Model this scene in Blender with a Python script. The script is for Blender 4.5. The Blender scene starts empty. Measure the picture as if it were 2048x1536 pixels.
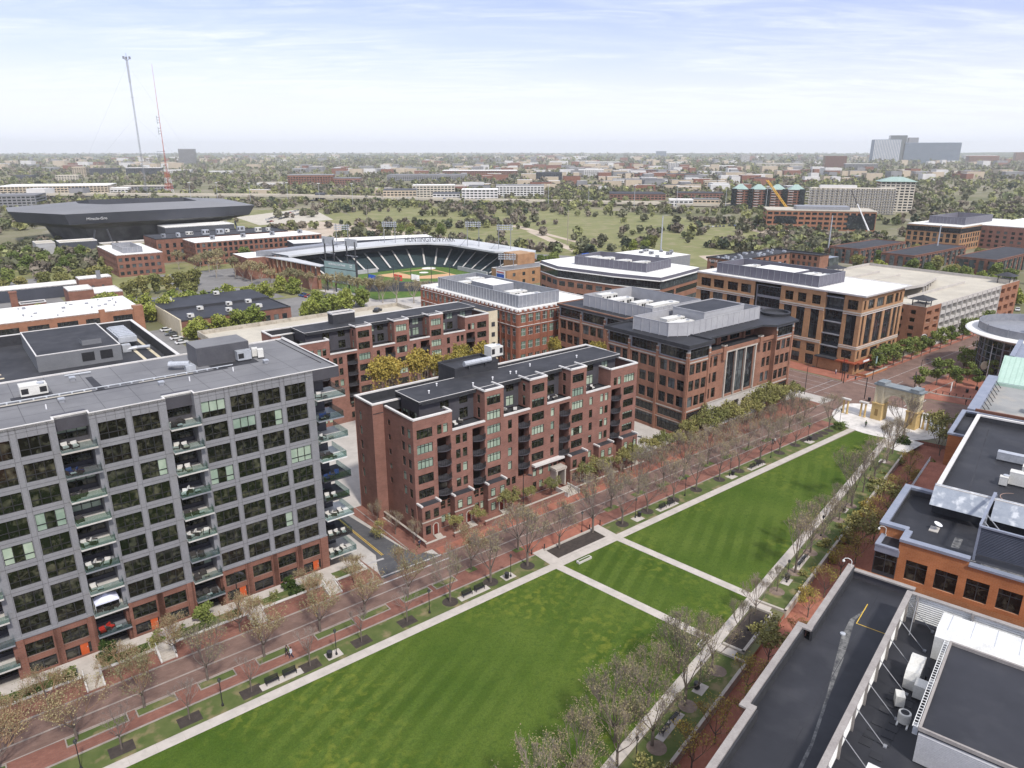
import bpy, math, random
import numpy as np
from mathutils import Vector, Matrix
R = math.radians
sc = bpy.context.scene
COL = sc.collection
# ---------------------------------------------------------------- camera, light, exposure
CAM_H = 66.0
cd = bpy.data.cameras.new('camera'); cam = bpy.data.objects.new('camera', cd); COL.objects.link(cam)
cam.location = (0, 0, CAM_H); cam.rotation_euler = (R(90 - 17.78), 0, 0)
cd.sensor_width = 36; cd.lens = 36 * 1450 / 2048; cd.clip_start = 1; cd.clip_end = 60000
sc.camera = cam
sc.view_settings.view_transform = 'Standard'; sc.view_settings.look = 'None'
sc.view_settings.gamma = 1; sc.view_settings.exposure = 0.55
SUN_AZ, SUN_EL = 152.0, 50.0      # degrees clockwise from the view direction (+Y), and above the horizon
sd = bpy.data.lights.new('sun', 'SUN'); so = bpy.data.objects.new('sun', sd); COL.objects.link(so)
sd.energy = 2.6; sd.angle = R(5); sd.color = (1, .95, .87)
sv = Vector((math.sin(R(SUN_AZ)) * math.cos(R(SUN_EL)), math.cos(R(SUN_AZ)) * math.cos(R(SUN_EL)), math.sin(R(SUN_EL))))
so.rotation_euler = sv.to_track_quat('Z', 'Y').to_euler(); so.location = (0, 0, 400)
W = bpy.data.worlds.new('World'); sc.world = W; W.use_nodes = True
nt = W.node_tree; nt.nodes.clear()
def N(t, k, **kw):
    n = t.nodes.new(k)
    for a, b in kw.items(): setattr(n, a, b)
    return n
def ramp(t, fac, stops):
    r = N(t, 'ShaderNodeValToRGB'); e = r.color_ramp.elements
    while len(e) < len(stops): e.new(.5)
    for q, (p, c) in zip(e, stops): q.position = p; q.color = tuple(c) + (1,) if len(c) == 3 else c
    t.links.new(fac, r.inputs[0]); return r.outputs[0]
def mixc(t, fac, a, b, mode='MIX'):
    m = N(t, 'ShaderNodeMix', data_type='RGBA', blend_type=mode)
    for k, v in ((0, fac), (6, a), (7, b)):
        if hasattr(v, 'links'): t.links.new(v, m.inputs[k])
        else: m.inputs[k].default_value = v if k == 0 else (tuple(v) + (1,))[:4]
    return m.outputs[2]
def maths(t, op, a, b=0., c=None):
    m = N(t, 'ShaderNodeMath', operation=op)
    for k, v in enumerate((a, b) if c is None else (a, b, c)):
        if hasattr(v, 'links'): t.links.new(v, m.inputs[k])
        else: m.inputs[k].default_value = v
    return m.outputs[0]
sky = N(nt, 'ShaderNodeTexSky', sky_type='NISHITA'); sky.sun_disc = False
sky.sun_elevation = R(SUN_EL); sky.sun_rotation = R(SUN_AZ); sky.air_density = 1.0; sky.dust_density = .8; sky.ozone_density = 2.2
tcw = N(nt, 'ShaderNodeTexCoord'); sx = N(nt, 'ShaderNodeSeparateXYZ'); nt.links.new(tcw.outputs['Generated'], sx.inputs[0])
zc = maths(nt, 'ADD', maths(nt, 'MAXIMUM', sx.outputs[2], 0.), .10)
cx = N(nt, 'ShaderNodeCombineXYZ')
nt.links.new(maths(nt, 'DIVIDE', sx.outputs[0], zc), cx.inputs[0]); nt.links.new(maths(nt, 'DIVIDE', sx.outputs[1], zc), cx.inputs[1])
def wnoise(scale, stretch, rot, detail, rough, dist, off):
    mp = N(nt, 'ShaderNodeMapping'); mp.inputs['Scale'].default_value = stretch; mp.inputs['Rotation'].default_value = (0, 0, R(rot)); mp.inputs['Location'].default_value = off
    nt.links.new(cx.outputs[0], mp.inputs[0])
    n = N(nt, 'ShaderNodeTexNoise'); n.inputs['Scale'].default_value = scale; n.inputs['Detail'].default_value = detail
    n.inputs['Roughness'].default_value = rough; n.inputs['Distortion'].default_value = dist
    nt.links.new(mp.outputs[0], n.inputs[0]); return n.outputs[0]
n1 = wnoise(1.1, (.55, 1.3, 1), 18, 9, .60, .9, (3.1, .4, 0))      # broad veils
n2 = wnoise(3.0, (.5, 1.6, 1), -24, 10, .66, 1.4, (7.7, 2.2, 0))    # wisps
cl = maths(nt, 'MULTIPLY', ramp(nt, n1, [(.36, (0, 0, 0)), (.74, (1, 1, 1))]), ramp(nt, n2, [(.36, (.05,) * 3), (.66, (1, 1, 1))]))
hzn_fill = ramp(nt, sx.outputs[2], [(0, (.98,) * 3), (.045, (.74,) * 3), (.11, (.26,) * 3), (.19, (.04,) * 3), (.42, (.5,) * 3), (.9, (.6,) * 3)])  # pale horizon; unseen upper dome also whitened to neutralise blue ambient light
veil = maths(nt, 'MINIMUM', maths(nt, 'ADD', maths(nt, 'MULTIPLY', cl, .95), hzn_fill), .93)
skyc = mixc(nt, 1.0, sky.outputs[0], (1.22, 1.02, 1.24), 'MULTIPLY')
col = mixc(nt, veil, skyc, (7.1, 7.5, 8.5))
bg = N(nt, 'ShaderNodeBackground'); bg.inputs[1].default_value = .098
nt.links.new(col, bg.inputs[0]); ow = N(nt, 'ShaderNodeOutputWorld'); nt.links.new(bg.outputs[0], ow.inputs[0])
# ---------------------------------------------------------------- helpers
TA, TB = R(38.8), R(50.9)            # the two street grids: north row of buildings, and the row right of the lawn
FR = {'A': TA, 'B': TB, 'W': 0.0}
def W2(fr, u, v):
    a = FR[fr]; return (u * math.cos(a) - v * math.sin(a), u * math.sin(a) + v * math.cos(a))
ORD = ['first', 'second', 'third', 'fourth', 'fifth', 'sixth', 'seventh', 'eighth', 'ninth', 'tenth', 'eleventh', 'twelfth', 'thirteenth', 'fourteenth', 'fifteenth', 'sixteenth', 'seventeenth', 'eighteenth', 'nineteenth', 'twentieth']
ORD += ['twenty-' + o for o in ORD[:9]] + ['thirtieth'] + ['thirty-' + o for o in ORD[:9]] + ['fortieth'] + ['forty-' + o for o in ORD[:9]] + ['fiftieth']
ORG = {}
def tag(o, label=None, cat=None, group=None, kind=None):
    for k, v in (('label', label), ('category', cat), ('group', group), ('kind', kind)):
        if v: o[k] = v
    return o
def thing(name, label, cat, u=0, v=0, z=0, fr='A', group=None, rz=0):
    o = bpy.data.objects.new(name, None); o.empty_display_size = .5; COL.objects.link(o)
    x, y = W2(fr, u, v); o.location = (x, y, z); o.rotation_euler = (0, 0, FR[fr] + rz)
    ORG[o.name] = (u, v, z); return tag(o, label, cat, group)
def dup(root, loc=None, rz=None, s=None, label=None, group=None):
    r = root.copy(); COL.objects.link(r)
    if loc is not None: r.location = loc
    if rz is not None: r.rotation_euler = (0, 0, rz)
    if s is not None: r.scale = s if hasattr(s, '__len__') else (s, s, s)
    if label: r['label'] = label
    if group: r['group'] = group
    for ch in root.children:
        c = ch.copy(); COL.objects.link(c); c.parent = r
        for g in ch.children:
            d = g.copy(); COL.objects.link(d); d.parent = c
    return r
class MB:
    def __init__(s): s.v = []; s.f = []; s.m = []
    def face(s, pts, mi=0):
        n = len(s.v); s.v += [tuple(p) for p in pts]; s.f.append(tuple(range(n, n + len(pts)))); s.m.append(mi)
    def box(s, x0, y0, z0, x1, y1, z1, mi=0, ti=None):
        n = len(s.v)
        s.v += [(x0, y0, z0), (x1, y0, z0), (x1, y1, z0), (x0, y1, z0), (x0, y0, z1), (x1, y0, z1), (x1, y1, z1), (x0, y1, z1)]
        for k, q in enumerate(((0, 3, 2, 1), (4, 5, 6, 7), (0, 1, 5, 4), (1, 2, 6, 5), (2, 3, 7, 6), (3, 0, 4, 7))):
            s.f.append(tuple(n + i for i in q)); s.m.append(ti if (ti is not None and k == 1) else mi)
        return s
    def prism(s, poly, z0, z1, mi=0, ti=None, bottom=True):
        n = len(s.v); k = len(poly)
        s.v += [(p[0], p[1], z0) for p in poly] + [(p[0], p[1], z1) for p in poly]
        for i in range(k):
            j = (i + 1) % k; s.f.append((n + i, n + j, n + k + j, n + k + i)); s.m.append(mi)
        s.f.append(tuple(n + k + i for i in range(k))); s.m.append(mi if ti is None else ti)
        if bottom: s.f.append(tuple(n + i for i in reversed(range(k)))); s.m.append(mi)
        return s
    def ring(s, poly, w, z0, z1, mi=0):
        """a parapet of width w just inside a CCW rectangle-like polygon"""
        k = len(poly); inn = []
        for i in range(k):
            p0, p, p1 = Vector(poly[i - 1]), Vector(poly[i]), Vector(poly[(i + 1) % k])
            a = (p - p0).normalized(); b = (p1 - p).normalized()
            na = Vector((-a.y, a.x)); nb = Vector((-b.y, b.x)); h = (na + nb); h = h / max(.2, h.dot(na))
            inn.append(p + h * w)
        for i in range(k):
            j = (i + 1) % k; A, B_, C, D = poly[i], poly[j], inn[j], inn[i]
            n = len(s.v)
            s.v += [(q[0], q[1], z) for z in (z0, z1) for q in (A, B_, C, D)]
            for q in ((0, 1, 5, 4), (2, 3, 7, 6), (4, 5, 6, 7)): s.f.append(tuple(n + t for t in q)); s.m.append(mi)
        return s
    def tube(s, p, q, r, n=6, r2=None, mi=0, caps=True):
        p, q = Vector(p), Vector(q); d = (q - p)
        if d.length < 1e-6: return s
        d.normalize(); a = d.orthogonal().normalized(); b = d.cross(a); r2 = r if r2 is None else r2; o = len(s.v)
        for c, rr in ((p, r), (q, r2)):
            for i in range(n):
                t = 2 * math.pi * i / n; s.v.append(tuple(c + (a * math.cos(t) + b * math.sin(t)) * rr))
        for i in range(n):
            j = (i + 1) % n; s.f.append((o + i, o + j, o + n + j, o + n + i)); s.m.append(mi)
        if caps:
            s.f.append(tuple(o + i for i in reversed(range(n)))); s.m.append(mi); s.f.append(tuple(o + n + i for i in range(n))); s.m.append(mi)
        return s
    def lathe(s, prof, n=16, mi=0, c=(0, 0)):
        o = len(s.v)
        for r, z in prof:
            for i in range(n):
                t = 2 * math.pi * i / n; s.v.append((c[0] + r * math.cos(t), c[1] + r * math.sin(t), z))
        for a in range(len(prof) - 1):
            for i in range(n):
                j = (i + 1) % n; s.f.append((o + a * n + i, o + a * n + j, o + (a + 1) * n + j, o + (a + 1) * n + i)); s.m.append(mi)
        s.f.append(tuple(o + i for i in reversed(range(n)))); s.m.append(mi)
        s.f.append(tuple(o + (len(prof) - 1) * n + i for i in range(n))); s.m.append(mi)
        return s
    def mesh(s, name, mats, off=(0, 0, 0), smooth=False):
        me = bpy.data.meshes.new(name)
        me.from_pydata([(x - off[0], y - off[1], z - off[2]) for x, y, z in s.v], [], s.f)
        for m in (mats if isinstance(mats, (list, tuple)) else [mats]): me.materials.append(m)
        me.polygons.foreach_set('material_index', s.m)
        if smooth: me.polygons.foreach_set('use_smooth', [True] * len(s.f))
        me.update(); return me
    def obj(s, name, mats, parent=None, off=None, smooth=False):
        if off is None: off = ORG.get(parent.name, (0, 0, 0)) if parent else (0, 0, 0)
        o = bpy.data.objects.new(name, s.mesh(name, mats, off, smooth)); COL.objects.link(o); o.parent = parent; return o
def part(name, me, parent, loc=(0, 0, 0), rz=0):
    o = bpy.data.objects.new(name, me); COL.objects.link(o); o.parent = parent; o.location = loc; o.rotation_euler = (0, 0, rz); return o
# ---------------------------------------------------------------- materials
def mat(name, c1, c2=None, s=.5, rough=.85, metal=0, spec=.3, c3=None, s3=6., a3=.35, lo=.35, hi=.65, stretch=(1, 1, 1), detail=4, rnd=0.):
    m = bpy.data.materials.new(name); m.use_nodes = True; t = m.node_tree; b = t.nodes['Principled BSDF']
    b.inputs['Roughness'].default_value = rough; b.inputs['Metallic'].default_value = metal; b.inputs['Specular IOR Level'].default_value = spec
    if c2 is None: c2 = tuple(x * .82 for x in c1)
    tc = N(t, 'ShaderNodeTexCoord'); mp = N(t, 'ShaderNodeMapping'); mp.inputs['Scale'].default_value = stretch; t.links.new(tc.outputs['Object'], mp.inputs[0])
    n = N(t, 'ShaderNodeTexNoise'); n.inputs['Scale'].default_value = s; n.inputs['Detail'].default_value = detail; n.inputs['Roughness'].default_value = .6
    t.links.new(mp.outputs[0], n.inputs[0])
    c = ramp(t, n.outputs[0], [(lo, c1), (hi, c2)])
    n3 = N(t, 'ShaderNodeTexNoise'); n3.inputs['Scale'].default_value = s3; n3.inputs['Detail'].default_value = 3; t.links.new(mp.outputs[0], n3.inputs[0])
    if c3: c = mixc(t, ramp(t, n3.outputs[0], [(.52, (0, 0, 0)), (.68, (a3,) * 3)]), c, c3)
    else: c = mixc(t, 1.0, c, ramp(t, n3.outputs[0], [(.3, (.9,) * 3), (.7, (1.08,) * 3)]), 'MULTIPLY')
    if rnd:
        oi = N(t, 'ShaderNodeObjectInfo'); c = mixc(t, 1.0, c, ramp(t, oi.outputs['Random'], [(0, (1 - rnd,) * 3), (1, (1 + rnd,) * 3)]), 'MULTIPLY')
    t.links.new(c, b.inputs['Base Color']); return m
def brick(name, c1, c2, mortar, bw=.6, bh=.2, s=1., vert=True, rough=.9):
    """courses of bricks; vert: courses stacked in Z on a wall, else laid flat"""
    m = bpy.data.materials.new(name); m.use_nodes = True; t = m.node_tree; b = t.nodes['Principled BSDF']; b.inputs['Roughness'].default_value = rough; b.inputs['Specular IOR Level'].default_value = .2
    tc = N(t, 'ShaderNodeTexCoord'); v = tc.outputs['Object']
    if vert:
        s3 = N(t, 'ShaderNodeSeparateXYZ'); t.links.new(v, s3.inputs[0]); cb = N(t, 'ShaderNodeCombineXYZ')
        t.links.new(maths(t, 'ADD', s3.outputs[0], s3.outputs[1]), cb.inputs[0]); t.links.new(s3.outputs[2], cb.inputs[1]); v = cb.outputs[0]
    bt = N(t, 'ShaderNodeTexBrick'); t.links.new(v, bt.inputs[0])
    bt.inputs['Scale'].default_value = s; bt.inputs['Brick Width'].default_value = bw; bt.inputs['Row Height'].default_value = bh; bt.inputs['Mortar Size'].default_value = .018
    bt.inputs['Color1'].default_value = (*c1, 1); bt.inputs['Color2'].default_value = (*c2, 1); bt.inputs['Mortar'].default_value = (*mortar, 1)
    n = N(t, 'ShaderNodeTexNoise'); n.inputs['Scale'].default_value = .35; n.inputs['Detail'].default_value = 6; t.links.new(tc.outputs['Object'], n.inputs[0])
    c = mixc(t, 1.0, bt.outputs[0], ramp(t, n.outputs[0], [(.3, (.82, .80, .80)), (.7, (1.16, 1.14, 1.12))]), 'MULTIPLY')
    t.links.new(c, b.inputs['Base Color']); return m
def glass(name, c1, c2, s=.9, rough=.06, lo=.5, hi=.72, spec=.6):
    m = bpy.data.materials.new(name); m.use_nodes = True; t = m.node_tree; b = t.nodes['Principled BSDF']; b.inputs['Roughness'].default_value = rough; b.inputs['Specular IOR Level'].default_value = spec
    tc = N(t, 'ShaderNodeTexCoord'); oi = N(t, 'ShaderNodeObjectInfo')
    ad = N(t, 'ShaderNodeVectorMath', operation='ADD'); t.links.new(tc.outputs['Object'], ad.inputs[0])
    sc_ = N(t, 'ShaderNodeVectorMath', operation='SCALE'); cb = N(t, 'ShaderNodeCombineXYZ')
    for i in range(3): t.links.new(oi.outputs['Random'], cb.inputs[i])
    t.links.new(cb.outputs[0], sc_.inputs[0]); sc_.inputs['Scale'].default_value = 57.; t.links.new(sc_.outputs[0], ad.inputs[1])
    n = N(t, 'ShaderNodeTexNoise'); n.inputs['Scale'].default_value = s; n.inputs['Detail'].default_value = 3; n.inputs['Distortion'].default_value = .6; t.links.new(ad.outputs[0], n.inputs[0])
    c = ramp(t, n.outputs[0], [(lo, c1), (hi, c2)])
    c = mixc(t, 1.0, c, ramp(t, oi.outputs['Random'], [(0, (.75, .8, .8)), (1, (1.25, 1.2, 1.15))]), 'MULTIPLY')
    t.links.new(c, b.inputs['Base Color']); return m
def leafmat(name, cols, objrnd=.25):
    m = bpy.data.materials.new(name); m.use_nodes = True; t = m.node_tree; b = t.nodes['Principled BSDF']; b.inputs['Roughness'].default_value = .75; b.inputs['Specular IOR Level'].default_value = .15
    g = N(t, 'ShaderNodeNewGeometry'); k = len(cols)
    c = ramp(t, g.outputs['Random Per Island'], [(i / max(1, k - 1), q) for i, q in enumerate(cols)])
    oi = N(t, 'ShaderNodeObjectInfo')
    c = mixc(t, 1.0, c, ramp(t, oi.outputs['Random'], [(0, (1 - objrnd, 1 - objrnd * .8, 1 - objrnd)), (1, (1 + objrnd, 1 + objrnd * .6, 1 + objrnd * .4))]), 'MULTIPLY')
    t.links.new(c, b.inputs['Base Color']); return m
K = {}
def mk(n, *a, **k): K[n] = mat(n, *a, **k)
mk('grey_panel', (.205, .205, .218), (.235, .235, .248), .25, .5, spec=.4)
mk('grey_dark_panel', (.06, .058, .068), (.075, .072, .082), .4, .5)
mk('joint', (.03, .03, .035))
mk('roof_grey', (.15, .15, .158), (.19, .19, .196), .14, .8, c3=(.22, .22, .225), s3=.5, a3=.25)
mk('roof_dark', (.026, .027, .032), (.045, .046, .053), .2, .75, c3=(.075, .075, .08), s3=.45, a3=.35)
mk('roof_black', (.020, .021, .026), (.034, .035, .042), .12, .6, c3=(.06, .06, .065), s3=.35, a3=.3)
mk('roof_white', (.78, .77, .74), (.70, .69, .66), .2, .7, c3=(.52, .50, .46), s3=.25, a3=.35)
mk('roof_tan', (.50, .46, .38), (.42, .385, .32), .12, .9, c3=(.33, .31, .27), s3=.5, a3=.3)
mk('coping', (.66, .64, .61), (.56, .54, .52), .6, .6)
mk('coping_blue', (.20, .225, .285), (.25, .27, .33), .6, .45, spec=.5)
mk('coping_stone', (.27, .245, .23), (.33, .305, .285), .7, .8)
mk('charcoal', (.032, .033, .038), (.045, .046, .052), 1., .7)
mk('black_metal', (.018, .018, .02), (.026, .026, .028), 2., .5, spec=.4)
mk('grey_metal', (.20, .21, .235), (.26, .265, .285), .8, .45, spec=.5)
mk('screen_light', (.36, .36, .375), (.42, .42, .43), .4, .5, spec=.4)
mk('screen_purple', (.115, .112, .14), (.14, .137, .165), .4, .5)
mk('white_metal', (.72, .72, .70), (.60, .60, .58), .7, .5)
mk('galv', (.42, .44, .47), (.52, .54, .57), 1.2, .35, metal=.3)
mk('concrete', (.40, .375, .345), (.47, .44, .405), .35, .9, c3=(.30, .28, .26), s3=1.5, a3=.35)
mk('path_concrete', (.42, .385, .345), (.50, .455, .41), .5, .9, c3=(.32, .29, .26), s3=1.2, a3=.3)
mk('plaza_stone', (.66, .63, .60), (.54, .52, .49), .35, .9, c3=(.38, .36, .34), s3=.7, a3=.4)
mk('stone', (.38, .345, .30), (.45, .41, .36), .8, .85)
mk('limestone', (.55, .53, .50), (.47, .45, .42), .7, .85)
mk('asphalt', (.075, .076, .082), (.098, .098, .104), .3, .9, c3=(.13, .13, .13), s3=1.2, a3=.3)
mk('asphalt_old', (.17, .165, .16), (.22, .212, .205), .08, .95, c3=(.12, .12, .12), s3=.4, a3=.35)
mk('dirt', (.40, .325, .25), (.50, .42, .335), .03, .95, c3=(.26, .24, .15), s3=.09, a3=.45)
mk('mulch', (.042, .034, .030), (.062, .05, .043), 1.2, .95)
mk('gutter', (.27, .225, .20), (.33, .28, .25))
mk('kerb_dark', (.25, .215, .19), (.32, .28, .25))
mk('roof_ballpark', (.52, .53, .54), (.44, .45, .46), .1, .7)
mk('yellow_paint', (.62, .42, .06), (.55, .36, .05), 2., .7)
mk('white_paint', (.46, .45, .44), (.36, .34, .33), 1.5, .7)
mk('grass', (.055, .118, .020), (.085, .150, .026), .35, .95, c3=(.20, .19, .06), s3=.55, a3=.55)
mk('strip_grass', (.065, .095, .024), (.105, .125, .04), .4, .95, c3=(.24, .185, .105), s3=.45, a3=.8)
mk('field_grass', (.155, .165, .06), (.215, .21, .09), .035, .95, c3=(.30, .25, .16), s3=.1, a3=.6)
mk('bush_leaf', (.05, .085, .018), (.09, .125, .03), 2.5, .9)
mk('bark', (.115, .092, .078), (.165, .138, .118), 2., .9)
mk('bark_pale', (.27, .235, .19), (.35, .31, .255), 2., .9)
mk('twig', (.205, .165, .145), (.27, .22, .195), 1., .9, rnd=.18)
mk('twig_rust', (.25, .155, .095), (.31, .20, .12), 1., .9, rnd=.2)
mk('orange_door', (.50, .10, .03), (.45, .085, .025), 1., .5)
mk('red_door', (.17, .03, .02)); mk('red_sign', (.60, .04, .03))
mk('tan_wall', (.52, .455, .325), (.60, .53, .39), .5, .85)
mk('cream', (.60, .55, .46), (.52, .475, .40), .1, .85)
mk('white_wall', (.72, .71, .69), (.64, .63, .61), .1, .8)
mk('teal_roof', (.26, .36, .32), (.33, .43, .385), .4, .5)
mk('green_metal', (.36, .50, .42), (.42, .56, .48), .5, .45)
mk('dark_blue', (.045, .05, .065), (.06, .065, .082), .1, .6)
mk('louver', (.035, .042, .065), (.05, .058, .085), .5, .4, spec=.5)
mk('galv_blue', (.24, .27, .32), (.31, .34, .385), .8, .4, spec=.5, c3=(.62, .64, .66), s3=.9, a3=.75)
mk('stand_seat', (.028, .048, .055), (.04, .062, .07), 1.5, .7)
mk('infield', (.50, .30, .16), (.56, .35, .20), .3, .95)
mk('score_screen', (.24, .34, .33), (.30, .41, .39), .3, .4)
mk('skin', (.55, .36, .27)); mk('sign_blue', (.03, .10, .45)); mk('sign_red', (.55, .03, .03)); mk('white', (.78, .78, .78)); mk('crane_yellow', (.62, .36, .06))
mk('tower_red', (.48, .09, .06)); mk('tent', (.72, .74, .86), (.62, .64, .78), 1.)
mk('rattan', (.055, .05, .048)); mk('cushion', (.62, .60, .56)); mk('red_fabric', (.40, .03, .02)); mk('blue_fabric', (.02, .045, .14))
mk('scuff', (.20, .198, .19), (.055, .056, .06), 1.6, .8)
mk('mech_white', (.66, .65, .61), (.56, .55, .51), .6, .55)
mk('grey_conc_frame', (.50, .485, .455), (.42, .405, .38), .2, .9)
mk('water_blue', (.13, .30, .50))
K['brick_red'] = brick('brick_red', (.225, .100, .072), (.180, .078, .056), (.21, .145, .12))
K['brick_brown'] = brick('brick_brown', (.245, .118, .092), (.200, .095, .073), (.25, .17, .145))
K['brick_b4'] = brick('brick_b4', (.285, .137, .090), (.235, .110, .072), (.29, .20, .15))
K['brick_hall'] = brick('brick_hall', (.30, .140, .080), (.25, .115, .066), (.30, .19, .14))
K['brick_orange'] = brick('brick_orange', (.43, .168, .066), (.37, .14, .054), (.42, .22, .13))
K['brick_b8'] = brick('brick_b8', (.27, .103, .062), (.225, .085, .051), (.26, .15, .12))
K['brick_tan'] = brick('brick_tan', (.38, .215, .115), (.32, .18, .095), (.38, .25, .15))
K['brick_far'] = brick('brick_far', (.235, .115, .082), (.195, .093, .067), (.2, .13, .1), 1.2, .4)
K['pave_street'] = brick('pave_street', (.205, .135, .112), (.170, .109, .091), (.155, .112, .096), .5, .22, 1., False)
K['pave_walk'] = brick('pave_walk', (.245, .115, .086), (.20, .09, .068), (.17, .1, .085), .5, .22, 1., False)
K['pave_red'] = brick('pave_red', (.34, .135, .092), (.285, .108, .072), (.25, .13, .1), .5, .22, 1., False)
K['glass_dark'] = glass('glass_dark', (.008, .009, .009), (.075, .07, .055))
K['glass_room'] = glass('glass_room', (.007, .009, .006), (.095, .095, .065), 1.1, .06, .48, .80)
K['glass_blind'] = glass('glass_blind', (.27, .345, .275), (.35, .42, .34), .5, .25, .4, .6, .4)
K['glass_cool'] = glass('glass_cool', (.012, .016, .02), (.06, .075, .08), .6)
K['glass_green'] = glass('glass_green', (.05, .10, .075), (.12, .19, .14), .5, .12, .35, .65)
K['glass_grey'] = glass('glass_grey', (.05, .06, .065), (.11, .125, .13), .5, .1, .4, .6)
def rail_glass():
    m = bpy.data.materials.new('rail_glass'); m.use_nodes = True; t = m.node_tree; t.nodes.clear()
    o = N(t, 'ShaderNodeOutputMaterial'); mx = N(t, 'ShaderNodeMixShader'); tr = N(t, 'ShaderNodeBsdfTransparent'); gl = N(t, 'ShaderNodeBsdfGlossy')
    tr.inputs[0].default_value = (.72, .80, .80, 1); gl.inputs['Roughness'].default_value = .05; mx.inputs[0].default_value = .14
    t.links.new(tr.outputs[0], mx.inputs[1]); t.links.new(gl.outputs[0], mx.inputs[2]); t.links.new(mx.outputs[0], o.inputs[0]); return m
K['rail_glass'] = rail_glass()
K['leaf_spring'] = leafmat('leaf_spring', [(.16, .17, .03), (.25, .25, .05), (.19, .21, .05)])
K['leaf_yellow'] = leafmat('leaf_yellow', [(.30, .235, .055), (.38, .31, .08), (.25, .22, .06)])
K['leaf_green'] = leafmat('leaf_green', [(.10, .145, .036), (.15, .195, .055), (.20, .235, .085)])
K['leaf_bright'] = leafmat('leaf_bright', [(.155, .20, .04), (.225, .265, .06), (.275, .305, .095)])
K['leaf_olive'] = leafmat('leaf_olive', [(.155, .16, .055), (.21, .21, .075), (.26, .25, .105)])
K['leaf_dark'] = leafmat('leaf_dark', [(.022, .045, .012), (.04, .07, .018), (.06, .09, .022)])
K['leaf_bud'] = leafmat('leaf_bud', [(.25, .225, .12), (.31, .28, .155), (.20, .17, .12)])
K['far_leaf'] = None
def vcol_mat():
    m = bpy.data.materials.new('woods'); m.use_nodes = True; t = m.node_tree; b = t.nodes['Principled BSDF']; b.inputs['Roughness'].default_value = .9; b.inputs['Specular IOR Level'].default_value = .1
    a = N(t, 'ShaderNodeAttribute', attribute_name='tint'); t.links.new(a.outputs['Color'], b.inputs['Base Color']); return m
K['far_leaf'] = vcol_mat()
def lawn_mat():
    m = bpy.data.materials.new('lawn'); m.use_nodes = True; t = m.node_tree; b = t.nodes['Principled BSDF']; b.inputs['Roughness'].default_value = .95; b.inputs['Specular IOR Level'].default_value = .1
    tc = N(t, 'ShaderNodeTexCoord')
    def nz(s, d=5, st=(1, 1, 1), rot=0, dist=0):
        mp = N(t, 'ShaderNodeMapping'); mp.inputs['Scale'].default_value = st; mp.inputs['Rotation'].default_value = (0, 0, R(rot)); t.links.new(tc.outputs['Object'], mp.inputs[0])
        n = N(t, 'ShaderNodeTexNoise'); n.inputs['Scale'].default_value = s; n.inputs['Detail'].default_value = d; n.inputs['Distortion'].default_value = dist; t.links.new(mp.outputs[0], n.inputs[0]); return n.outputs[0]
    c = ramp(t, nz(.10, 6), [(.3, (.050, .088, .012)), (.7, (.080, .118, .020))])
    # mower stripes run 26 degrees off the long path
    mp = N(t, 'ShaderNodeMapping'); mp.inputs['Rotation'].default_value = (0, 0, R(-26)); t.links.new(tc.outputs['Object'], mp.inputs[0])
    wv = N(t, 'ShaderNodeTexWave', bands_direction='Y'); wv.inputs['Scale'].default_value = .115; wv.inputs['Distortion'].default_value = 1.4; wv.inputs['Detail'].default_value = 2; wv.inputs['Detail Scale'].default_value = .4
    t.links.new(mp.outputs[0], wv.inputs[0])
    st = mixc(t, ramp(t, nz(.045, 2), [(.42, (.15,) * 3), (.6, (1,) * 3)]), (1, 1, 1), ramp(t, wv.outputs[0], [(.3, (.80, .84, .76)), (.7, (1.12, 1.08, 1.16))]))
    c = mixc(t, 1.0, c, st, 'MULTIPLY')
    y = maths(t, 'MULTIPLY', ramp(t, nz(.055, 4), [(.46, (0,) * 3), (.64, (1,) * 3)]), ramp(t, nz(.8, 5, dist=.5), [(.48, (0,) * 3), (.66, (.9,) * 3)]))
    c = mixc(t, maths(t, 'MULTIPLY', y, .6), c, (.19, .205, .032))
    d = ramp(t, nz(1.5, 5), [(.52, (0,) * 3), (.74, (.55,) * 3)]); c = mixc(t, d, c, (.030, .066, .012))
    c = mixc(t, 1.0, c, ramp(t, nz(7., 2), [(.3, (.82,) * 3), (.7, (1.2,) * 3)]), 'MULTIPLY')
    t.links.new(c, b.inputs['Base Color']); return m
K['lawn'] = lawn_mat()
def terrain_mat():
    m = bpy.data.materials.new('terrain'); m.use_nodes = True; t = m.node_tree; b = t.nodes['Principled BSDF']; b.inputs['Roughness'].default_value = .95; b.inputs['Specular IOR Level'].default_value = .1
    tc = N(t, 'ShaderNodeTexCoord')
    def nz(s, d=5):
        n = N(t, 'ShaderNodeTexNoise'); n.inputs['Scale'].default_value = s; n.inputs['Detail'].default_value = d; t.links.new(tc.outputs['Object'], n.inputs[0]); return n.outputs[0]
    c = ramp(t, nz(.006, 8), [(.35, (.125, .13, .065)), (.5, (.175, .168, .10)), (.68, (.26, .23, .17))])
    c = mixc(t, ramp(t, nz(.035, 5), [(.56, (0,) * 3), (.66, (.7,) * 3)]), c, (.27, .25, .22))
    t.links.new(c, b.inputs['Base Color']); return m
K['terrain'] = terrain_mat()
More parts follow.
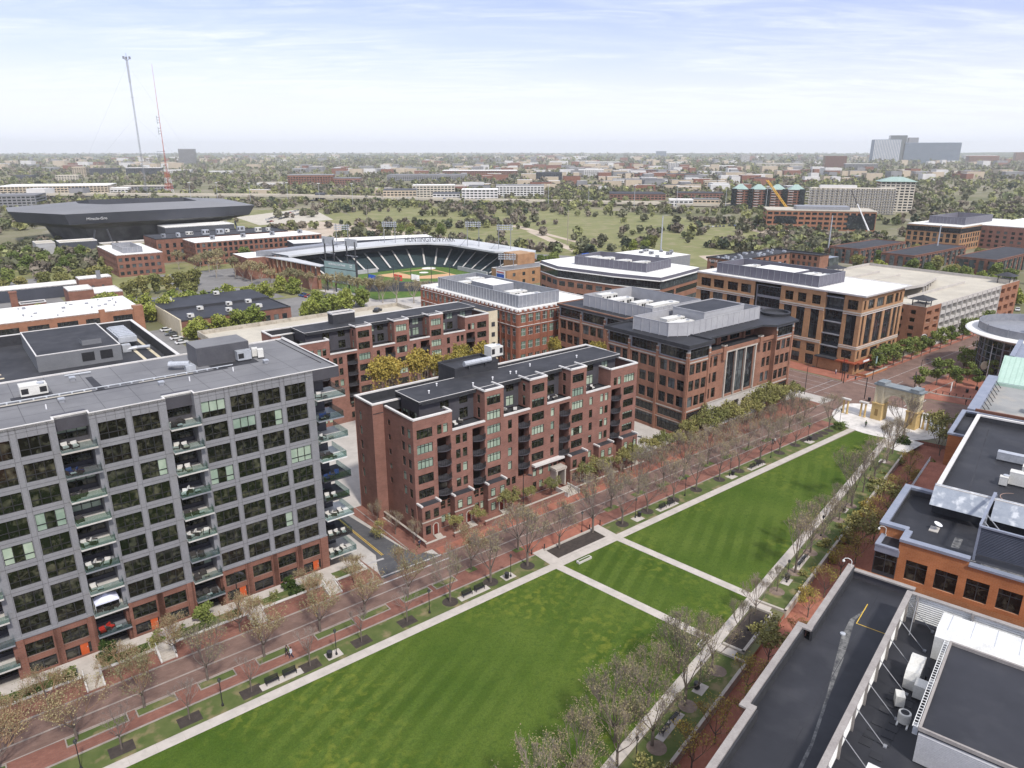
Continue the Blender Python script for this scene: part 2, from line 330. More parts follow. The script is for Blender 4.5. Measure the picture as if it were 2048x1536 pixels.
# ---------------------------------------------------------------- buildings
WM = {}
def win_mesh(w, h, st, var):
    """glass pane (origin at its lower left, x along the wall, z up, y inward) and the frame in front of it"""
    k = (round(w, 2), round(h, 2), st, var)
    if k in WM: return WM[k]
    cell, tr, fm, gl, bar = ST[st]
    nx = max(1, round(w / cell)); g = MB(); f = MB(); xs = [w * i / nx for i in range(nx + 1)]
    zt = h * tr if tr else h
    for i in range(nx):
        for a, b in (((0, zt), (zt, h)) if tr else ((0, h),)):
            mi = 0
            if var == 1: mi = 1
            elif var == 2 and (i == 0 or i == nx - 1): mi = 1
            elif var == 3 and (b == h and tr or (not tr and i % 2)): mi = 1
            elif var == 4 and i >= nx - 1: mi = 1
            g.face([(xs[i], 0, a), (xs[i + 1], 0, a), (xs[i + 1], 0, b), (xs[i], 0, b)], mi)
    y0, y1 = -.07, -.004
    for x in xs: f.box(max(0, x - bar), y0, 0, min(w, x + bar), y1, h)
    for z in [0, h] + ([zt] if tr else []): f.box(0, y0 - .003, max(0, z - bar), w, y1 - .003, min(h, z + bar))
    WM[k] = (g.mesh('window', [K[gl[0]], K[gl[1]]]), f.mesh('frame', K[fm])); return WM[k]
ST = {  # cell width, transom fraction, frame material, (glass, blind), bar half-width
    'B1': (1.1, .34, 'black_metal', ('glass_room', 'glass_blind'), .05), 'res': (.82, .76, 'black_metal', ('glass_room', 'glass_blind'), .045),
    'off': (1.25, .72, 'charcoal', ('glass_dark', 'glass_grey'), .05), 'curt': (1.4, .5, 'charcoal', ('glass_cool', 'glass_grey'), .06),
    'green': (.6, .55, 'coping', ('glass_dark', 'glass_green'), .03), 'far': (2., 0, 'charcoal', ('glass_cool', 'glass_grey'), .08),
    'plain': (1.5, 0, 'charcoal', ('glass_cool', 'glass_grey'), .06), 'open': None}
VARP = {'B1': (.84, .06, .05, .03, .02), 'res': (.52, .30, .06, .08, .04), 'off': (.8, .05, .05, .06, .04), 'curt': (.7, .14, .06, .06, .04), 'green': (.25, .6, .05, .05, .05), 'far': (.6, .4, 0, 0, 0), 'plain': (.7, .2, .05, .05, 0)}
class Bld:
    def __init__(s, name, label, u, v, mats, cat='building', fr='A', z=0, frames=True, group=None, cap=100, seed=1):
        s.root = thing(name, label, cat, u, v, z, fr, group); s.w = MB(); s.mats = mats; s.wins = []; s.frames = frames; s.cap = cap; s.rng = random.Random(seed)
    def wall(s, p, d, L, z0, z1, ops=(), mi=0, dep=.22, win=True):
        """wall from p along unit d (outside on the right of d), with recessed openings (x, z, w, h, style)"""
        n = (d[1], -d[0])
        def P(x, z, y=0): return (p[0] + d[0] * x - n[0] * y, p[1] + d[1] * x - n[1] * y, z)
        zs = sorted(set([z0, z1] + [round(q, 4) for o in ops for q in (o[1], o[1] + o[3])])); zs = [z for z in zs if z0 <= z <= z1]
        for a, b in zip(zs, zs[1:]):
            if b - a < 1e-4: continue
            zm = (a + b) / 2; cur = 0.
            for o in sorted([o for o in ops if o[1] < zm < o[1] + o[3]], key=lambda o: o[0]):
                if o[0] > cur + 1e-4: s.w.face([P(cur, a), P(o[0], a), P(o[0], b), P(cur, b)], mi)
                cur = o[0] + o[2]
            if L > cur + 1e-4: s.w.face([P(cur, a), P(L, a), P(L, b), P(cur, b)], mi)
        for o in ops:
            x, z, w, h, st = o[:5]; dp = o[5] if len(o) > 5 else dep
            a, b, c, e = (x, z), (x + w, z), (x + w, z + h), (x, z + h)
            for q, r in ((a, b), (b, c), (c, e), (e, a)): s.w.face([P(*q), P(*r), P(*r, dp), P(*q, dp)], mi)
            if st and win: s.wins.append((P(x, z, dp), math.atan2(d[1], d[0]), w, h, st))
    def band(s, p, d, L, z, h=.3, pr=.06, mi=1):
        n = (d[1], -d[0]); q = [(p[0], p[1]), (p[0] + d[0] * L, p[1] + d[1] * L)]
        pts = [(q[0][0] + n[0] * pr, q[0][1] + n[1] * pr), (q[1][0] + n[0] * pr, q[1][1] + n[1] * pr), (q[1][0] - n[0] * .02, q[1][1] - n[1] * .02), (q[0][0] - n[0] * .02, q[0][1] - n[1] * .02)]
        s.w.prism(pts, z, z + h, mi)
    def done(s, name='wall'):
        o0 = ORG[s.root.name]; s.wall_obj = s.w.obj(name, s.mats, s.root)
        cm = Vector((0, 0)); rest = {}
        def dist(q): x, y = W2('A', q[0][0], q[0][1]); return x * x + y * y
        s.wins.sort(key=dist)
        for i, (P, a, w, h, st) in enumerate(s.wins):
            pr = VARP[st]; r = s.rng.random(); var = 0
            while var < 4 and r > pr[var]: r -= pr[var]; var += 1
            g, f = win_mesh(w, h, st, var); loc = (P[0] - o0[0], P[1] - o0[1], P[2] - o0[2])
            if i < s.cap:
                wo = part('window', g, s.root, loc, a)
                if s.frames: part('frame', f, wo)
                else: rest.setdefault('f', []).append((f, loc, a))
            else:
                rest.setdefault('g', []).append((g, loc, a)); rest.setdefault('f', []).append((f, loc, a))
        for k, nm in (('g', 'window'), ('f', 'window_frame')):
            if k not in rest: continue
            m = MB(); ms = []; idx = {}
            for me, loc, a in rest[k]:
                ca, sa = math.cos(a), math.sin(a); n = len(m.v)
                for vv in me.vertices:
                    x, y, z = vv.co; m.v.append((loc[0] + x * ca - y * sa, loc[1] + x * sa + y * ca, loc[2] + z))
                for pl in me.polygons:
                    mt = me.materials[pl.material_index]
                    if mt.name not in idx: idx[mt.name] = len(ms); ms.append(mt)
                    m.f.append(tuple(n + i for i in pl.vertices)); m.m.append(idx[mt.name])
            o = m.obj(nm, ms, s.root, (0, 0, 0)); o['kind'] = 'stuff'
        return s.root
XP, YP, XM, YM = (1, 0), (0, 1), (-1, 0), (0, -1)
def grid(x0, n, pitch, w, zs, h, st): return [(x0 + i * pitch, z, w, h, st) for i in range(n) for z in zs]
def roofobj(root, poly, z0, z1, m, par=.4, pw=.3, pm='coping', name='roof'):
    b = MB(); b.prism(poly, z0, z1, 0, 0); o = b.obj(name, K[m], root)
    if par:
        q = MB(); q.ring(poly, pw, z1 - .15, z1 + par, 0); q2 = q.obj('parapet', K[pm], root)
    return o
def rect(x0, y0, x1, y1): return [(x0, y0), (x1, y0), (x1, y1), (x0, y1)]
def text_mesh(txt, size, depth, m):
    c = bpy.data.curves.new('lettering', 'FONT'); c.body = txt; c.size = size; c.extrude = depth; c.align_x = 'CENTER'
    o = bpy.data.objects.new('lettering', c); COL.objects.link(o); dg = bpy.context.evaluated_depsgraph_get()
    me = bpy.data.meshes.new_from_object(o.evaluated_get(dg)); bpy.data.objects.remove(o); me.materials.clear(); me.materials.append(m); return me
# ---------------------------------------------------------------- the setting: terrain, pavements, lawn
def struct(name, mb, m, u=0, v=0, fr='A', z=0):
    o = bpy.data.objects.new(name, mb.mesh(name, K[m] if isinstance(m, str) else [K[q] for q in m], (u, v, 0))); COL.objects.link(o)
    x, y = W2(fr, u, v); o.location = (x, y, z); o.rotation_euler = (0, 0, FR[fr]); o['kind'] = 'structure'; return o
def sheet(name, polys, z, m, fr='A', th=0.):
    b = MB()
    z = z * 2 if z < .07 else z
    for i, p in enumerate(polys):
        z += .0012 if i else 0
        if th: b.prism(p, z - th, z, 0)
        else: b.face([(x, y, z) for x, y in p])
    return struct(name, b, m, 0, 0, fr)
LOW = -.9                                    # the walk right of the lawn lies below the stone wall
b = MB(); S = 30000.
for q in (rect(-S, 27, S, S), rect(-S, -S, S, -120), rect(-S, -120, -50, 27), rect(187, -120, S, 27)): b.face([(x, y, -.02) for x, y in q])
struct('terrain', b, 'terrain', 0, 0, 'B')
b = MB(); b.face([(x, y, LOW) for x, y in rect(-50, -120, 187, 27)])
for p, q in (((-50, 27), (187, 27)), ((187, 27), (187, -120))): b.face([(*p, LOW), (*q, LOW), (*q, -.02), (*p, -.02)])
struct('brick_walk_right', b, 'pave_red', 0, 0, 'B')
# hills on the horizon
rng = random.Random(5); b = MB(); NA, NR = 90, 7
def hh(a, k):
    s = math.sin(a * 5.3 + k) * .5 + math.sin(a * 13.7 + k * 2.1) * .3 + math.sin(a * 31 + k * .7) * .2
    right = max(0, min(1, (a + .1) / .9)); left = max(0, min(1, (-a - .1) / .6))
    return (22 + 15 * s + 48 * right + 25 * left) * math.sin(math.pi * min(1, k / (NR - 2)))
for i in range(NA + 1):
    a = -.95 + 1.9 * i / NA
    for k in range(NR):
        r = 7000 + 1500 * k; b.v.append((r * math.sin(a), r * math.cos(a), -2 + hh(a, k)))
for i in range(NA):
    for k in range(NR - 1): b.f.append((i * NR + k, (i + 1) * NR + k, (i + 1) * NR + k + 1, i * NR + k + 1)); b.m.append(0)
K['hill'] = mat('hill', (.055, .075, .04), (.10, .115, .06), .004, .95, c3=(.20, .19, .15), s3=.012, a3=.5)
struct('hills', b, 'hill', 0, 0, 'W')
# district paving and streets (each sheet some mm above the one below)
sheet('district_paving', [rect(-60, 60, 60, 200), rect(60, 92.8, 200, 200), rect(108, 200, 205, 340)], .004, 'concrete')
sheet('parking_lot', [rect(20, 258, 66, 300), rect(48, 334, 130, 372), rect(112, 268, 150, 330), rect(-40, 340, 46, 470), rect(95, 375, 150, 440)], .012, 'asphalt_old')
sheet('ballpark_lot', [[(275, 300), (330, 290), (345, 330), (300, 420), (262, 430)]], .012, 'asphalt_old')
sheet('brick_street', [rect(-60, 86.5, 190, 92.8), [(190, 55), (209, 57), (207, 150), (190, 150)], rect(208, 79, 420, 99), [(209, 57), (216, 57), (210, 79), (209, 79)]], .02, 'pave_street')
sheet('brick_sidewalk', [rect(-60, 92.8, 47.6, 101), rect(59, 92.8, 134, 100.8), rect(134, 92.8, 184, 100.8), rect(-60, 82.9, 172, 86.5), [(47.6, 92.8), (48, 94.5), (47.6, 101)]], .024, 'pave_walk')
sheet('brick_plaza', [rect(71, 83, 89, 86.5), rect(59.5, 92.9, 130, 95.4), rect(209, 101.3, 217, 166), [(208, 99), (209, 101.2), (232, 101.2), (330, 101.2), (330, 97.6), (214, 97.6)], [(209, 79.5), (215, 82.5), (330, 82.5), (330, 62), (216, 60), (213.5, 68), (211.5, 76)]], .028, 'pave_red')
sheet('side_street', [[(47.6, 92.8), (48.6, 96), (50.4, 100), (48.6, 150), (54.8, 150), (53.2, 116), (55.2, 98.5), (57.6, 95), (59.4, 92.8)]], .03, 'asphalt')
b = MB()
for d in (0, .28): b.face([(51.1 + d, 99.2, .072), (51.22 + d, 99.2, .072), (50.7 + d, 140, .072), (50.58 + d, 140, .072)])
struct('centre_line', b, 'yellow_paint')
b = MB()
for q in ([(47.9, 98.1), (50.9, 97.9), (50.9, 98.4), (47.9, 98.6)], [(47.8, 93.2), (59.2, 92.9), (59.2, 93.25), (47.8, 93.55)], [(46, 91.4), (60, 91.2), (60, 91.5), (46, 91.7)]): b.face([(x, y, .080) for x, y in q])
for i in range(7): b.face([(x, y, .080) for x, y in rect(194 + i * .0, 64 + i * 5.2, 194.15, 67 + i * 5.2)])
for x in (191.2, 197.8, 201.6, 206.4): b.face([(q, r, .080) for q, r in rect(x, 100, x + .14, 148)])
for v0 in (99.4, 102.2): b.face([(x, y, .080) for x, y in rect(191, v0, 207, v0 + .18)])
for u0 in (209.4, 212.6): b.face([(x, y, .080) for x, y in rect(u0, 80, u0 + .3, 97.4)])
for v0 in (76.4, 78.9): b.face([(x, y, .080) for x, y in [(199, v0 - 1.2), (209.4, v0), (209.4, v0 + .22), (199, v0 - .98)]])
for i in range(9): b.face([(x, y, .080) for x, y in rect(216 + i * 12, 88.3, 222 + i * 12, 88.45)])
b.face([(x, y, .080) for x, y in rect(216, 92.3, 330, 92.45)])
struct('road_marking', b, 'white_paint')
b = MB(); b.face([(x, y, .068) for x, y in rect(-60, 89.1, 181, 89.4)]); b.face([(x, y, .068) for x, y in rect(-60, 86.5, 181, 86.7)])
struct('stone_gutter', b, 'gutter')
b = MB()
for x0, x1 in ((-60, 47.2), (59.6, 186)): b.box(x0, 92.8, 0, x1, 93.05, .13)
b.box(-60, 82.75, 0, 71.6, 83.0, .14); b.box(88, 82.75, 0, 171, 83.0, .14)
for i in range(8):
    a0, a1 = math.pi / 2 * i / 8, math.pi / 2 * (i + 1) / 8
    p = [(44.4 + 3.0 * math.sin(a) , 95.8 - 3.0 * math.cos(a)) for a in (a0, a1)]; q = [(44.4 + 2.75 * math.sin(a), 95.8 - 2.75 * math.cos(a)) for a in (a1, a0)]
    b.prism(p + q, 0, .13)
b.box(47.2, 95.8, 0, 47.45, 101, .13); b.box(55.6, 98, 0, 55.8, 118, .13); b.box(208.8, 99, 0, 335, 99.25, .13); b.box(215, 78.75, 0, 330, 79, .13)
struct('kerb', b, 'kerb_dark')
sheet('side_sidewalk', [[(55.8, 95.6), (59.2, 95.6), (57.2, 118), (53.9, 118)]], .05, 'pave_walk', th=.05)
b = MB()
for v0, v1 in ((96.4, 99.6), (101.6, 105.0), (107.2, 110), (112.4, 118)):
    f = lambda v: 55.8 - (v - 97) * .105
    b.face([(f(v0) + .1, v0, .056), (f(v0) + 2.9, v0, .056), (f(v1) + 2.9, v1, .056), (f(v1) + .1, v1, .056)])
struct('sidewalk_slab', b, 'path_concrete')
# lawn and paths
PB = lambda u, o=0.: 52.1 + .2145 * (u - 89.6) + o           # centre line of the right path, in the A grid
sheet('lawn', [[(-45, PB(-45)), (30, PB(30)), (100, PB(100)), (171, PB(171)), (173, 70.5), (171.4, 77.2), (60, 77.6), (-45, 77.6)]], .03, 'lawn')
arc = lambda n, a0, a1, r, c: [(c[0] + r * math.cos(a0 + (a1 - a0) * i / n), c[1] + r * math.sin(a0 + (a1 - a0) * i / n)) for i in range(n + 1)]
sheet('arch_plaza', [arc(28, 0, 2 * math.pi, 13.2, (184.6, 75.5))[:-1], arc(20, 0, 2 * math.pi, 6., (187.4, 83))[:-1], rect(166.6, 63, 176, 70)], .044, 'plaza_stone')
sheet('strip_grass_left', [rect(-45, 79.0, 71.8, 82.75), rect(87.6, 79.0, 171, 82.75)], .032, 'strip_grass')
sheet('strip_grass_right', [rect(10, 27.25, 84.2, 31.2), rect(98.4, 27.25, 182, 31.2)], .032, 'strip_grass', 'B')
sheet('garden_mulch', [rect(74.2, 79.6, 85.5, 83.0)], .036, 'mulch')
sheet('garden_mulch_right', [rect(85.4, 28.3, 96.4, 31.2)], .036, 'mulch', 'B')
pth = [rect(-45, 77.35, 60, 78.95), [(60, 77.35), (172, 77.5), (172, 79.1), (60, 78.95)], [(71.6, 77.4), (73.2, 77.4), (77.2, 50.0), (75.6, 49.6)], [(86.2, 77.4), (87.8, 77.4), (90.9, 52.4), (89.3, 52.2)], rect(71.7, 78.9, 74.1, 83.6), rect(85.6, 78.9, 87.7, 83.6), rect(74, 79, 85.7, 79.6)]
pth.append([(-45, PB(-45, .75)), (-45, PB(-45, -.75)), (172, PB(172, -.75)), (172, PB(172, .75))])
sheet('concrete_path', pth, .05, 'path_concrete')
b = MB(); rng = random.Random(3)
for u0 in list(range(-44, 170, 3)): b.face([(x, y, .108) for x, y in rect(u0, 77.36, u0 + .05, 78.94)])
for u0 in range(-44, 170, 3): b.face([(u0, PB(u0, .74), .118), (u0, PB(u0, -.74), .118), (u0 + .06, PB(u0, -.74), .118), (u0 + .06, PB(u0, .74), .118)])
struct('path_joint', b, 'stone')
sheet('right_landing', [rect(96.4, 28.9, 98.4, 32.6), rect(83.4, 28.9, 85.4, 32.6)], .052, 'path_concrete', 'B')
b = MB()
for u0 in (96.5, 83.5):
    for i in range(5): b.box(u0, 28.9 - .38 * (i + 1), LOW, u0 + 1.8, 28.9 - .38 * i, -.14 - .16 * i)
struct('stair_right', b, 'stone', 0, 0, 'B')
# tree pits beside the paths, planting strips in the street
pits = [(6.8, 80.6), (14.3, 80.5), (21.9, 80.5), (29.8, 80.4), (37.6, 80.7), (45., 80.6)]
ring_pits = [(52.7, 80.7), (60.8, 81.1), (68.5, 81.1), (91.4, 81), (98.8, 81.4), (106.6, 81.4), (113.8, 81.4), (121.6, 81.4), (128.5, 81.4), (136.5, 81.4), (144.3, 81.4), (151.3, 81.6)]
b = MB()
for u, v in pits: b.face([(x, y, .076) for x, y in rect(u - 1.35, v - .95, u + 1.35, v + .95)])
for u, v in ring_pits: b.face([(x, y, .076) for x, y in arc(18, 0, 2 * math.pi, 1.25, (u, v))[:-1]])
for k in range(5): b.face([(x, y, .076) for x, y in arc(14, 0, 2 * math.pi, 1.6 - .12 * k, (156 + k * 2.6, 81.5))[:-1]])
struct('tree_pit', b, 'mulch')
K['mulch_pale'] = mat('mulch_pale', (.17, .125, .10), (.23, .175, .14), .8)
b = MB()
for u, v in ((102.9, 29.9), (110.1, 29.6), (118.1, 29.6), (124.8, 29.8), (133.3, 29.4), (140.8, 29.2), (156.7, 28.9), (168, 29.2), (79.6, 29.4), (71.2, 29.6), (62.8, 29.4), (48, 29.6)): b.face([(x, y, .076) for x, y in arc(14, 0, 2 * math.pi, 1.2, (u, v))[:-1]])
struct('tree_pit_right', b, 'mulch_pale', 0, 0, 'B')
b = MB(); c = MB()
for u0, u1 in ((-9, -4), (2, 8.4), (9.6, 14), (17, 21.4), (24.6, 29), (33, 38.8), (40, 44.5), (47.2, 52), (53, 56.8)):
    c.face([(x, y, .092) for x, y in rect(u0, 84.9, u1, 86.2)]); b.box(u0 - .15, 84.75, 0, u1 + .15, 84.9, .16); b.box(u0 - .15, 86.2, 0, u1 + .15, 86.35, .16); b.box(u0 - .15, 84.9, 0, u0, 86.2, .16); b.box(u1, 84.9, 0, u1 + .15, 86.2, .16)
struct('planting_strip_soil', c, 'strip_grass'); struct('planting_strip_kerb', b, 'kerb_dark')
b = MB()
for u, v in ((94.3, 86.6), (103.3, 87.6), (110.5, 87.2), (116.6, 86.8), (126.1, 87.7), (133, 87.6), (141, 87.6), (149, 87.6), (158, 87.4), (166, 87.4)): b.face([(x, y, .092) for x, y in rect(u - 1.6, v - .7, u + 1.6, v + .7)])
for u, v in ((70.5, 86), (60.5, 86)): b.face([(x, y, .092) for x, y in rect(u - .9, v - .6, u + .9, v + .6)])
struct('street_tree_pit', b, 'strip_grass')
# pads for lamps and benches
b = MB()
for u in (33.3, 64, 95.2, 124.8, 155.8): b.box(u - 1.1, 79.75, 0, u + 1.1, 81.4, .10)
for u in (25.8, 56.9, 103.4, 133.5): b.box(u - 2.8, 79.65, 0, u + 2.8, 80.9, .10)
struct('concrete_pad', b, 'path_concrete')
b = MB()
for u in (106.6, 138, 75, 52.6, 168): b.box(u - 1.1, 29, 0, u + 1.1, 30.4, .10)
for u in (114, 66.8): b.box(u - 2.8, 29.2, 0, u + 2.8, 30.3, .10)
struct('concrete_pad_right', b, 'path_concrete', 0, 0, 'B')
# planted ground behind, dirt site, fields, highway
sheet('rough_field', [[(300, 300), (420, 240), (620, 380), (640, 640), (430, 900), (330, 640), (300, 430)], [(150, 560), (330, 520), (340, 640), (400, 860), (300, 880)], [(60, 380), (95, 380), (95, 560), (60, 640), (-60, 640), (-60, 480), (46, 480)], [(112, 330), (150, 330), (150, 480), (100, 480)]], .006, 'field_grass')
sheet('dirt_site', [[(222, 560), (262, 530), (318, 470), (330, 425), (338, 428), (330, 520), (322, 600), (310, 700), (292, 736), (268, 690), (236, 640)], [(345, 360), (352, 360), (420, 490), (410, 490)], [(380, 380), (384, 380), (440, 540), (430, 540)], [(360, 250), (395, 240), (430, 290), (400, 300)], [(540, 330), (580, 300), (620, 350), (580, 390)]], .014, 'dirt')
sheet('event_lot', [[(250, 690), (330, 700), (372, 840), (350, 850), (262, 790)]], .016, 'roof_tan')
print('setting done')
# ---------------------------------------------------------------- grey apartment block (front left)
B = Bld('apartment_block', 'long grey panelled apartment block with brick base and recessed balcony bays', 0, 101, [K['grey_panel'], K['brick_red'], K['grey_dark_panel'], K['joint'], K['coping']], 'apartment building', cap=100, seed=4)
V1 = 100.9; ZT = 34.4
segs = [(-13., -4.6, (-12.2, -8.2)), (-.9, 8.5, (.35, 4.4)), (12.2, 21.4, (13.05, 17.1)), (25.0, 42.3, (25.8, 29.8, 33.8, 37.8))]
for a, b_, ws in segs:
    ops = [(w - a, 30.45 - 3.4 * k + (.2 if k == 7 else 0), 3.25, 2.45 - (.2 if k == 7 else 0), 'B1') for w in ws for k in range(8)]
    B.wall((a, V1), XP, b_ - a, 6.6, ZT, ops, 0, .2)
    ops = [(w - a, 3.4, 3.1, 2.0, 'B1') for w in ws] + [(w - a, .85, 3.1, 1.75, 'off') for w in ws]
    B.wall((a, V1 - .12), XP, b_ - a, .0, 6.5, ops, 1, .3)
    B.w.box(a - .05, V1 - .3, 6.35, b_ + .05, V1 + .2, 6.6, 0)
    for q in [a] + [w + s for w in ws for s in (-.42, 3.68)] + [b_]:      # brick piers, panel seams
        B.w.box(max(a, q - .42), V1 - .38, 0, min(b_, q + .42), V1 - .1, 6.34, 1)
    for w in ws:
        for k in range(4): B.w.box(w + k * 1.08 - .012, V1 - .012, 32.95, w + k * 1.08 + .012, V1 - .004, ZT - .05, 3)
        for s in (-.1, 3.32): B.w.box(w + s - .012, V1 - .012, 6.6, w + s + .012, V1 - .004, ZT - .05, 3)
    for k in range(9): B.w.box(a, V1 - .010, 29.95 - 3.4 * k + .0, b_, V1 - .002, 29.98 - 3.4 * k, 3)
    B.w.box(a, V1 - .010, 33.6, b_, V1 - .002, 33.625, 3)
    for sx, x in ((YM, a), (YP, b_)):                        # cheeks of the balcony bays
        if x in (-13., 42.3): continue
        p = (x, V1 + 2.4) if sx == YM else (x, V1); B.wall(p, sx, 2.4, 6.5, ZT, (), 0); B.wall(p, sx, 2.4, 0, 6.5, (), 1)
for a, b_ in ((-4.6, -.9), (8.5, 12.2), (21.4, 25.0)):
    L = b_ - a
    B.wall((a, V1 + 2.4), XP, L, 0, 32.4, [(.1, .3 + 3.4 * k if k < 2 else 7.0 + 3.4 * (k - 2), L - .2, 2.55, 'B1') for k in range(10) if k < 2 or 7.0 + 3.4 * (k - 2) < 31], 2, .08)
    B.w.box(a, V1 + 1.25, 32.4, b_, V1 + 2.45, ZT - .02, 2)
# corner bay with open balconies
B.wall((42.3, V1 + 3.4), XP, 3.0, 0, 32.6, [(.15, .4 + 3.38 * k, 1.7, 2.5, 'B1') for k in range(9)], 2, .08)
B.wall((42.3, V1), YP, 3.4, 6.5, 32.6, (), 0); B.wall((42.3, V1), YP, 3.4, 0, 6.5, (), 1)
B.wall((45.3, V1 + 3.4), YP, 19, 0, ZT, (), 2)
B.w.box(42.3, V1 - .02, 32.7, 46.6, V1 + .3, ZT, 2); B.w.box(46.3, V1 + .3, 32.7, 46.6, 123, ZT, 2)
B.wall((45.3, 123.2), XM, 58.3, 0, ZT, (), 0); B.wall((-13, 123), YM, 22, 0, ZT, (), 0)
# lower rear wing
B.wall((30.4, 123.2), YP, 39, 0, 33.2, (), 0); B.wall((30.4, 162), XM, 50, 0, 33.2, (), 0)
r1 = B.done()
poly = [(-13, V1), (-4.6, V1), (-4.6, V1 + 1.2), (-.9, V1 + 1.2), (-.9, V1), (8.5, V1), (8.5, V1 + 1.2), (12.2, V1 + 1.2), (12.2, V1), (21.4, V1), (21.4, V1 + 1.2), (25, V1 + 1.2), (25, V1), (46.6, V1), (46.6, 123.2), (-13, 123.2)]
roofobj(r1, poly, 34.0, 34.25, 'roof_grey', .22, .22, 'coping')
b = MB(); b.prism(rect(-20, 123.3, 30.2, 161.8), 31, 31.3, 0); b.obj('rear_roof', K['roof_dark'], r1)
b = MB(); b.ring([(-20, 123.4), (30.4, 123.4), (30.4, 162), (-20, 162)], .45, 31.2, 33.2, 0); b.obj('rear_parapet', K['charcoal'], r1)
b = MB(); b.ring([(-20, 123.38), (30.45, 123.38), (30.45, 162.05), (-20, 162.05)], .55, 33.2, 33.32, 0); b.obj('rear_coping', K['coping'], r1)
b = MB(); b.box(10.9, 138, 31.2, 23.5, 159, 34.0, 0, 1); b.box(18.2, 141.3, 34.0, 21.2, 144, 34.9, 0, 1); b.obj('rear_penthouse', [mat('rear_metal', (.15, .155, .165), (.18, .185, .195), .5, .5), K['roof_dark']], r1)
b = MB(); b.ring(rect(10.9, 138, 23.5, 159), .2, 33.95, 34.12, 0)
b.obj('penthouse_coping', K['coping'], r1)
b = MB()
for x in (17.4, 20.2): b.box(x, 137.96, 32.0, x + 1.9, 138.02, 33.5)
b.obj('louver', K['black_metal'], r1)
b = MB(); b.box(29.6, 114.2, 34.2, 37.6, 119.6, 37.2, 0, 1)
for k in range(18): b.box(29.55, 114.14, 34.35 + .16 * k, 37.65, 114.2, 34.42 + .16 * k, 0)
ph = b.obj('lift_penthouse', [mat('penthouse_metal', (.10, .10, .112), (.125, .125, .135), .6, .5), K['roof_grey']], r1)
b = MB(); b.box(33.7, 114.05, 34.25, 34.75, 114.15, 36.5); b.obj('door', K['grey_panel'], ph)
b = MB(); b.tube((-13, 112.4, 34.45), (34, 111.6, 34.45), .09); b.tube((12.6, 121, 34.5), (16, 120.8, 34.5), .12)
for i in range(30): b.box(-12 + i * 1.5, 111.9 - i * .02, 34.26, -11.8 + i * 1.5, 112.4 - i * .02, 34.42)
b.obj('roof_pipe', K['galv'], r1)
b = MB(); b.face([(x, y, 34.262) for x, y in rect(-13, 110.6, 33, 111.2)]); b.face([(x, y, 34.262) for x, y in rect(5.2, 113, 10, 114.6)]); b.face([(x, y, 34.262) for x, y in [(15, 111), (16.1, 111), (15.8, 119), (14.9, 119)]]); b.face([(x, y, 34.264) for x, y in rect(31, 111.2, 38, 114)])
b.obj('roof_walkway', K['roof_dark'], r1)
b = MB(); b.face([(x, y, 34.266) for x, y in rect(2, 111.25, 14.5, 111.7)]); b.face([(x, y, 34.266) for x, y in rect(20.5, 111.3, 28, 111.6)]); b.obj('roof_stain', K['roof_tan'], r1)
b = MB()
for v0 in (26.3, 28.6): b.face([(x, y, 31.31) for x, y in rect(v0, 126, v0 + .55, 158)])
for i in range(12): b.box(6.2 - i * .2, 127 + i * 2.6, 31.3, 6.9 - i * .2, 127.6 + i * 2.6, 31.36)
b.obj('pavers', K['tan_wall'], r1)
b = MB()
for i in range(13): b.face([(x, y, 34.258) for x, y in rect(-12 + i * 4.4, V1 + 1.3, -11.92 + i * 4.4, 123)])
for v in (105.2, 109, 117.4): b.face([(x, y, 34.259) for x, y in rect(-13, v, 46, v + .07)])
b.obj('membrane_seam', mat('seam_grey', (.10, .10, .107)), r1)
# balconies of the grey block: slab > glass rail
def balcony(root, x0, x1, y0, y1, z, sm, name='balcony', rails='fr'):
    b = MB(); b.box(x0, y0, z, x1, y1, z + .22); o = b.obj(name, K[sm], root)
    g = MB(); g.box(x0 + .03, y0 + .02, z + .22, x1 - .03, y0 + .05, z + 1.2)
    if 'l' in rails: g.box(x0 + .02, y0 + .05, z + .22, x0 + .05, y1 - .1, z + 1.2)
    if 'r' in rails: g.box(x1 - .05, y0 + .05, z + .22, x1 - .02, y1 - .1, z + 1.2)
    q = g.obj('glass_rail', K['rail_glass'], root); q.parent = o
    return o
rng = random.Random(11); slabs = ['limestone', 'grey_metal', 'concrete', 'grey_panel', 'limestone', 'limestone', 'limestone', 'grey_metal', 'limestone']
for bi, (a, b_) in enumerate(((-4.6, -.9), (8.5, 12.2), (21.4, 25.0))):
    for k in range(9): balcony(r1, a - .05, b_ + .35, V1 - 1.1, V1 + 2.35, 30.0 - 3.4 * k if k < 8 else 3.0, slabs[(k + bi * 2) % 9], rails='lr')
for k in range(9): balcony(r1, 42.32, 47.0 - (.5 if k % 2 else 0), V1 - .9, V1 + 4.6, 29.6 - 3.42 * k, ['limestone', 'grey_metal', 'limestone', 'white_metal', 'charcoal', 'charcoal', 'white_metal', 'charcoal', 'limestone'][k], rails='lr')
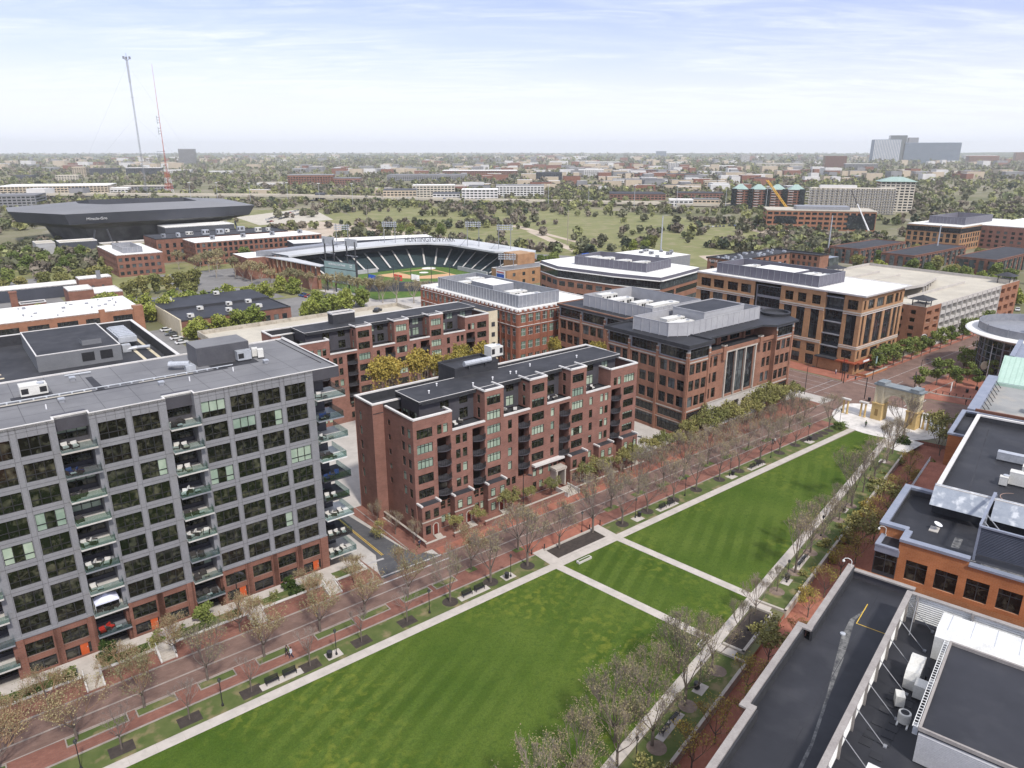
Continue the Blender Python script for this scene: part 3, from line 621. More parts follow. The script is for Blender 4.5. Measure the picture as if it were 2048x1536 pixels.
# front doors, terraces, stoops
b_t = MB(); b_t.box(-13, 96.0, 0, 46.5, 100.5, .8)
struct('terrace', b_t, 'path_concrete')
b = MB()
for a, e in ((-12.8, -7.4), (-3.6, 5.), (7.8, 13.8), (16.8, 26.4), (29.6, 38.4), (41.4, 46)): b.face([(x, y, .812) for x, y in rect(a, 96.05, e, 98.4)])
struct('terrace_bed', b, 'strip_grass')
dn = 0
for w, off in ((-8.2, 1.7), (4.4, 1.8), (13.05, 2.0), (25.8, 1.9), (37.8, 1.8)):
    x = w + off; b = MB(); b.box(x, V1 - .02, .8, x + .95, V1 + .05, 3.0); d = b.obj('door', K['orange_door'], r1)
    b = MB(); b.box(x + .8, V1 - .08, 1.8, x + .86, V1 - .02, 2.0); b.obj('handle', K['galv'], r1).parent = d
    st = thing('stoop_stairs', f'pale concrete stoop stairs with white side walls, {ORD[dn]} from the left along the grey block', 'stairs', x, 95, 0, group='stoops of the grey apartment block')
    b = MB()
    for i in range(6): b.box(x - .5, 93.6 + .42 * i, 0, x + 1.2, 94.02 + .42 * i + .002, .13 * (i + 1))
    b.obj('step', K['stone'], st)
    for sx in (-.75, 1.2):
        b = MB(); q_ = [(93.5, 0), (96.4, 0), (96.4, 1.0), (95.9, 1.0), (93.5, .3)]; b.v += [(x + sx, y, z) for y, z in q_] + [(x + sx + .22, y, z) for y, z in q_]; b.f += [(0, 1, 2, 3, 4), (9, 8, 7, 6, 5), (0, 4, 9, 5), (4, 3, 8, 9), (3, 2, 7, 8), (2, 1, 6, 7)]; b.m += [0] * 6; b.obj('side_wall', K['limestone'], st)
        b = MB(); b.tube((x + sx + .11, 93.6, 1.0), (x + sx + .11, 96.2, 1.75), .03); b.tube((x + sx + .11, 93.6, .9), (x + sx + .11, 93.6, 1.02), .03); b.obj('handrail', K['white_metal'], st)
    dn += 1
gw = thing('garden_wall', 'low brick garden wall with pale coping in front of the grey apartment block', 'wall', -13, 95.8)
wx = [-13, -6.9, -6.0 + 1.6, 5.3, 7.5, 14.1, 16.4, 26.8, 29.2, 38.7, 41.0, 46.6]
b = MB(); c = MB()
for a, e in zip(wx[::2], wx[1::2]): b.box(a, 95.72, 0, e, 95.98, .95); c.box(a - .05, 95.62, .95, e + .05, 96.08, 1.07)
b.box(46.3, 95.98, 0, 46.6, 100.4, .95); c.box(46.2, 96.08, .95, 46.7, 100.4, 1.07)
b.obj('brickwork', K['brick_brown'], gw); c.obj('coping', K['limestone'], gw)

# ---------------------------------------------------------------- brick apartment blocks (middle and behind)
def juliet(root, x, y0, w, z, nm='balcony'):
    """bowed balcony with dark picket rail"""
    n = 8; pts = [(x + w * i / n, y0 - .95 * math.sin(math.pi * (.12 + .76 * i / n))) for i in range(n + 1)]
    b = MB(); b.prism([(x, y0 + 1.6)] + pts + [(x + w, y0 + 1.6)], z - .2, z, 0); o = b.obj(nm, K['grey_dark_panel'], root)
    r = MB()
    for (p, q) in zip(pts, pts[1:]):
        r.tube((*p, z + 1.0), (*q, z + 1.0), .035, 4); r.tube((*p, z + .12), (*q, z + .12), .03, 4); r.tube((*p, z), (*p, z + 1.0), .03, 4)
        for k in range(1, 5):
            t = k / 5; r.tube((p[0] + (q[0] - p[0]) * t, p[1] + (q[1] - p[1]) * t, z + .1), (p[0] + (q[0] - p[0]) * t, p[1] + (q[1] - p[1]) * t, z + 1.), .014, 3, caps=False)
    q = r.obj('railing', K['black_metal'], root); q.parent = o
    return o
def brick_block(nm, lab, du, V, seed, stoops, endbays, zoff=0., cap=100):
    """long seven-storey brick block: bays rise past a set-back dark attic; du, V place it in the street grid"""
    B = Bld(nm, lab, du + 59.4, V, [K['brick_brown'], K['coping'], K['charcoal'], K['grey_dark_panel']], 'apartment building', cap=cap, seed=seed)
    X = lambda u: u - 59.4 + du + 59.4
    tops = [20.2 - 2.85 * k for k in range(5)]
    def cols(u, w, rows, h=1.75, st='res'): return [(u, t - h, w, h, st) for t in rows]
    def seg(a, e, zt, ops, z0=0., par=True, y=V):
        B.wall((du + a, y), XP, e - a, z0, zt, [(o[0] - a,) + tuple(o[1:]) for o in ops], 0, .2)
        if par: B.w.box(du + a, y - .12, zt, du + e, y + .4, zt + .28, 1)
    bal = [(2.9, z) for z in ()]
    def balc_ops(u, w, z0=4.3, z1=17.7): return [(u, z0, w, z1 - z0, None, 1.6)]
    twn = lambda us, w=.95: [(u, z, w, 1.6, 'res') for u in us for z in (.9, 3.7)]
    r5 = tops; r4 = tops[1:]; r6 = [23.15] + tops
    seg(59.4, 67.5, 22.1, cols(60.1, 3.2, r5) + cols(64.3, .95, [20.2]) + cols(65.6, .95, [20.2]) + balc_ops(64.2, 2.9) + twn((64.6, 66.)))
    seg(67.5, 74.8, 18.4, cols(68.2, 1.0, r4) + cols(69.7, 1.0, r4) + balc_ops(71.9, 2.8) + twn((72.2, 73.5)))
    for a, w1 in ((74.8, .5), (85.7, .5), (96.4, .5)): seg(a, a + 4.4, 24.2, cols(a + w1, 3.15, r6) + twn((a + .9, a + 2.6)))
    for a, e in ((79.2, 85.7), (90.1, 96.4)): seg(a, e, 18.4, cols(a + 1.05, .95, r4) + balc_ops(e - 2.95, 2.75) + twn((a + .6, a + 2.)))
    seg(100.8, 108, 18.4, cols(101.9, .95, r4) + cols(105.1, .95, r4) + cols(106.5, .95, r4) + twn((102, 104, 106)))
    seg(108, 116.3, 22.1, cols(112.2, 3.2, r5) + cols(109., .95, [20.2]) + cols(110.3, .95, [20.2]) + balc_ops(108.4, 2.9) + twn((113, 114.6)))
    # returns of the tall bays, set-back dark attic
    for a in (74.8, 85.7, 96.4):
        B.wall((du + a, V + 3.6), YM, 3.6, 18.4, 24.2, [(1.2, 21.6, .9, 1.6, 'res'), (1.2, 18.7, .9, 2., 'res')], 0, .15); B.wall((du + a + 4.4, V), YP, 3.6, 18.4, 24.2, (), 0)
        B.w.box(du + a - .12, V - .1, 24.2, du + a + .2, V + 3.6, 24.48, 1); B.w.box(du + a + 4.2, V + .4, 24.2, du + a + 4.52, V + 3.6, 24.48, 1)
    B.wall((du + 67.5, V), YP, 2.6, 18.4, 22.1, (), 0); B.wall((du + 108, V + 3.6), YM, 3.6, 18.4, 22.1, (), 0)
    B.w.box(du + 107.9, V + .4, 22.1, du + 108.3, V + 3.6, 22.38, 1); B.w.box(du + 67.2, V + .4, 22.1, du + 67.6, V + 2.6, 22.38, 1)
    for a, e in ((63, 74.8), (79.2, 85.7), (90.1, 96.4), (100.8, 113)):
        L = e - a; z0 = 18.3
        ops = [(x, z, 1.9, h, 'res') for x in ([4.4, 8.6] if L > 10 and a < 70 else [L - 3.1] if L < 8 else [1.2, 3.6, 8]) for z, h in ((18.7, 2.0), (21.6, 1.7))] + ([(1.0, 21.6, 1.5, 1.7, 'res'), (1.2, 18.7, 1.4, 2., 'res')] if L < 8 else [])
        B.wall((du + a, V + 3.6), XP, L, z0, 23.4, ops, 3, .12)
        B.w.box(du + a, V + 2.6, 23.45, du + e, V + 3.7, 23.8, 2)
    B.wall((du + 63, V + 10), YM, 6.4, 18.3, 23.6, [(.6, 19, 1.7, 2.2, 'res'), (3., 19, 2.4, 2.4, 'res')], 3, .1); B.wall((du + 113, V + 3.6), YP, 6, 18.3, 23.6, (), 3)
    # ends and back
    end = [(y, z - 1.7, 1.05, 1.7, 'res') for z in tops + [4.9] for y in (6.2, 8.2)] + [(1.4, z - 1.3, .9, 1.1, 'res') for z in tops]
    B.wall((du + 59.4, V + 10.2), YM, 10.2, 0, 22.1, end, 0, .15); B.w.box(du + 59.3, V + .4, 22.1, du + 59.75, V + 9.6, 22.38, 1)
    B.wall((du + 57.2, V + 10.2), XP, 2.2, 0, 22.6, (), 0)
    B.wall((du + 57.2, V + 17), YM, 6.8, 0, 22.6, [(1.5, z - 1.7, .9, 1.7, 'res') for z in tops + [5.]], 0, .15)
    B.w.ring([(du + 57.1, V + 10.1), (du + 117.2, V + 10.1), (du + 117.2, V + 17.1), (du + 57.1, V + 17.1)], .45, 22.6, 22.88, 1)
    B.wall((du + 117.1, V + 17), XM, 60, 0, 22.6, (), 0); B.wall((du + 116.3, V), YP, 10.2, 0, 22.1, (), 0)
    B.w.box(du + 115.9, V + .4, 22.1, du + 116.4, V + 10, 22.38, 1)
    root = B.done()
    b = MB(); b.prism(rect(du + 57.3, V + 10.2, du + 117, V + 16.9), 20.8, 21.0, 0); b.prism(rect(du + 59.5, V + .3, du + 67.4, V + 10.1), 18.1, 18.3, 1); b.prism(rect(du + 67.5, V + .3, du + 108, V + 3.7), 17.9, 18.1, 0); b.prism(rect(du + 108, V + .3, du + 116.2, V + 10), 18.1, 18.32, 0)
    b.obj('terrace_roof', [K['roof_dark'], K['roof_tan']], root)
    b = MB(); b.ring(rect(du + 57.5, V + 10.3, du + 116.9, V + 16.8), .15, 21, 22.6, 0); b.obj('parapet_lining', K['charcoal'], root)
    y1 = V + 10.9; b = MB(); tz = 24.15
    poly = [(du + 62.4, V + 2.6), (du + 74.8, V + 2.6)]
    for a in (74.8, 85.7, 96.4): poly += [(du + a, V + .3), (du + a + 4.4, V + .3), (du + a + 4.4, V + 2.6)] + ([(du + {74.8: 85.7, 85.7: 96.4}[a], V + 2.6)] if a < 96 else [])
    poly += [(du + 113.4, V + 2.6), (du + 113.4, y1), (du + 62.4, y1)]
    b.prism(poly, tz - .45, tz, 2, 0); b.ring([(du + 62.4, V + 2.6), (du + 113.4, V + 2.6), (du + 113.4, y1), (du + 62.4, y1)], .12, tz, tz + .05, 1)
    b.obj('attic_roof', [K['roof_dark'], K['coping'], K['charcoal']], root)
    b = MB(); b.prism(rect(du + 62.4, y1 - .1, du + 113.4, y1), 21, tz - .4, 0); b.obj('attic_back_wall', K['charcoal'], root)
    for x, rows in ((64.2, r4), (71.9, r4), (82.75, r4), (93.45, r4), (108.4, r4)):
        for t in rows: juliet(root, du + x, V, 2.8, t - 1.95)
    if stoops:
        for i, (a, wd) in enumerate(((59.6, 3.9), (66.6, 4.2), (74.2, 4.3), (95.4, 4.7), (103.6, 4.3), (110.7, 4.9))):
            zt = 6.3; b = MB(); b.box(du + a, V - 1.6, 0, du + a + wd, V + .02, zt, 0, 1)
            b.box(du + a - .1, V - 1.7, 3.1, du + a + wd + .1, V - 1.5, 3.3, 2); o = b.obj('entrance_bay', [K['brick_brown'], K['roof_dark'], K['stone']], root)
            b = MB()
            for s in (0, wd): b.box(du + a + s - .18, V - 1.75, zt, du + a + s + .18, V + .1, zt + .3)
            b.obj('coping', K['coping'], root).parent = o
            for x, z in ((.6, 3.75), (wd - 1.5, 3.75), (.6, .8)):
                g, f = win_mesh(1.0, 1.6, 'res', i % 3); w = part('window', g, root, (du + a + x - ORG[root.name][0], V - 1.66 - V, z)); part('frame', f, w)
            b = MB(); n = 10; xd = du + a + wd - 1.25
            for k in range(n):
                t0, t1 = math.pi * k / n, math.pi * (k + 1) / n
                q = [(xd - .62 * math.cos(t0), 2.0 + .62 * math.sin(t0)), (xd - .62 * math.cos(t1), 2.0 + .62 * math.sin(t1)), (xd - .42 * math.cos(t1), 2. + .42 * math.sin(t1)), (xd - .42 * math.cos(t0), 2. + .42 * math.sin(t0))]
                b.face([(x, V - 1.75, z) for x, z in q])
            b.box(xd - .62, V - 1.75, .3, xd - .42, V - 1.6, 2.); b.box(xd + .42, V - 1.75, .3, xd + .62, V - 1.6, 2.); fr = b.obj('door_surround', K['stone'], root)
            b = MB(); b.box(xd - .42, V - 1.68, .3, xd + .42, V - 1.61, 2.35); b.obj('door', K['red_door'], root)
            b = MB()
            for k in range(4): b.box(xd - .7, V - 2. - .35 * (k + 1), 0, xd + .7, V - 2 - .35 * k + .001, .42 - .1 * k)
            b.obj('step', K['stone'], root)
    return root
r2 = brick_block('apartment_block', 'seven storey brown brick apartment block with bowed black balconies and stone arched doors', 0, 101, 21, True, 1)
r3 = brick_block('apartment_block', 'brown brick apartment block with dark attic behind yellow-green trees and the parking deck', 5.3, 161.8, 33, False, 0)
b = MB(); b.box(75.5, 111.5, 20.9, 86, 117.4, 25.6, 0, 1); b.box(83, 112.0, 25.6, 86, 114, 26.3, 0, 1); b.obj('roof_core', [K['charcoal'], K['roof_dark']], r2)
b = MB(); b.ring(rect(75.4, 111.4, 86.1, 117.5), .25, 25.6, 26.1, 0); b.obj('core_parapet', K['charcoal'], r2)
b = MB(); b.box(77.3, 168.5, 24.1, 83.4, 171.4, 26.6, 0, 1); b.ring(rect(77.2, 168.4, 83.5, 171.5), .25, 26.6, 27.0, 2); b.obj('roof_core', [K['charcoal'], K['roof_dark'], K['coping']], r3)
b = MB(); b.box(121.7, 162.4, 0, 125.2, 179, 22.6, 0, 1)
for k in range(6): b.box(123., 162.32, 3 + k * 3, 124.2, 162.42, 4.3 + k * 3, 2)
b.obj('stair_tower', [K['tan_wall'], K['roof_dark'], K['charcoal']], r3)
# main entrance, garden walls and stoops in front of the brick block
b = MB(); xd = 92.6
b.box(xd - 1.3, 99.1, .6, xd - .95, 101, 4.2); b.box(xd + .95, 99.1, .6, xd + 1.3, 101, 4.2); b.box(xd - 1.5, 99.05, 4.2, xd + 1.5, 101, 4.7); b.obj('entrance_portal', K['stone'], r2)
b = MB(); b.box(86.2, 99.9, 6.2, 94.2, 101.0, 6.6); b.obj('ledge', K['coping'], r2)
gw = thing('garden_wall', 'low brown brick garden wall with stone coping along the brick apartment block', 'wall', 58.3, 98)
b = MB(); c = MB()
for a, e in ((58.3, 62.4), (64.3, 69.3), (71.2, 77), (79, 91.0), (94.4, 98.5), (100.3, 106.6), (108.5, 114.8)):
    b.box(a, 96.3, 0, e, 96.55, .9); c.box(a - .05, 96.22, .9, e + .05, 96.63, 1.0)
b.box(58.3, 96.55, 0, 58.55, 118, 1.1); c.box(58.22, 96.63, 1.1, 58.63, 118, 1.2)
b.obj('brickwork', K['brick_brown'], gw); c.obj('coping', K['stone'], gw)
t = thing('entrance_stairs', 'wide pale stone entrance stairs before the portal of the brick apartment block', 'stairs', 92.6, 97)
b = MB()
for i in range(7): b.box(91.2, 95.4 + i * .45, 0, 94.1, 95.85 + i * .45, .1 * (i + 1))
b.obj('step', K['stone'], t)
for x in (91.0, 94.1): b = MB(); b.box(x, 95.3, 0, x + .25, 99, 1.0); b.obj('side_wall', K['limestone'], t)
# ---------------------------------------------------------------- brick office with glass attic (centre)
def screen(name, lab, poly, z0, h, m, fr='A', rib=2.2, group=None, cat='screen wall'):
    """louvred plant screen on a roof: panels and ribs"""
    t = thing(name, lab, cat, poly[0][0], poly[0][1], z0, fr, group); b = MB(); r = MB(); k = len(poly)
    for i in range(k):
        p, q = Vector(poly[i]), Vector(poly[(i + 1) % k]); d = q - p; L = d.length; d.normalize(); n = Vector((d.y, -d.x))
        b.prism([p, q, q - n * .12, p - n * .12], z0 + .15, z0 + h)
        m_ = max(1, int(L / rib))
        for j in range(m_ + 1):
            c = p + d * (L * j / m_); r.prism([c - d * .06 + n * .08, c + d * .06 + n * .08, c + d * .06 - n * .03, c - d * .06 - n * .03], z0, z0 + h + .06)
        r.prism([p + n * .05, q + n * .05, q - n * .16, p - n * .16], z0 + h, z0 + h + .1)
    b.obj('panel', K[m[0]], t); r.obj('rib', K[m[1]], t); return t
HN = [0]
def hvac(u, v, z, L, D, H, lab, fr='A', m='mech_white', rz=0., group=None):
    """rooftop air handler: cabinet with a hood, louvre slots, curb"""
    t = thing('rooftop_unit', lab, 'rooftop unit', u, v, z, fr, group, rz)
    b = MB(); b.box(0, 0, .25, L, D, H); b.prism([(-.02, -.02), (L * .72, -.02), (L * .72, D + .02), (-.02, D + .02)], H, H + .12); b.obj('cabinet', K[m], t, (0, 0, 0))
    b = MB(); b.box(.1, .1, 0, L - .1, D - .1, .25); b.obj('curb', K['roof_dark'], t, (0, 0, 0))
    b = MB(); n = max(2, int(L / .9))
    for i in range(n):
        if i % 3 != 1: b.box(i * L / n + .12, -.03, H * .35, (i + 1) * L / n - .12, .02, H * .85)
    for i in range(2): b.box(L - .02, D * (.12 + .42 * i), H * .35, L + .03, D * (.42 + .42 * i), H * .85)
    b.obj('louver', K['black_metal'], t, (0, 0, 0)); b = MB()
    for i in range(max(1, int(L / 3))): b.lathe([(.42, H + .0), (.45, H + .22), (.4, H + .24)], 12, 0, (L * .78 + .9 * (i % 2) * .4, D * .3 + i * .2))
    b.obj('fan', K['galv'], t, (0, 0, 0)); return t
B = Bld('office_building', 'brick office building with dark glass attic storey and grey roof screens', 134, 101, [K['brick_b4'], K['stone'], K['charcoal'], K['grey_metal'], K['limestone']], 'office building', cap=100, seed=8)
F4 = [(6.9 + 4.05 * k) for k in range(3)]
def face4(p, d, L, bays, attic=True, low=True, stone=False):
    ops = []; n = len(bays)
    for (x, w, c) in bays:
        for z in F4: ops += [(x + .25 + i * (w - .3) / c, z + .7, (w - .3) / c - .55, 2.6, 'off') for i in range(c)]
        if low: ops += [(x + .3, .7, w - .6, 2.7, 'off'), (x + .3, 4.2, w - .6, 2.0, 'off')]
    B.wall(p, d, L, 0, 19.3, ops, 0, .25)
    if attic: B.wall(p, d, L, 19.3, 22.4, [(x + .2, .25 + 19.3, w - .4, 2.4, 'off') for x, w, c in bays], 3, .15)
    for z in (6.5, 18.6): B.band(p, d, L, z, .3, .1, 1)
    if low: B.band(p, d, L, 3.55, .18, .06, 1)
    nn = (d[1], -d[0])
    for x in [0] + [b[0] + b[1] for b in bays]:
        x0, x1 = max(0, x - .35), min(L, x + .35); q = [(p[0] + d[0] * a + nn[0] * o, p[1] + d[1] * a + nn[1] * o) for a, o in ((x0, .22), (x1, .22), (x1, -.02), (x0, -.02))]
        B.w.prism(q, 0, 21.2 if attic else 18.6, 0); B.w.prism([(a + nn[0] * .03, c + nn[1] * .03) for a, c in q], 20.1, 20.35, 1); B.w.prism(q, 21.2, 21.4, 1) if attic else None
face4((134, 127), YM, 26, [(.4, 7.2, 3), (8.2, 8.6, 3), (17.4, 8.4, 3)])
face4((134, 101), XP, 8.4, [(.5, 7.4, 3)]); face4((170.3, 101), XP, 8.4, [(.5, 7.4, 3)])
# recessed middle of the street front
ops = [(x, z + .7, 1.55, 2.6, 'off') for z in F4 for x in (.6, 2.9, 24.0, 26.2)] + [(1.2, .6, 2.2, 4., 'off'), (4.6, .6, 2., 4., 'off'), (8, .6, 2.2, 4.2, 'off'), (12, .4, 3, 4.6, 'off'), (16.5, .6, 2.2, 4.2, 'off'), (21, .6, 2.2, 4.2, 'off'), (25, .6, 2.2, 4.2, 'off')]
ops += [(8.2 + i * 4.1, 7.4, 3.3, 11.0, 'curt') for i in range(3)]
B.wall((142.4, 102), XP, 27.9, 6.5, 19.0, [o for o in ops if o[1] > 6.5], 0, .3); B.wall((142.4, 101.9), XP, 27.9, 0, 6.5, [o for o in ops if o[1] < 6], 4, .3)
for x in (149.9, 153.9, 158.0, 162.4): B.w.box(x, 101.62, 7.0, x + .45, 102.05, 18.7, 1)
B.w.box(149.6, 101.6, 18.6, 163.2, 102.05, 19.0, 1); B.band((142.4, 101.9), XP, 27.9, 6.5, .35, .12, 1); B.band((142.4, 102), XP, 7.2, 18.7, .25, .1, 1)
B.w.box(142.4, 101.6, 19.0, 170.3, 102, 19.9, 0)
for x in (148.2, 163.8): B.w.box(x, 101.3, 17, x + 1.2, 102.1, 20.8, 0); B.w.box(x - .05, 101.25, 20.5, x + 1.25, 102.15, 20.8, 1)
B.wall((142.4, 107.6), XP, 27.9, 18.8, 22.3, [(1.5 + 5.2 * i, 19.2, 4.2, 2.4, 'off') for i in range(5)], 0, .3)
for x in (142.6, 152.9, 153.9, 164.6): B.w.box(x, 106.9, 18.8, x + .7, 107.65, 22.0, 0)
B.wall((142.4, 101), YP, 7, 18.8, 22.3, (), 0); B.wall((170.3, 108), YM, 7, 18.8, 22.3, (), 0)
B.wall((142.4, 101), YP, 1.2, 0, 19, (), 0); B.wall((170.3, 102.2), YM, 1.2, 0, 19, (), 0)
# rear wing and unseen sides
face4((144.3, 157), YM, 30, [(.5, 9, 3), (10, 9, 3), (19.6, 9, 3)]); B.wall((134, 127), XP, 11, 0, 22, (), 0)
B.wall((178.7, 101), YP, 56, 0, 22.3, (), 0); B.wall((178.7, 157), XM, 34.4, 0, 22.3, (), 0)
r4 = B.done()
b = MB(); b.prism([(133.3, 100.4), (143, 100.4), (145, 103.2), (167, 103.2), (169.6, 100.4), (179.8, 100.4)] + arc(10, -.4, math.pi * .9, 4.2, (180.2, 108.8)) + [(179.4, 157.4), (143.7, 157.4), (143.7, 127.8), (133.3, 127.8)], 22.4, 22.9, 0, 1); b.prism(rect(142.5, 102, 170.2, 107.7), 18.7, 18.95, 2)
b.obj('roof', [K['charcoal'], K['roof_black'], K['roof_dark']], r4)
b = MB(); b.ring([(133.3, 100.4), (179.8, 100.4), (179.8, 157.4), (143.7, 157.4), (143.7, 127.8), (133.3, 127.8)][:1] + [(143, 100.4), (143, 127.8), (133.3, 127.8)], .3, 22.9, 23.3, 0); b.ring(rect(143.7, 130, 179.4, 157.4), .3, 22.9, 23.2, 1); b.obj('parapet', [K['charcoal'], K['brick_b4']], r4)
b = MB(); b.lathe([(3.9, 22.9), (4.1, 23.6), (3.6, 23.6), (3.5, 22.92)], 24, 0, (181.6, 108.8)); b.obj('rotunda_curb', K['charcoal'], r4)
screen('roof_screen', 'light grey ribbed screen on the front roof of the brick office with glass attic', [(136.8, 121), (137.4, 110.2), (141.6, 107.6), (172, 107.6), (172, 121)], 22.9, 3.4, ('screen_light', 'screen_light'))
screen('roof_screen', 'light grey ribbed screen enclosing the rear roof plant of the brick office', [(147.5, 150), (147.5, 124), (168, 124), (168, 150)], 22.9, 3.4, ('screen_light', 'screen_light'))
b = MB(); b.box(150.3, 109.5, 22.9, 167.3, 119.5, 27.2, 0, 1); b.ring(rect(150.2, 109.4, 167.4, 119.6), .2, 27.2, 27.4, 0); b.obj('plant_room', [K['screen_light'], K['roof_black']], r4)
for i, (u, v, L, D, H) in enumerate(((140.2, 110.8, 8, 2.6, 2.6), (142.2, 114.6, 7, 2.4, 2.8), (150, 140, 8, 3, 2.8), (151, 146, 6.5, 2.8, 3.2), (152.5, 134, 7, 2.6, 2.6), (152, 127.5, 11, 3, 2.9))):
    hvac(u, v, 22.9, L, D, H, f'white air handler in the light grey roof screens, {ORD[i]} from the front', group='air handlers of the brick office')
# ---------------------------------------------------------------- tan brick office on the corner
B = Bld('office_building', 'six storey tan brick corner office with white roof and restaurant at its foot', 217, 101.5, [K['brick_tan'], K['stone'], K['charcoal'], K['grey_metal'], K['coping']], 'office building', cap=100, seed=12)
def face5(p, d, L, bays, z0=0):
    ops = []
    for x, w in bays: ops += [(x, 20.1, w, 2.9, 'off'), (x, 8.9, w, 9.6, 'curt'), (x, 4.7, w, 2.6, 'off'), (x, .5, w, 3.3, 'curt')]
    B.wall(p, d, L, z0, 24.4, ops, 0, .35)
    for z in (7.9, 19.0): B.band(p, d, L, z, .45, .18, 1)
    B.band(p, d, L, 18.5, .2, .08, 4); B.band(p, d, L, 8.6, .2, .08, 4)
face5((217, 101.5), XP, 27.5, [(1.2, 1.2), (3.9, 3.9), (9.4, 4.6), (15.5, 4.6), (21.4, 2.2), (24.6, 1.4)])
face5((217, 107.2), YM, 5.7, [(1.2, 3.2)])
B.wall((217.6, 113), YM, 5.8, 0, 23.2, [(.2, .5 + 3.9 * k, 5.3, 3.0, 'curt', .9) for k in range(6)], 2, .9)
for k in range(1, 6): B.w.box(216.6, 107.3, 3.7 + 3.9 * k - .2, 218.6, 112.9, 3.7 + 3.9 * k + .1, 3)
face5((216.4, 128.4), YM, 15.4, [(1.6, 2.9), (6.1, 2.9), (11., 2.9)]); 
B.wall((216.4, 113), XP, 1.3, 0, 24.4, (), 0); B.wall((217, 107.2), XP, .8, 0, 24.4, (), 0)
B.wall((217.2, 138), YM, 9.6, 0, 23.4, [(.5, .6 + 3.9 * k, 8.6, 3.1, 'curt') for k in range(6)], 3, .2)
face5((216.4, 162), YM, 24, [(1.8, 4.2), (7.2, 4.2), (13., 4.2), (18.4, 4.)])
B.wall((244.5, 101.5), YP, 60.5, 0, 24.4, (), 0); B.wall((244.5, 162), XM, 28, 0, 24.4, [(3, 20, 8, 3, 'off')], 0)
B.w.box(216.0, 105, .2, 217.1, 112.6, 3.9, 0); B.w.box(214.8, 106.8, 3.9, 217.6, 113.4, 4.3, 2)
r5 = B.done()
b = MB(); b.prism([(216.2, 100.4), (246, 100.4), (246, 162), (216.2, 162)], 24.4, 24.75, 1, 0); b.ring(rect(216, 100.2, 246.2, 162.2), .5, 24.75, 24.98, 1); b.obj('roof', [K['roof_white'], K['coping']], r5)
screen('roof_screen', 'long purple-grey ribbed plant screen on the white roof of the tan corner office', [(219.4, 156), (219.4, 117.4), (235.5, 117.4), (235.5, 156)], 24.75, 3.6, ('screen_purple', 'grey_metal'))
b = MB(); b.box(222, 128, 24.75, 232, 143, 27.9, 0, 1); b.obj('plant_room', [K['screen_purple'], K['roof_white']], r5)
for i, (u, v) in enumerate(((222, 119), (222, 123), (222, 146))): hvac(u, v, 24.75, 9, 2.8, 2.9, f'white air handler on the tan corner office, {ORD[i]} from the corner', group='air handlers of the tan office')
aw = thing('awning', 'red-brown restaurant canopy along the foot of the tan corner office', 'awning', 217, 100, 3.6)
b = MB(); b.box(217, 99.6, 3.7, 236, 101.4, 4.1); b.box(215.2, 100.4, 3.7, 216.9, 106.6, 4.1); b.obj('canopy', mat('canopy_red', (.30, .075, .035)), aw)
b = MB()
for x in (219, 225, 231): b.box(x, 99.5, 4.1, x + 3.6, 99.7, 4.6)
b.obj('sign_panel', K['white'], aw)
part('lettering', text_mesh('BAR', .9, .05, K['red_sign']), aw, (-1.95, 3.2, .75), R(-90)).rotation_euler = (R(90), 0, R(-90))
pt = thing('patio_fence', 'low brick planter wall enclosing the restaurant patio on the corner', 'wall', 217, 97.6)
b = MB(); b.box(217.5, 97.4, 0, 231, 97.7, .8); b.box(217.5, 97.7, 0, 217.8, 100.5, .8); b.obj('brickwork', K['brick_orange'], pt); b = MB(); b.box(217.4, 97.3, .8, 231.1, 97.8, .92); b.obj('coping', K['stone'], pt)
# ---------------------------------------------------------------- parking garage right
B = Bld('parking_garage', 'large concrete parking garage with brick corners and open top deck', 263.5, 101.3, [K['brick_hall'], K['grey_conc_frame'], K['roof_tan'], K['black_metal'], K['charcoal']], 'parking garage', seed=2)
B.wall((263.5, 101.3), XP, 11.8, 0, 15.2, [(x, 3.9 + 2.75 * k, 3.6, 1.5, None, 1.2) for k in range(4) for x in (.9, 7.2)] + [(7.4, .2, 3.6, 2.8, None, 1.4)], 0)
B.wall((275.3, 101.3), XP, 55.4, 0, 14.9, [(.5 + 4.62 * i, .5 + 2.9 * k, 3.9, 1.75 if k else 2.0, None, 1.3) for i in range(12) for k in range(5)], 1)
for i in range(13): B.w.box(275.25 + 4.62 * i, 101.05, 0, 275.6 + 4.62 * i, 101.35, 15.0, 1)
B.wall((330.7, 101.3), XP, 21, 0, 15.2, [(1.3 + 6.6 * i, 1.0 + 3.55 * k, 4.2, 1.9, None, 1.3) for i in range(3) for k in range(4)], 0)
B.wall((263.5, 165), YM, 63.7, 0, 15.2, [(50.2, 3.9 + 2.75 * k, 6, 1.5, None, 1.2) for k in range(4)] + [(58.6, 3.9 + 2.75 * k, 1.8, 1.5, None, 1.) for k in range(4)], 0)
B.wall((351.7, 101.3), YP, 63, 0, 15.2, (), 0); B.wall((351.7, 164.3), XM, 88, 0, 15.2, (), 1)
rg = B.done()
b = MB(); b.prism(rect(263.8, 101.6, 351.4, 115), 13.9, 14.1, 0); b.prism(rect(263.8, 115, 280, 164), 13.9, 14.08, 0); b.prism(rect(332, 115, 351.4, 164), 13.9, 14.08, 0); b.prism(rect(280, 150, 332, 164), 13.9, 14.06, 0)
b.face([(280, 115.2, 11.2), (300, 115.2, 11.6), (332, 115.2, 14.1), (332, 128, 14.1), (280, 128, 11.2)], 0); b.face([(280, 128, 13.2), (299, 118, 16.2), (332, 126, 14.15), (332, 150, 14.15), (280, 150, 14.1)], 0)
b.obj('top_deck', K['roof_tan'], rg)
b = MB()
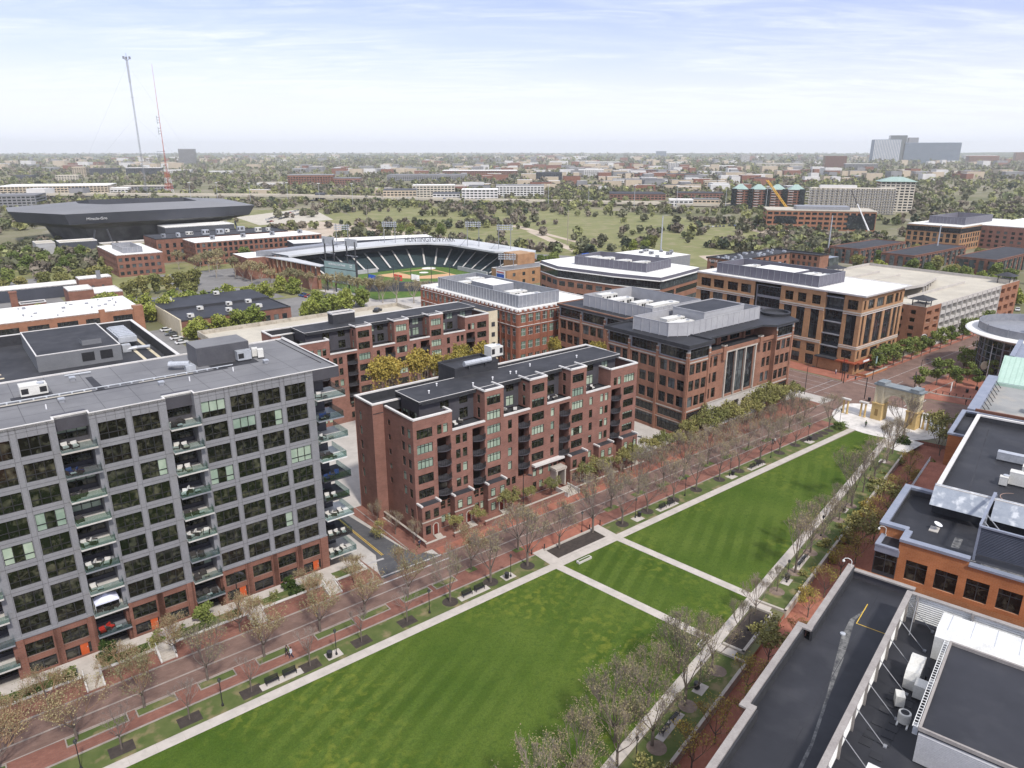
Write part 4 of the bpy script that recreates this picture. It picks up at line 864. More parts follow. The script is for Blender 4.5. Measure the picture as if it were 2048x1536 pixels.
b.ring(rect(263.6, 101.4, 351.6, 164.2), .3, 14.0, 15.2, 0)
for p, q, za, zb in (((280, 115), (332, 115), 14.1, 14.1), ((299, 117.4), (332, 126), 16.2, 14.2), ((280, 128), (299, 117.4), 13.2, 16.2), ((280, 150), (332, 150), 14.1, 14.1), ((284, 140), (330, 140), 14.1, 14.1)):
    d = (Vector(q) - Vector(p)).normalized(); n = Vector((-d.y, d.x)) * .12; P, Q = Vector(p), Vector(q)
    b.v += [(*(P - n), za), (*(Q - n), zb), (*(Q + n), zb), (*(P + n), za), (*(P - n), za + 1), (*(Q - n), zb + 1), (*(Q + n), zb + 1), (*(P + n), za + 1)]; o = len(b.v) - 8
    for f in ((4, 5, 6, 7), (0, 1, 5, 4), (2, 3, 7, 6), (1, 2, 6, 5), (3, 0, 4, 7)): b.f.append(tuple(o + i for i in f)); b.m.append(0)
for i in range(5): b.box(298.8 + i * 7, 117.2 + i * 1.9, 11, 299.3 + i * 7, 117.6 + i * 1.9, 15.9 - i * .4, 0)
b.obj('deck_parapet', K['concrete'], rg)
for x, y, lb in ((267.2, 104.6, 'square grey hipped pavilion roof on the brick corner of the parking garage'), (347, 105, 'small grey pavilion at the far street corner of the garage deck'), (312, 160, 'grey hipped stair pavilion at the back edge of the garage deck')):
    t = thing('stair_pavilion', lb, 'pavilion', x, y, 14.1); b = MB(); h = 3.6
    for a in (-2.2, 2.2):
        for c in (-2.2, 2.2): b = MB(); b.box(x + a - .12, y + c - .12, 14.1, x + a + .12, y + c + .12, 17.2); b.obj('post', K['charcoal'], t)
    b = MB()
    b.v += [(x - h, y - h, 17.2), (x + h, y - h, 17.2), (x + h, y + h, 17.2), (x - h, y + h, 17.2), (x, y, 18.7)]; b.f += [(0, 1, 4), (1, 2, 4), (2, 3, 4), (3, 0, 4), (3, 2, 1, 0)]; b.m += [0] * 5
    b.obj('hipped_roof', K['charcoal'], t); b = MB(); b.box(x - 2.1, y - 2.1, 14.1, x + 2.1, y + 2.1, 15.9); b.obj('stair_wall', K['cream'], t)
sg = thing('parking_sign', 'round white P sign on the brick corner of the parking garage', 'sign', 264, 101, 4.6)
b = MB(); b.lathe([(1.0, -.08), (1.0, .08)], 24); o = b.obj('disc', K['white'], sg, (0, 0, 0)); o.rotation_euler = (R(90), 0, R(-45)); o.location = (-.5, -.5, .4)
b = MB(); b.lathe([(.8, -.09), (.8, .09)], 24); o2 = b.obj('inner_disc', K['charcoal'], sg, (0, 0, 0)); o2.rotation_euler = (R(90), 0, R(-45)); o2.location = (-.5, -.5, .4)
o = part('lettering', text_mesh('P', 1.3, .03, K['white']), sg, (-.6, -.6, -.06)); o.rotation_euler = (R(90), 0, R(-45))
b = MB(); b.box(.2, -1.6, -.6, 4.6, -.1, -.35); b.obj('canopy', K['charcoal'], sg, (0, 0, 0))
# ---------------------------------------------------------------- red brick office with green windows
B = Bld('office_building', 'red brick office with rows of green-tinted multi-pane windows and white roof', 130.8, 160, [K['brick_b8'], K['coping'], K['charcoal']], 'office building', cap=100, seed=5)
zs8 = [18.2, 14.2, 10.2, 6.2, 2.2]
B.wall((130.8, 160), XP, 20.6, 0, 22, [(1.3 + 2.78 * i, z, 1.75, 2.35, 'green') for i in range(7) for z in zs8], 0, .18)
B.wall((130.8, 213), YM, 53, 0, 22, [(1.2 + 2.6 * i, z, 1.7, 2.35, 'green') for i in range(20) for z in zs8], 0, .18)
for i in range(8): B.w.box(131.1 + 2.78 * i, 159.82, 0, 131.6 + 2.78 * i, 160.02, 21.6, 0)
for i in range(21): B.w.box(130.62, 160.3 + 2.6 * i, 0, 130.82, 160.75 + 2.6 * i, 21.6, 0)
for z in (20.9, 17.1): B.band((130.8, 160), XP, 20.6, z, .14, .2, 1); B.band((130.8, 213), YM, 53, z, .14, .2, 1)
for i in range(26): B.w.box(130.4, 160 + i * 2.05, 21.6, 130.9, 160.9 + i * 2.05, 22.1, 1)
for i in range(10): B.w.box(131 + i * 2.05, 159.6, 21.6, 131.9 + i * 2.05, 160.1, 22.1, 1)
B.wall((161, 160), YP, 53, 0, 22, (), 0); B.wall((161, 213), XM, 30.2, 0, 22, (), 0); B.wall((151.4, 160), XP, 9.6, 0, 22, (), 0)
r8 = B.done(); roofobj(r8, rect(130.9, 160.1, 161, 213), 21.6, 21.9, 'roof_white', .35, .35)
screen('roof_screen', 'galvanised grey ribbed screen on the white roof of the red brick office', [(133.6, 206), (133.6, 163), (149.5, 163), (149.5, 206)], 21.9, 3.6, ('grey_metal', 'galv'), rib=1.4)
b = MB(); b.box(136.3, 179, 21.9, 144.6, 190.5, 26.2, 0, 1); b.obj('plant_room', [K['grey_metal'], K['roof_white']], r8)
for i, (u, v, L) in enumerate(((136, 165, 9), (137, 171.5, 7), (136, 195, 5), (142, 199, 6))): hvac(u, v, 21.9, L, 3, 3.0, f'white roof unit on the red brick office, {ORD[i]} from the front', group='roof units of the red brick office')
# ---------------------------------------------------------------- brick office with ribbon glass top floor
B = Bld('office_building', 'brick office with white overhanging roof and dark ribbon glass top floor', 216, 188, [K['brick_b4'], K['roof_white'], K['screen_purple'], K['charcoal']], 'office building', cap=100, seed=6)
q9 = [(222, 254.5), (216.5, 237), (221.5, 208), (228, 188.4)]
for (a, e) in zip(q9, q9[1:]):
    d = (Vector(e) - Vector(a)); L = d.length; d.normalize(); n = int(L / 4.6)
    B.wall(a, tuple(d), L, 0, 12.8, [(.8 + i * L / n, z, L / n - 1.5, 2.2, 'off') for i in range(n) for z in (1, 5, 9.4)], 0, .2)
    B.wall(a, tuple(d), L, 12.8, 16.3, [(.15, 13.1, L - .3, 2.9, 'curt')], 3, .1); B.band(a, tuple(d), L, 12.8, .3, .3, 1); B.band(a, tuple(d), L, 16.3, .25, .9, 1); B.band(a, tuple(d), L, 16.55, 1.3, .05, 2)
for a, e in (((228, 188.4), (240.5, 190.8)), ((240.5, 190.8), (262, 195.5))):
    d = (Vector(e) - Vector(a)); L = d.length; d.normalize(); B.wall(a, tuple(d), L, 0, 12.8, [(.8, z, L - 1.6, 2.2, 'off') for z in (1, 5, 9.4)], 0, .2); B.wall(a, tuple(d), L, 12.8, 16.3, [(.15, 13.1, L - .3, 2.9, 'curt')], 3, .1); B.band(a, tuple(d), L, 16.3, .25, .9, 1); B.band(a, tuple(d), L, 16.55, 1.3, .05, 2)
B.wall((262, 195.5), YP, 60, 0, 17.8, (), 0); B.wall((262, 255), XM, 40, 0, 17.8, (), 0)
r9 = B.done(); b = MB(); b.prism([(228, 188.4), (240.5, 190.8), (262, 195.5), (262, 255), (222, 254.5), (216.5, 237), (221.5, 208)], 17.6, 17.9, 0); b.obj('roof', K['roof_white'], r9)
screen('roof_screen', 'purple-grey plant screen on the white roof of the ribbon glass office', [(225.7, 236), (232.7, 200.2), (252.3, 203.4), (246, 240)], 17.9, 3.7, ('screen_purple', 'grey_metal'))
for i, (u, v, L) in enumerate(((233, 206, 9), (231, 214, 8), (229, 224, 10), (229, 230, 8))): hvac(u, v, 17.9, L, 3, 3.4, f'white roof unit on the ribbon glass office, {ORD[i]} from the front', group='roof units of the ribbon glass office')
# plain helpers for the many lower buildings
def simple(name, lab, cat, x0, y0, x1, y1, h, wm, rm, zs, hw, pitch, ww, st, fr='A', sides='fl', par=.4, pm='coping', seed=1, x_off=1.2, cap=100, frames=False, z=0, extra=None):
    B = Bld(name, lab, x0, y0, [K[wm], K['coping'], K['charcoal']], cat, fr, frames=frames, seed=seed, cap=cap)
    def ops(L):
        n = max(1, int((L - x_off) / pitch)); return [(x_off * .6 + i * (L - x_off) / n + .1, q, ww, hw, st) for i in range(n) for q in zs]
    for s, p, d, L in (('f', (x0, y0), XP, x1 - x0), ('r', (x1, y0), YP, y1 - y0), ('b', (x1, y1), XM, x1 - x0), ('l', (x0, y1), YM, y1 - y0)):
        B.wall(p, d, L, z - .5, h, ops(L) if s in sides else (), 0, .18)
    if extra: extra(B)
    r = B.done(); roofobj(r, rect(x0, y0, x1, y1), h - .35, h - .05, rm, par, .35, pm); return r
# ---------------------------------------------------------------- buildings right of the lawn (second grid)
# dark flat roof, lower right
B = Bld('commercial_building', 'near building with black membrane roof, brick parapet and white plant screen', 48, 17.9, [K['brick_orange'], K['brick_brown'], K['charcoal']], 'building', 'B', z=LOW, seed=3)
zo = LOW
B.root.location.z = 0; ORG[B.root.name] = (48, 17.9, 0)
B.wall((89.8, 17.7), XM, 16.2, LOW, 15.9, (), 1); B.wall((73.6, 17.7), YP, .9, LOW, 15.9, (), 1); B.wall((73.6, 18.6), XM, 15.8, LOW, 15.9, (), 1); B.wall((57.8, 18.6), YM, .9, LOW, 15.9, (), 1); B.wall((57.8, 17.9), XM, 48, LOW, 15.9, (), 1)
B.wall((89.8, -60), YP, 77.7, LOW, 15.9, (), 0); B.wall((9.8, 17.9), YM, 70, LOW, 15.9, (), 1)
rd = B.done()
P6 = [(10, -60), (89.8, -60), (89.8, 17.7), (73.6, 17.7), (73.6, 18.6), (57.8, 18.6), (57.8, 17.9), (10, 17.9)]
b = MB(); b.prism(P6, 14.3, 14.6, 0); b.obj('roof', K['roof_black'], rd)
def strip(path, w, z0, z1, m, name, root, side=-1):
    b = MB()
    for p, q in zip(path, path[1:]):
        p, q = Vector(p), Vector(q); d = (q - p).normalized(); n = Vector((d.y, -d.x)) * (w * side)
        b.prism([p, q, q + n, p + n] if side < 0 else [p, p + n, q + n, q][::-1], z0, z1)
    return b.obj(name, K[m], root)
strip([(89.8, 17.2), (73.1, 17.2)], .3, 14.6, 15.85, 'charcoal', 'parapet', rd); strip([(73.6, 18.1), (57.3, 18.1)], .3, 14.6, 15.85, 'charcoal', 'parapet', rd); strip([(57.8, 17.4), (10, 17.4)], .3, 14.6, 15.85, 'charcoal', 'parapet', rd); strip([(89.6, 17.4), (89.6, 10.2)], .3, 14.6, 15.6, 'grey_dark_panel', 'parapet', rd, 1)
b = MB(); b.box(73.1, 17.1, 15.86, 89.9, 17.8, 16.05); b.box(72.9, 17.05, 15.87, 73.7, 18.72, 16.07); b.box(57.4, 18.0, 15.86, 73, 18.7, 16.05); b.box(57.2, 17.3, 15.87, 58.0, 18.75, 16.07); b.box(10, 17.3, 15.86, 57.2, 18.0, 16.05); b.box(89.1, 10, 15.61, 89.9, 17.05, 15.8); b.obj('coping', K['coping_stone'], rd)
b = MB(); zz = 14.61
b.face([(x, y, zz) for x, y in [(58, 12.25), (66, 13.1), (72, 14.0), (76, 14.6), (80, 14.75), (83.4, 13.8), (80, 14.25), (76, 13.75), (72, 13.3), (66, 12.8), (58, 12.0)]])
b.obj('roof_scuff', K['scuff'], rd)
b = MB()
for p in ([(20, 11.2), (58, 12.3), (58, 12.0), (20, 10.8)],): b.face([(x, y, zz) for x, y in p])
b.obj('roof_seam', K['scuff'], rd)
b = MB(); b.face([(x, y, zz + .004) for x, y in rect(79.6, 10.3, 79.7, 14.0)]); b.face([(x, y, zz + .004) for x, y in rect(79.7, 13.9, 84.4, 14.0)]); b.obj('yellow_line', K['yellow_paint'], rd)
b = MB()
for x in (30, 41, 52, 63, 74, 82): b.face([(a, c, zz + .002) for a, c in rect(x, 10.2, x + .06, 17)])
b.face([(a, c, zz + .002) for a, c in rect(20, 13.4, 88, 13.46)]); b.obj('roof_lap', K['roof_dark'], rd)
b = MB(); b.lathe([(.32, 14.6), (.30, 14.75), (.1, 14.8)], 12, 0, (76.6, 14.6)); b.obj('roof_drain', K['galv'], rd)
# plant screen of white corrugated panels on posts with struts
sc_ = thing('plant_screen', 'tall white corrugated plant screen with brown posts and struts on the black roof', 'screen wall', 85, 10.1, 14.6, 'B')
def corr(p, q, z0, z1, n, mb):
    p, q = Vector(p), Vector(q); d = (q - p).normalized(); nn = Vector((d.y, -d.x))
    for i in range(n):
        za, zb = z0 + (z1 - z0) * i / n, z0 + (z1 - z0) * (i + 1) / n; zm = (za + zb) / 2
        for z0_, z1_, o0, o1 in ((za, zm, 0, .09), (zm, zb, .09, 0)):
            mb.face([(*(p + nn * o0), z0_), (*(q + nn * o0), z0_), (*(q + nn * o1), z1_), (*(p + nn * o1), z1_)])
            mb.face([(*(p - nn * (.05 - o0)), z0_), (*(p - nn * (.05 - o1)), z1_), (*(q - nn * (.05 - o1)), z1_), (*(q - nn * (.05 - o0)), z0_)])
b = MB(); corr((20, 10.0), (84.4, 10.0), 14.75, 17.9, 16, b); corr((84.4, 10.0), (84.4, -40), 14.75, 17.9, 12, b); b.obj('panel', K['white_metal'], sc_)
b = MB(); s = MB(); c = MB()
for i in range(15):
    x = 24 + 4.25 * i
    b = MB(); b.box(x - .09, 9.7, 14.6, x + .09, 9.95, 18.0); b.obj('post', K['coping_stone'], sc_); s = MB(); s.tube((x, 9.7, 17.2), (x - .2, 6.9, 14.65), .05, 5); s.box(x - .35, 6.75, 14.6, x + .05, 7.05, 14.75); s.obj('strut', K['grey_metal'], sc_)
for i in range(8):
    y = 9 - 5.4 * i; b = MB(); b.box(84.0, y - .12, 14.6, 84.3, y + .12, 18.1); b.obj('post', K['coping_stone'], sc_); s = MB(); s.tube((84.0, y, 17.4), (81, y - .2, 14.65), .05, 5); s.obj('strut', K['grey_metal'], sc_)
c.box(20, 9.62, 17.9, 84.6, 10.22, 18.05); c.box(84.1, -40, 17.9, 84.7, 9.62, 18.05)
c.obj('cap_rail', K['coping_stone'], sc_)
ph = thing('roof_penthouse', 'large raised black roofed plant room with corrugated side on the near roof', 'plant room', 62, 4.6, 14.6, 'B')
b = MB(); b.box(61.9, -40, 14.6, 76.8, 4.6, 17.8, 0); corr((61.84, 4.6), (61.84, -40), 14.7, 17.7, 18, b); b.obj('wall', K['screen_light'], ph)
b = MB(); b.prism(rect(61.9, -40, 76.8, 4.6), 17.8, 18.0, 0); b.obj('roof', K['roof_black'], ph); b = MB(); b.ring(rect(61.8, -40, 76.9, 4.7), .22, 18.0, 18.35, 0); b.obj('coping', K['coping_stone'], ph)
ld = thing('cable_tray', 'white ladder-like cable tray running along the plant room edge', 'cable tray', 62, 4.9, 18.2, 'B')
b = MB(); b.box(61.6, 4.75, 18.36, 76.4, 4.8, 18.46); b.box(61.6, 5.1, 18.36, 76.4, 5.15, 18.46)
for i in range(34): b.box(61.7 + i * .44, 4.8, 18.38, 61.76 + i * .44, 5.1, 18.44)
b.obj('tray', K['white_metal'], ld); b = MB()
for x in (62, 69, 76): b.box(x, 4.7, 17.3, x + .08, 5.1, 18.36)
b.obj('bracket', K['galv'], ld)
for nm, x0, y0, x1, y1, z1, lb in (('duct_enclosure', 78.2, -40, 83.2, 6.2, 17.6, 'long white metal duct enclosure beside the plant screen corner'), ('duct_enclosure', 50.2, -40, 56.2, 7.2, 17.3, 'white metal duct enclosure at the bottom edge of the near roof')):
    t = thing(nm, lb, 'duct', x0, y0, 14.6, 'B'); b = MB()
    b.v += [(x0, y1, 14.7), (x1, y1, 14.7), (x1, y1, z1), (x0 + .8, y1, z1 + .5), (x0, y1, z1 - .2), (x0, y0, 14.7), (x1, y0, 14.7), (x1, y0, z1), (x0 + .8, y0, z1 + .5), (x0, y0, z1 - .2)]
    b.f += [(0, 1, 2, 3, 4), (5, 9, 8, 7, 6), (0, 4, 9, 5), (4, 3, 8, 9), (3, 2, 7, 8), (2, 1, 6, 7)]; b.m += [0] * 6; b.obj('casing', K['white_metal'], t)
    b = MB()
    for i in range(18):
        y = y1 - .9 - i * 2.1
        b.v += [(x0 + .8, y, z1 + .515), (x1, y, z1 + .015), (x1, y - .06, z1 + .015), (x0 + .8, y - .06, z1 + .515)]; n = len(b.v) - 4; b.f.append((n, n + 1, n + 2, n + 3)); b.m.append(0)
        b.box(x0 - .02, y - .06, 14.8, x0 + .01, y, z1 - .25)
    b.obj('seam', K['galv'], t)
def condenser(u, v, z, k, lab, rz=0, fr='B', s=1.):
    t = thing('condenser_unit', lab, 'condenser', u, v, z, fr, None, rz); b = MB(); r = .52
    if k == 0:
        b.lathe([(.55, .15), (.57, 1.0), (.55, 1.15), (.40, 1.17)], 20); b.obj('casing', K['mech_white'], t, (0, 0, 0)); b = MB(); b.lathe([(.40, 1.1), (.38, 1.175)], 20); b.tube((-.38, 0, 1.19), (.38, 0, 1.19), .015, 4); b.tube((0, -.38, 1.19), (0, .38, 1.19), .015, 4); b.obj('fan_grille', K['charcoal'], t, (0, 0, 0))
        b = MB(); b.box(-.9, -.5, 0, .9, -.35, .15); b.box(-.9, .35, 0, .9, .5, .15); b.obj('rail', K['white_metal'], t, (0, 0, 0))
    else:
        b.box(-.55, -.4, .2, .55, .4, 1.35); b.obj('casing', K['mech_white'], t, (0, 0, 0)); b = MB(); b.box(-.45, -.42, .4, .45, -.38, 1.2); b.obj('grille', K['charcoal'], t, (0, 0, 0)); b = MB(); b.box(-.6, -.45, 0, .6, -.3, .2); b.box(-.6, .3, 0, .6, .45, .2); b.obj('rail', K['charcoal'], t, (0, 0, 0))
    t.scale = (s, s, s); return t
condenser(66.4, 6.3, 14.6, 0, 'round white condenser with top fan on the near black roof')
condenser(68.6, 7.2, 14.6, 1, 'small square beige condenser beside the round one on the near roof', .3)
condenser(71, 5.9, 14.6, 1, 'tall white cabinet unit next to the plant room edge', 0, 'B', 1.25)
t = thing('exhaust_hood', 'white curved exhaust fan hood with dark solar panel beside it on the near roof', 'exhaust hood', 73, 6.6, 14.6, 'B')
b = MB(); n = 8
for i in range(n):
    a0, a1 = -.2 + 1.7 * i / n, -.2 + 1.7 * (i + 1) / n
    b.prism([(71.2 + 2.6 * math.sin(a0), 0), (71.2 + 2.6 * math.sin(a1), 0), (71.2 + 2.6 * math.sin(a1), 0.01), (71.2 + 2.6 * math.sin(a0), .01)], 0, .01)
b = MB(); prof = [(0, .1), (.0, 1.2), (.5, 1.9), (1.3, 2.1), (2.1, 2.0), (2.6, 2.4), (3.4, 2.2), (3.3, 1.5), (2.3, 1.2), (2.2, .1)]
k = len(prof); b.v += [(71.4 + x, 6.2, 14.6 + z) for x, z in prof] + [(71.4 + x, 7.5, 14.6 + z) for x, z in prof]
for i in range(k): b.f.append((i, (i + 1) % k, k + (i + 1) % k, k + i)); b.m.append(0)
b.f += [tuple(reversed(range(k))), tuple(range(k, 2 * k))]; b.m += [0, 0]; b.obj('hood', K['mech_white'], t)
b = MB(); b.v += [(72.6, 4.9, 15.4), (74.2, 4.9, 15.4), (74.2, 6.0, 16.3), (72.6, 6.0, 16.3)]; b.f.append((0, 1, 2, 3)); b.m.append(0); b.box(72.7, 5.0, 14.6, 72.85, 5.15, 15.4); b.box(74, 5.8, 14.6, 74.15, 5.95, 16.2); b.obj('panel', K['charcoal'], t)
b = MB()
for i in range(13):
    for j in range(2):
        if (i * 7 + j * 3) % 5: b.box(60 + i * 1.1, 8.0 - j * 1.25 - i * .08, 14.61, 60.9 + i * 1.1, 9.0 - j * 1.25 - i * .08, 14.66)
tag(b.obj('walkway_pads', K['roof_dark']), 'rows of square dark walkway pads on the near black roof', 'roof pads'); o = bpy.data.objects['walkway_pads']; o.rotation_euler = (0, 0, TB)
def cctv(u, v, z, lab, rz):
    t = thing('security_camera', lab, 'security camera', u, v, z, 'B', None, rz); b = MB(); pts = [(0, 0, 0), (0, 0, .9), (.15, 0, 1.15), (.5, 0, 1.25), (.85, 0, 1.15), (.95, 0, .95)]
    for p, q in zip(pts, pts[1:]): b.tube(p, q, .05, 6)
    b.obj('arm', K['white_metal'], t, (0, 0, 0)); b = MB(); b.lathe([(.05, .95), (.16, .85), (.17, .7), (.08, .58)], 10, 0, (.95, 0)); b.obj('dome', K['white_metal'], t, (0, 0, 0)); b = MB(); b.box(-.15, -.15, -.5, .15, .15, .05); b.obj('bracket', K['white_metal'], t, (0, 0, 0))
cctv(89.2, 17.3, 15.9, 'white gooseneck security camera on the corner of the black roof parapet', R(100)); cctv(108.5, 17.2, 12.2, 'white gooseneck security camera on the orange brick wall', R(100))
# orange brick building with blue-grey copings
B = Bld('commercial_building', 'orange brick building with blue-grey copings, tall windows and black roof', 108, 17.5, [K['brick_orange'], K['coping_blue'], K['charcoal'], K['louver']], 'building', 'B', seed=7)
V0 = [13.5, 9.8, 6.1, 2.4, -1.3, -5.0]          # left jambs of the tall windows
B.wall((105, 14.7), YM, 8.5, LOW, 13.6, [(14.7 - v, 8.0, 2.7, 3.05, 'off') for v in V0[:2]] + [(14.7 - 13.5, 3.4, 2.7, 3.2, 'off')], 0, .3)
B.wall((105, 6.2), YM, 40, LOW, 12.9, [(6.2 - v, 8.0, 2.7, 3.05, 'off') for v in V0[2:]], 0, .3)
B.wall((108.6, 14.7), XM, 3.6, LOW, 13.6, (), 0); B.wall((108.6, 18), YM, 3.3, LOW, 13.6, (), 0)
B.wall((124.9, 18), XM, 16.3, LOW, 13.6, [(2 + 4 * i, 4.5, 2.6, 4, 'off') for i in range(4)], 0, .3)
B.wall((124.9, 13.4), YP, 4.6, LOW, 13.6, (), 0)
B.w.box(104.8, 14.5, 11.1, 108.6, 17.7, 12.0, 1)
B.wall((104.9, 17.6), YM, 3.0, LOW, 11.1, [(.05, 8.0, 2.9, 3.0, 'off'), (.05, 3.5, 2.9, 3.6, 'off')], 2, .05); B.wall((108.6, 17.6), XM, 3.7, LOW, 11.1, [(.1, 8., 3.4, 3., 'off')], 2, .05)
ro = B.done()
b = MB(); b.prism([(105.2, -40), (124.7, -40), (124.7, 17.8), (108.8, 17.8), (108.8, 14.5), (105.2, 14.5)], 12.4, 12.7, 0); b.face([(x, y, 12.01) for x, y in rect(105.2, 14.8, 108.5, 17.3)]); b.obj('roof', K['roof_black'], ro)
b = MB(); b.face([(x, y, 12.71) for x, y in rect(105.5, -9, 107.2, 5)]); b.face([(x, y, 12.712) for x, y in rect(109.5, 8, 113, 9)]); b.obj('roof_scuff', K['scuff'], ro)
b = MB()
for p in ((104.8, 6.2, 105.9, 14.75), (108.4, 14.4, 109.5, 18.2), (109.5, 17.2, 125.1, 18.2), (124.1, 13.4, 125.1, 17.2)): b.box(p[0], p[1], 13.6, p[2], p[3], 14.0)
b.box(105.9, 13.8, 13.6, 108.4, 14.75, 14.0); b.box(104.8, -40, 12.9, 105.8, 6.2, 13.2)
for p in ((104.75, 17.1, 108.6, 17.75), (104.75, 14.6, 105.3, 17.1)): b.box(p[0], p[1], 12.0, p[2], p[3], 12.25)
b.obj('coping', K['coping_blue'], ro)
b = MB()
for p in ((105.9, 6.2, 106.0, 13.8), (109.5, 17.1, 124.1, 17.2), (109.4, 14.8, 109.5, 17.2), (124, 13.4, 124.1, 17.1)): b.box(p[0], p[1], 12.6, p[2], p[3], 13.6)
b.obj('parapet_lining', K['charcoal'], ro)
b = MB(); b.face([(x, y, 12.73) for x, y in [(107.1, 5.6), (107.2, 5.6), (107.2, 7.4), (107.1, 7.4)]]); b.face([(x, y, 12.73) for x, y in [(105.8, 5.2), (105.9, 5.1), (107.2, 7.4), (107.1, 7.5)]]); b.obj('roof_line', K['white_paint'], ro)
lt = thing('louvre_panel', 'three tiers of weathered blue-grey louvre panels between the two black roofs', 'louvre panels', 118, 13.5, 12.7, 'B')
b = MB()
for i in range(3):
    u0, z0 = 120.2 - i * .85, 17.3 - i * .78
    for a, e in ((13.5, 6.0), (5.6, -20)):
        p = [(u0, a, z0), (u0 - 1.05, a, z0 - .95), (u0 - 1.05, e, z0 - .95), (u0, e, z0)]
        b.face(p); b.face([(x + .06, y, z - .06) for x, y, z in reversed(p)]); b.face([p[1], (p[1][0] + .06, p[1][1], p[1][2] - .06), (p[2][0] + .06, p[2][1], p[2][2] - .06), p[2]]); b.face([p[0], (p[0][0] + .06, a, z0 - .06), (p[1][0] + .06, a, p[1][2] - .06), p[1]])
b.obj('panel', K['galv_blue'], lt); b = MB(); b.box(119.6, -20, 12.7, 119.9, 13.3, 16.6); b.obj('backing_wall', K['charcoal'], lt)
ls = thing('plant_screen', 'dark blue horizontally ribbed plant screen with blue-grey frame on the orange building', 'screen wall', 107.6, 6, 12.7, 'B')
b = MB(); corr((107.6, 5.9), (107.6, -30), 13.7, 17.7, 18, b); b.obj('panel', K['louver'], ls)
b = MB(); b.box(107.4, -30, 17.75, 107.8, 6.1, 18.0); b.prism([(107.8, 5.9), (120.6, 5.6), (120.6, 6.0), (107.8, 6.2)], 17.7, 18.0); b.box(107.5, 5.85, 12.7, 107.75, 6.15, 17.75); b.box(120.3, 5.5, 12.7, 120.6, 6., 17.7); b.obj('frame', K['coping_blue'], ls)
b = MB()
for x in (110, 112.5): b = MB(); b.tube((x, 5.8, 17.6), (x + 1.2, 1.6, 12.8), .07, 5); b.obj('strut', K['galv'], ls)
for x in (109, 111, 113, 115): b = MB(); b.tube((x, 5.85, 12.7), (x, 5.85, 17.7), .05, 4); b.obj('strut', K['galv'], ls)
ds = thing('satellite_dish', 'white satellite dish on a ballasted base on the black roof of the orange building', 'satellite dish', 113.6, 11.8, 12.7, 'B')
b = MB(); b.lathe([(.05, .9), (.35, .95), (.58, 1.12), (.6, 1.15), (.35, .99), (.02, .93)], 20); o = b.obj('dish', K['white'], ds, (0, 0, 0)); o.rotation_euler = (.35, 0, 0)
b = MB(); b.tube((0, 0, .1), (0, -.2, .95), .05, 6); b.obj('mast', K['galv'], ds, (0, 0, 0)); b = MB(); b.box(-.9, -.6, 0, .9, .6, .12); b.obj('base', K['concrete'], ds, (0, 0, 0))
# tall black-roofed hall behind it
B = Bld('commercial_building', 'large black roofed brick hall with pale coping beside the park', 140, 13.4, [K['brick_orange'], K['coping_blue'], K['charcoal']], 'building', 'B', seed=9)
B.wall((160.7, 13.2), XM, 40.6, LOW, 16.9, [(20 + 4 * i, 9, 2.4, 3, 'off') for i in range(4)], 0); B.wall((160.7, -40), YP, 53, LOW, 16.9, (), 0); B.wall((119.95, 13.3), YM, 53, 12.8, 16.9, (), 2)
B.wall((172.8, 17), XM, 16.9, LOW, 13.5, [(2.5, 4.6, 1.8, 2.6, 'off'), (8, 4.6, 1.8, 2.6, 'off'), (12.5, 4.6, 1.8, 2.6, 'off')], 0, .25); B.wall((155.9, 17), YM, 3.8, LOW, 13.5, (), 0); B.wall((172.8, 13.2), YP, 3.8, LOW, 13.5, (), 0)
rb = B.done()
b = MB(); b.prism(rect(120.1, -40, 160.5, 13.1), 15.6, 15.9, 0); b.prism(rect(156.2, 13.4, 172.5, 16.7), 12.4, 12.7, 0); b.prism(rect(160.8, -40, 172.5, 13.2), 12.6, 12.9, 0); b.obj('roof', K['roof_black'], rb)
b = MB(); b.ring(rect(119.9, -40, 160.8, 13.4), .65, 16.9, 17.2, 0); b.obj('coping', K['coping'], rb)
b = MB(); b.ring(rect(119.98, -40, 160.72, 13.32), .5, 15.8, 16.9, 0); b.ring(rect(155.98, 13.28, 172.72, 16.92), .5, 12.6, 13.5, 0); b.obj('parapet_lining', K['charcoal'], rb)
b = MB(); b.ring(rect(155.7, 13.22, 173, 17.2), .8, 13.5, 13.85, 0); b.box(172.2, -40, 13.5, 173, 13.2, 13.84); b.obj('lower_coping', K['coping_blue'], rb)
b = MB(); b.face([(x, y, 15.91) for x, y in [(120.5, 9.3), (158, 10.9), (158, 10.7), (120.5, 9.1)]]); b.obj('roof_lap', K['roof_dark'], rb)
b = MB(); b.face([(x, y, 15.912) for x, y in arc(20, .3, 5.2, 2.2, (125, 3.2)) + arc(20, 5.2, .3, 2.1, (125, 3.2))]); b.obj('roof_hose', mat('hose', (.42, .28, .22)), rb)
t = thing('roof_terrace', 'curved red tiled terrace with grey railing beside the black roofed hall', 'terrace', 138, 14, 8, 'B')
p = arc(12, math.pi / 2, math.pi * .98, 6.2, (136, 13.5)); p2 = [(154, 13.4), (154, 19.0)] + [(136 + (x - 136) * 1.6, 13.5 + (y - 13.5) * .9) for x, y in p] + [(126, 13.4)]
b = MB(); b.prism(p2, 7.2, 7.8, 0); b.prism([(x, 13.4 + (y - 13.4) * .96) for x, y in p2], LOW, 7.2, 1); b.obj('deck', [K['pave_red'], K['coping_blue']], t)
b = MB()
for a, e in zip(p2[1:-1], p2[2:-1]):
    for h in (8.1, 8.45, 8.85): b.tube((*a, h), (*e, h), .04, 4)
    b.tube((*a, 7.8), (*a, 8.85), .035, 4)
b.obj('railing', K['galv'], t)
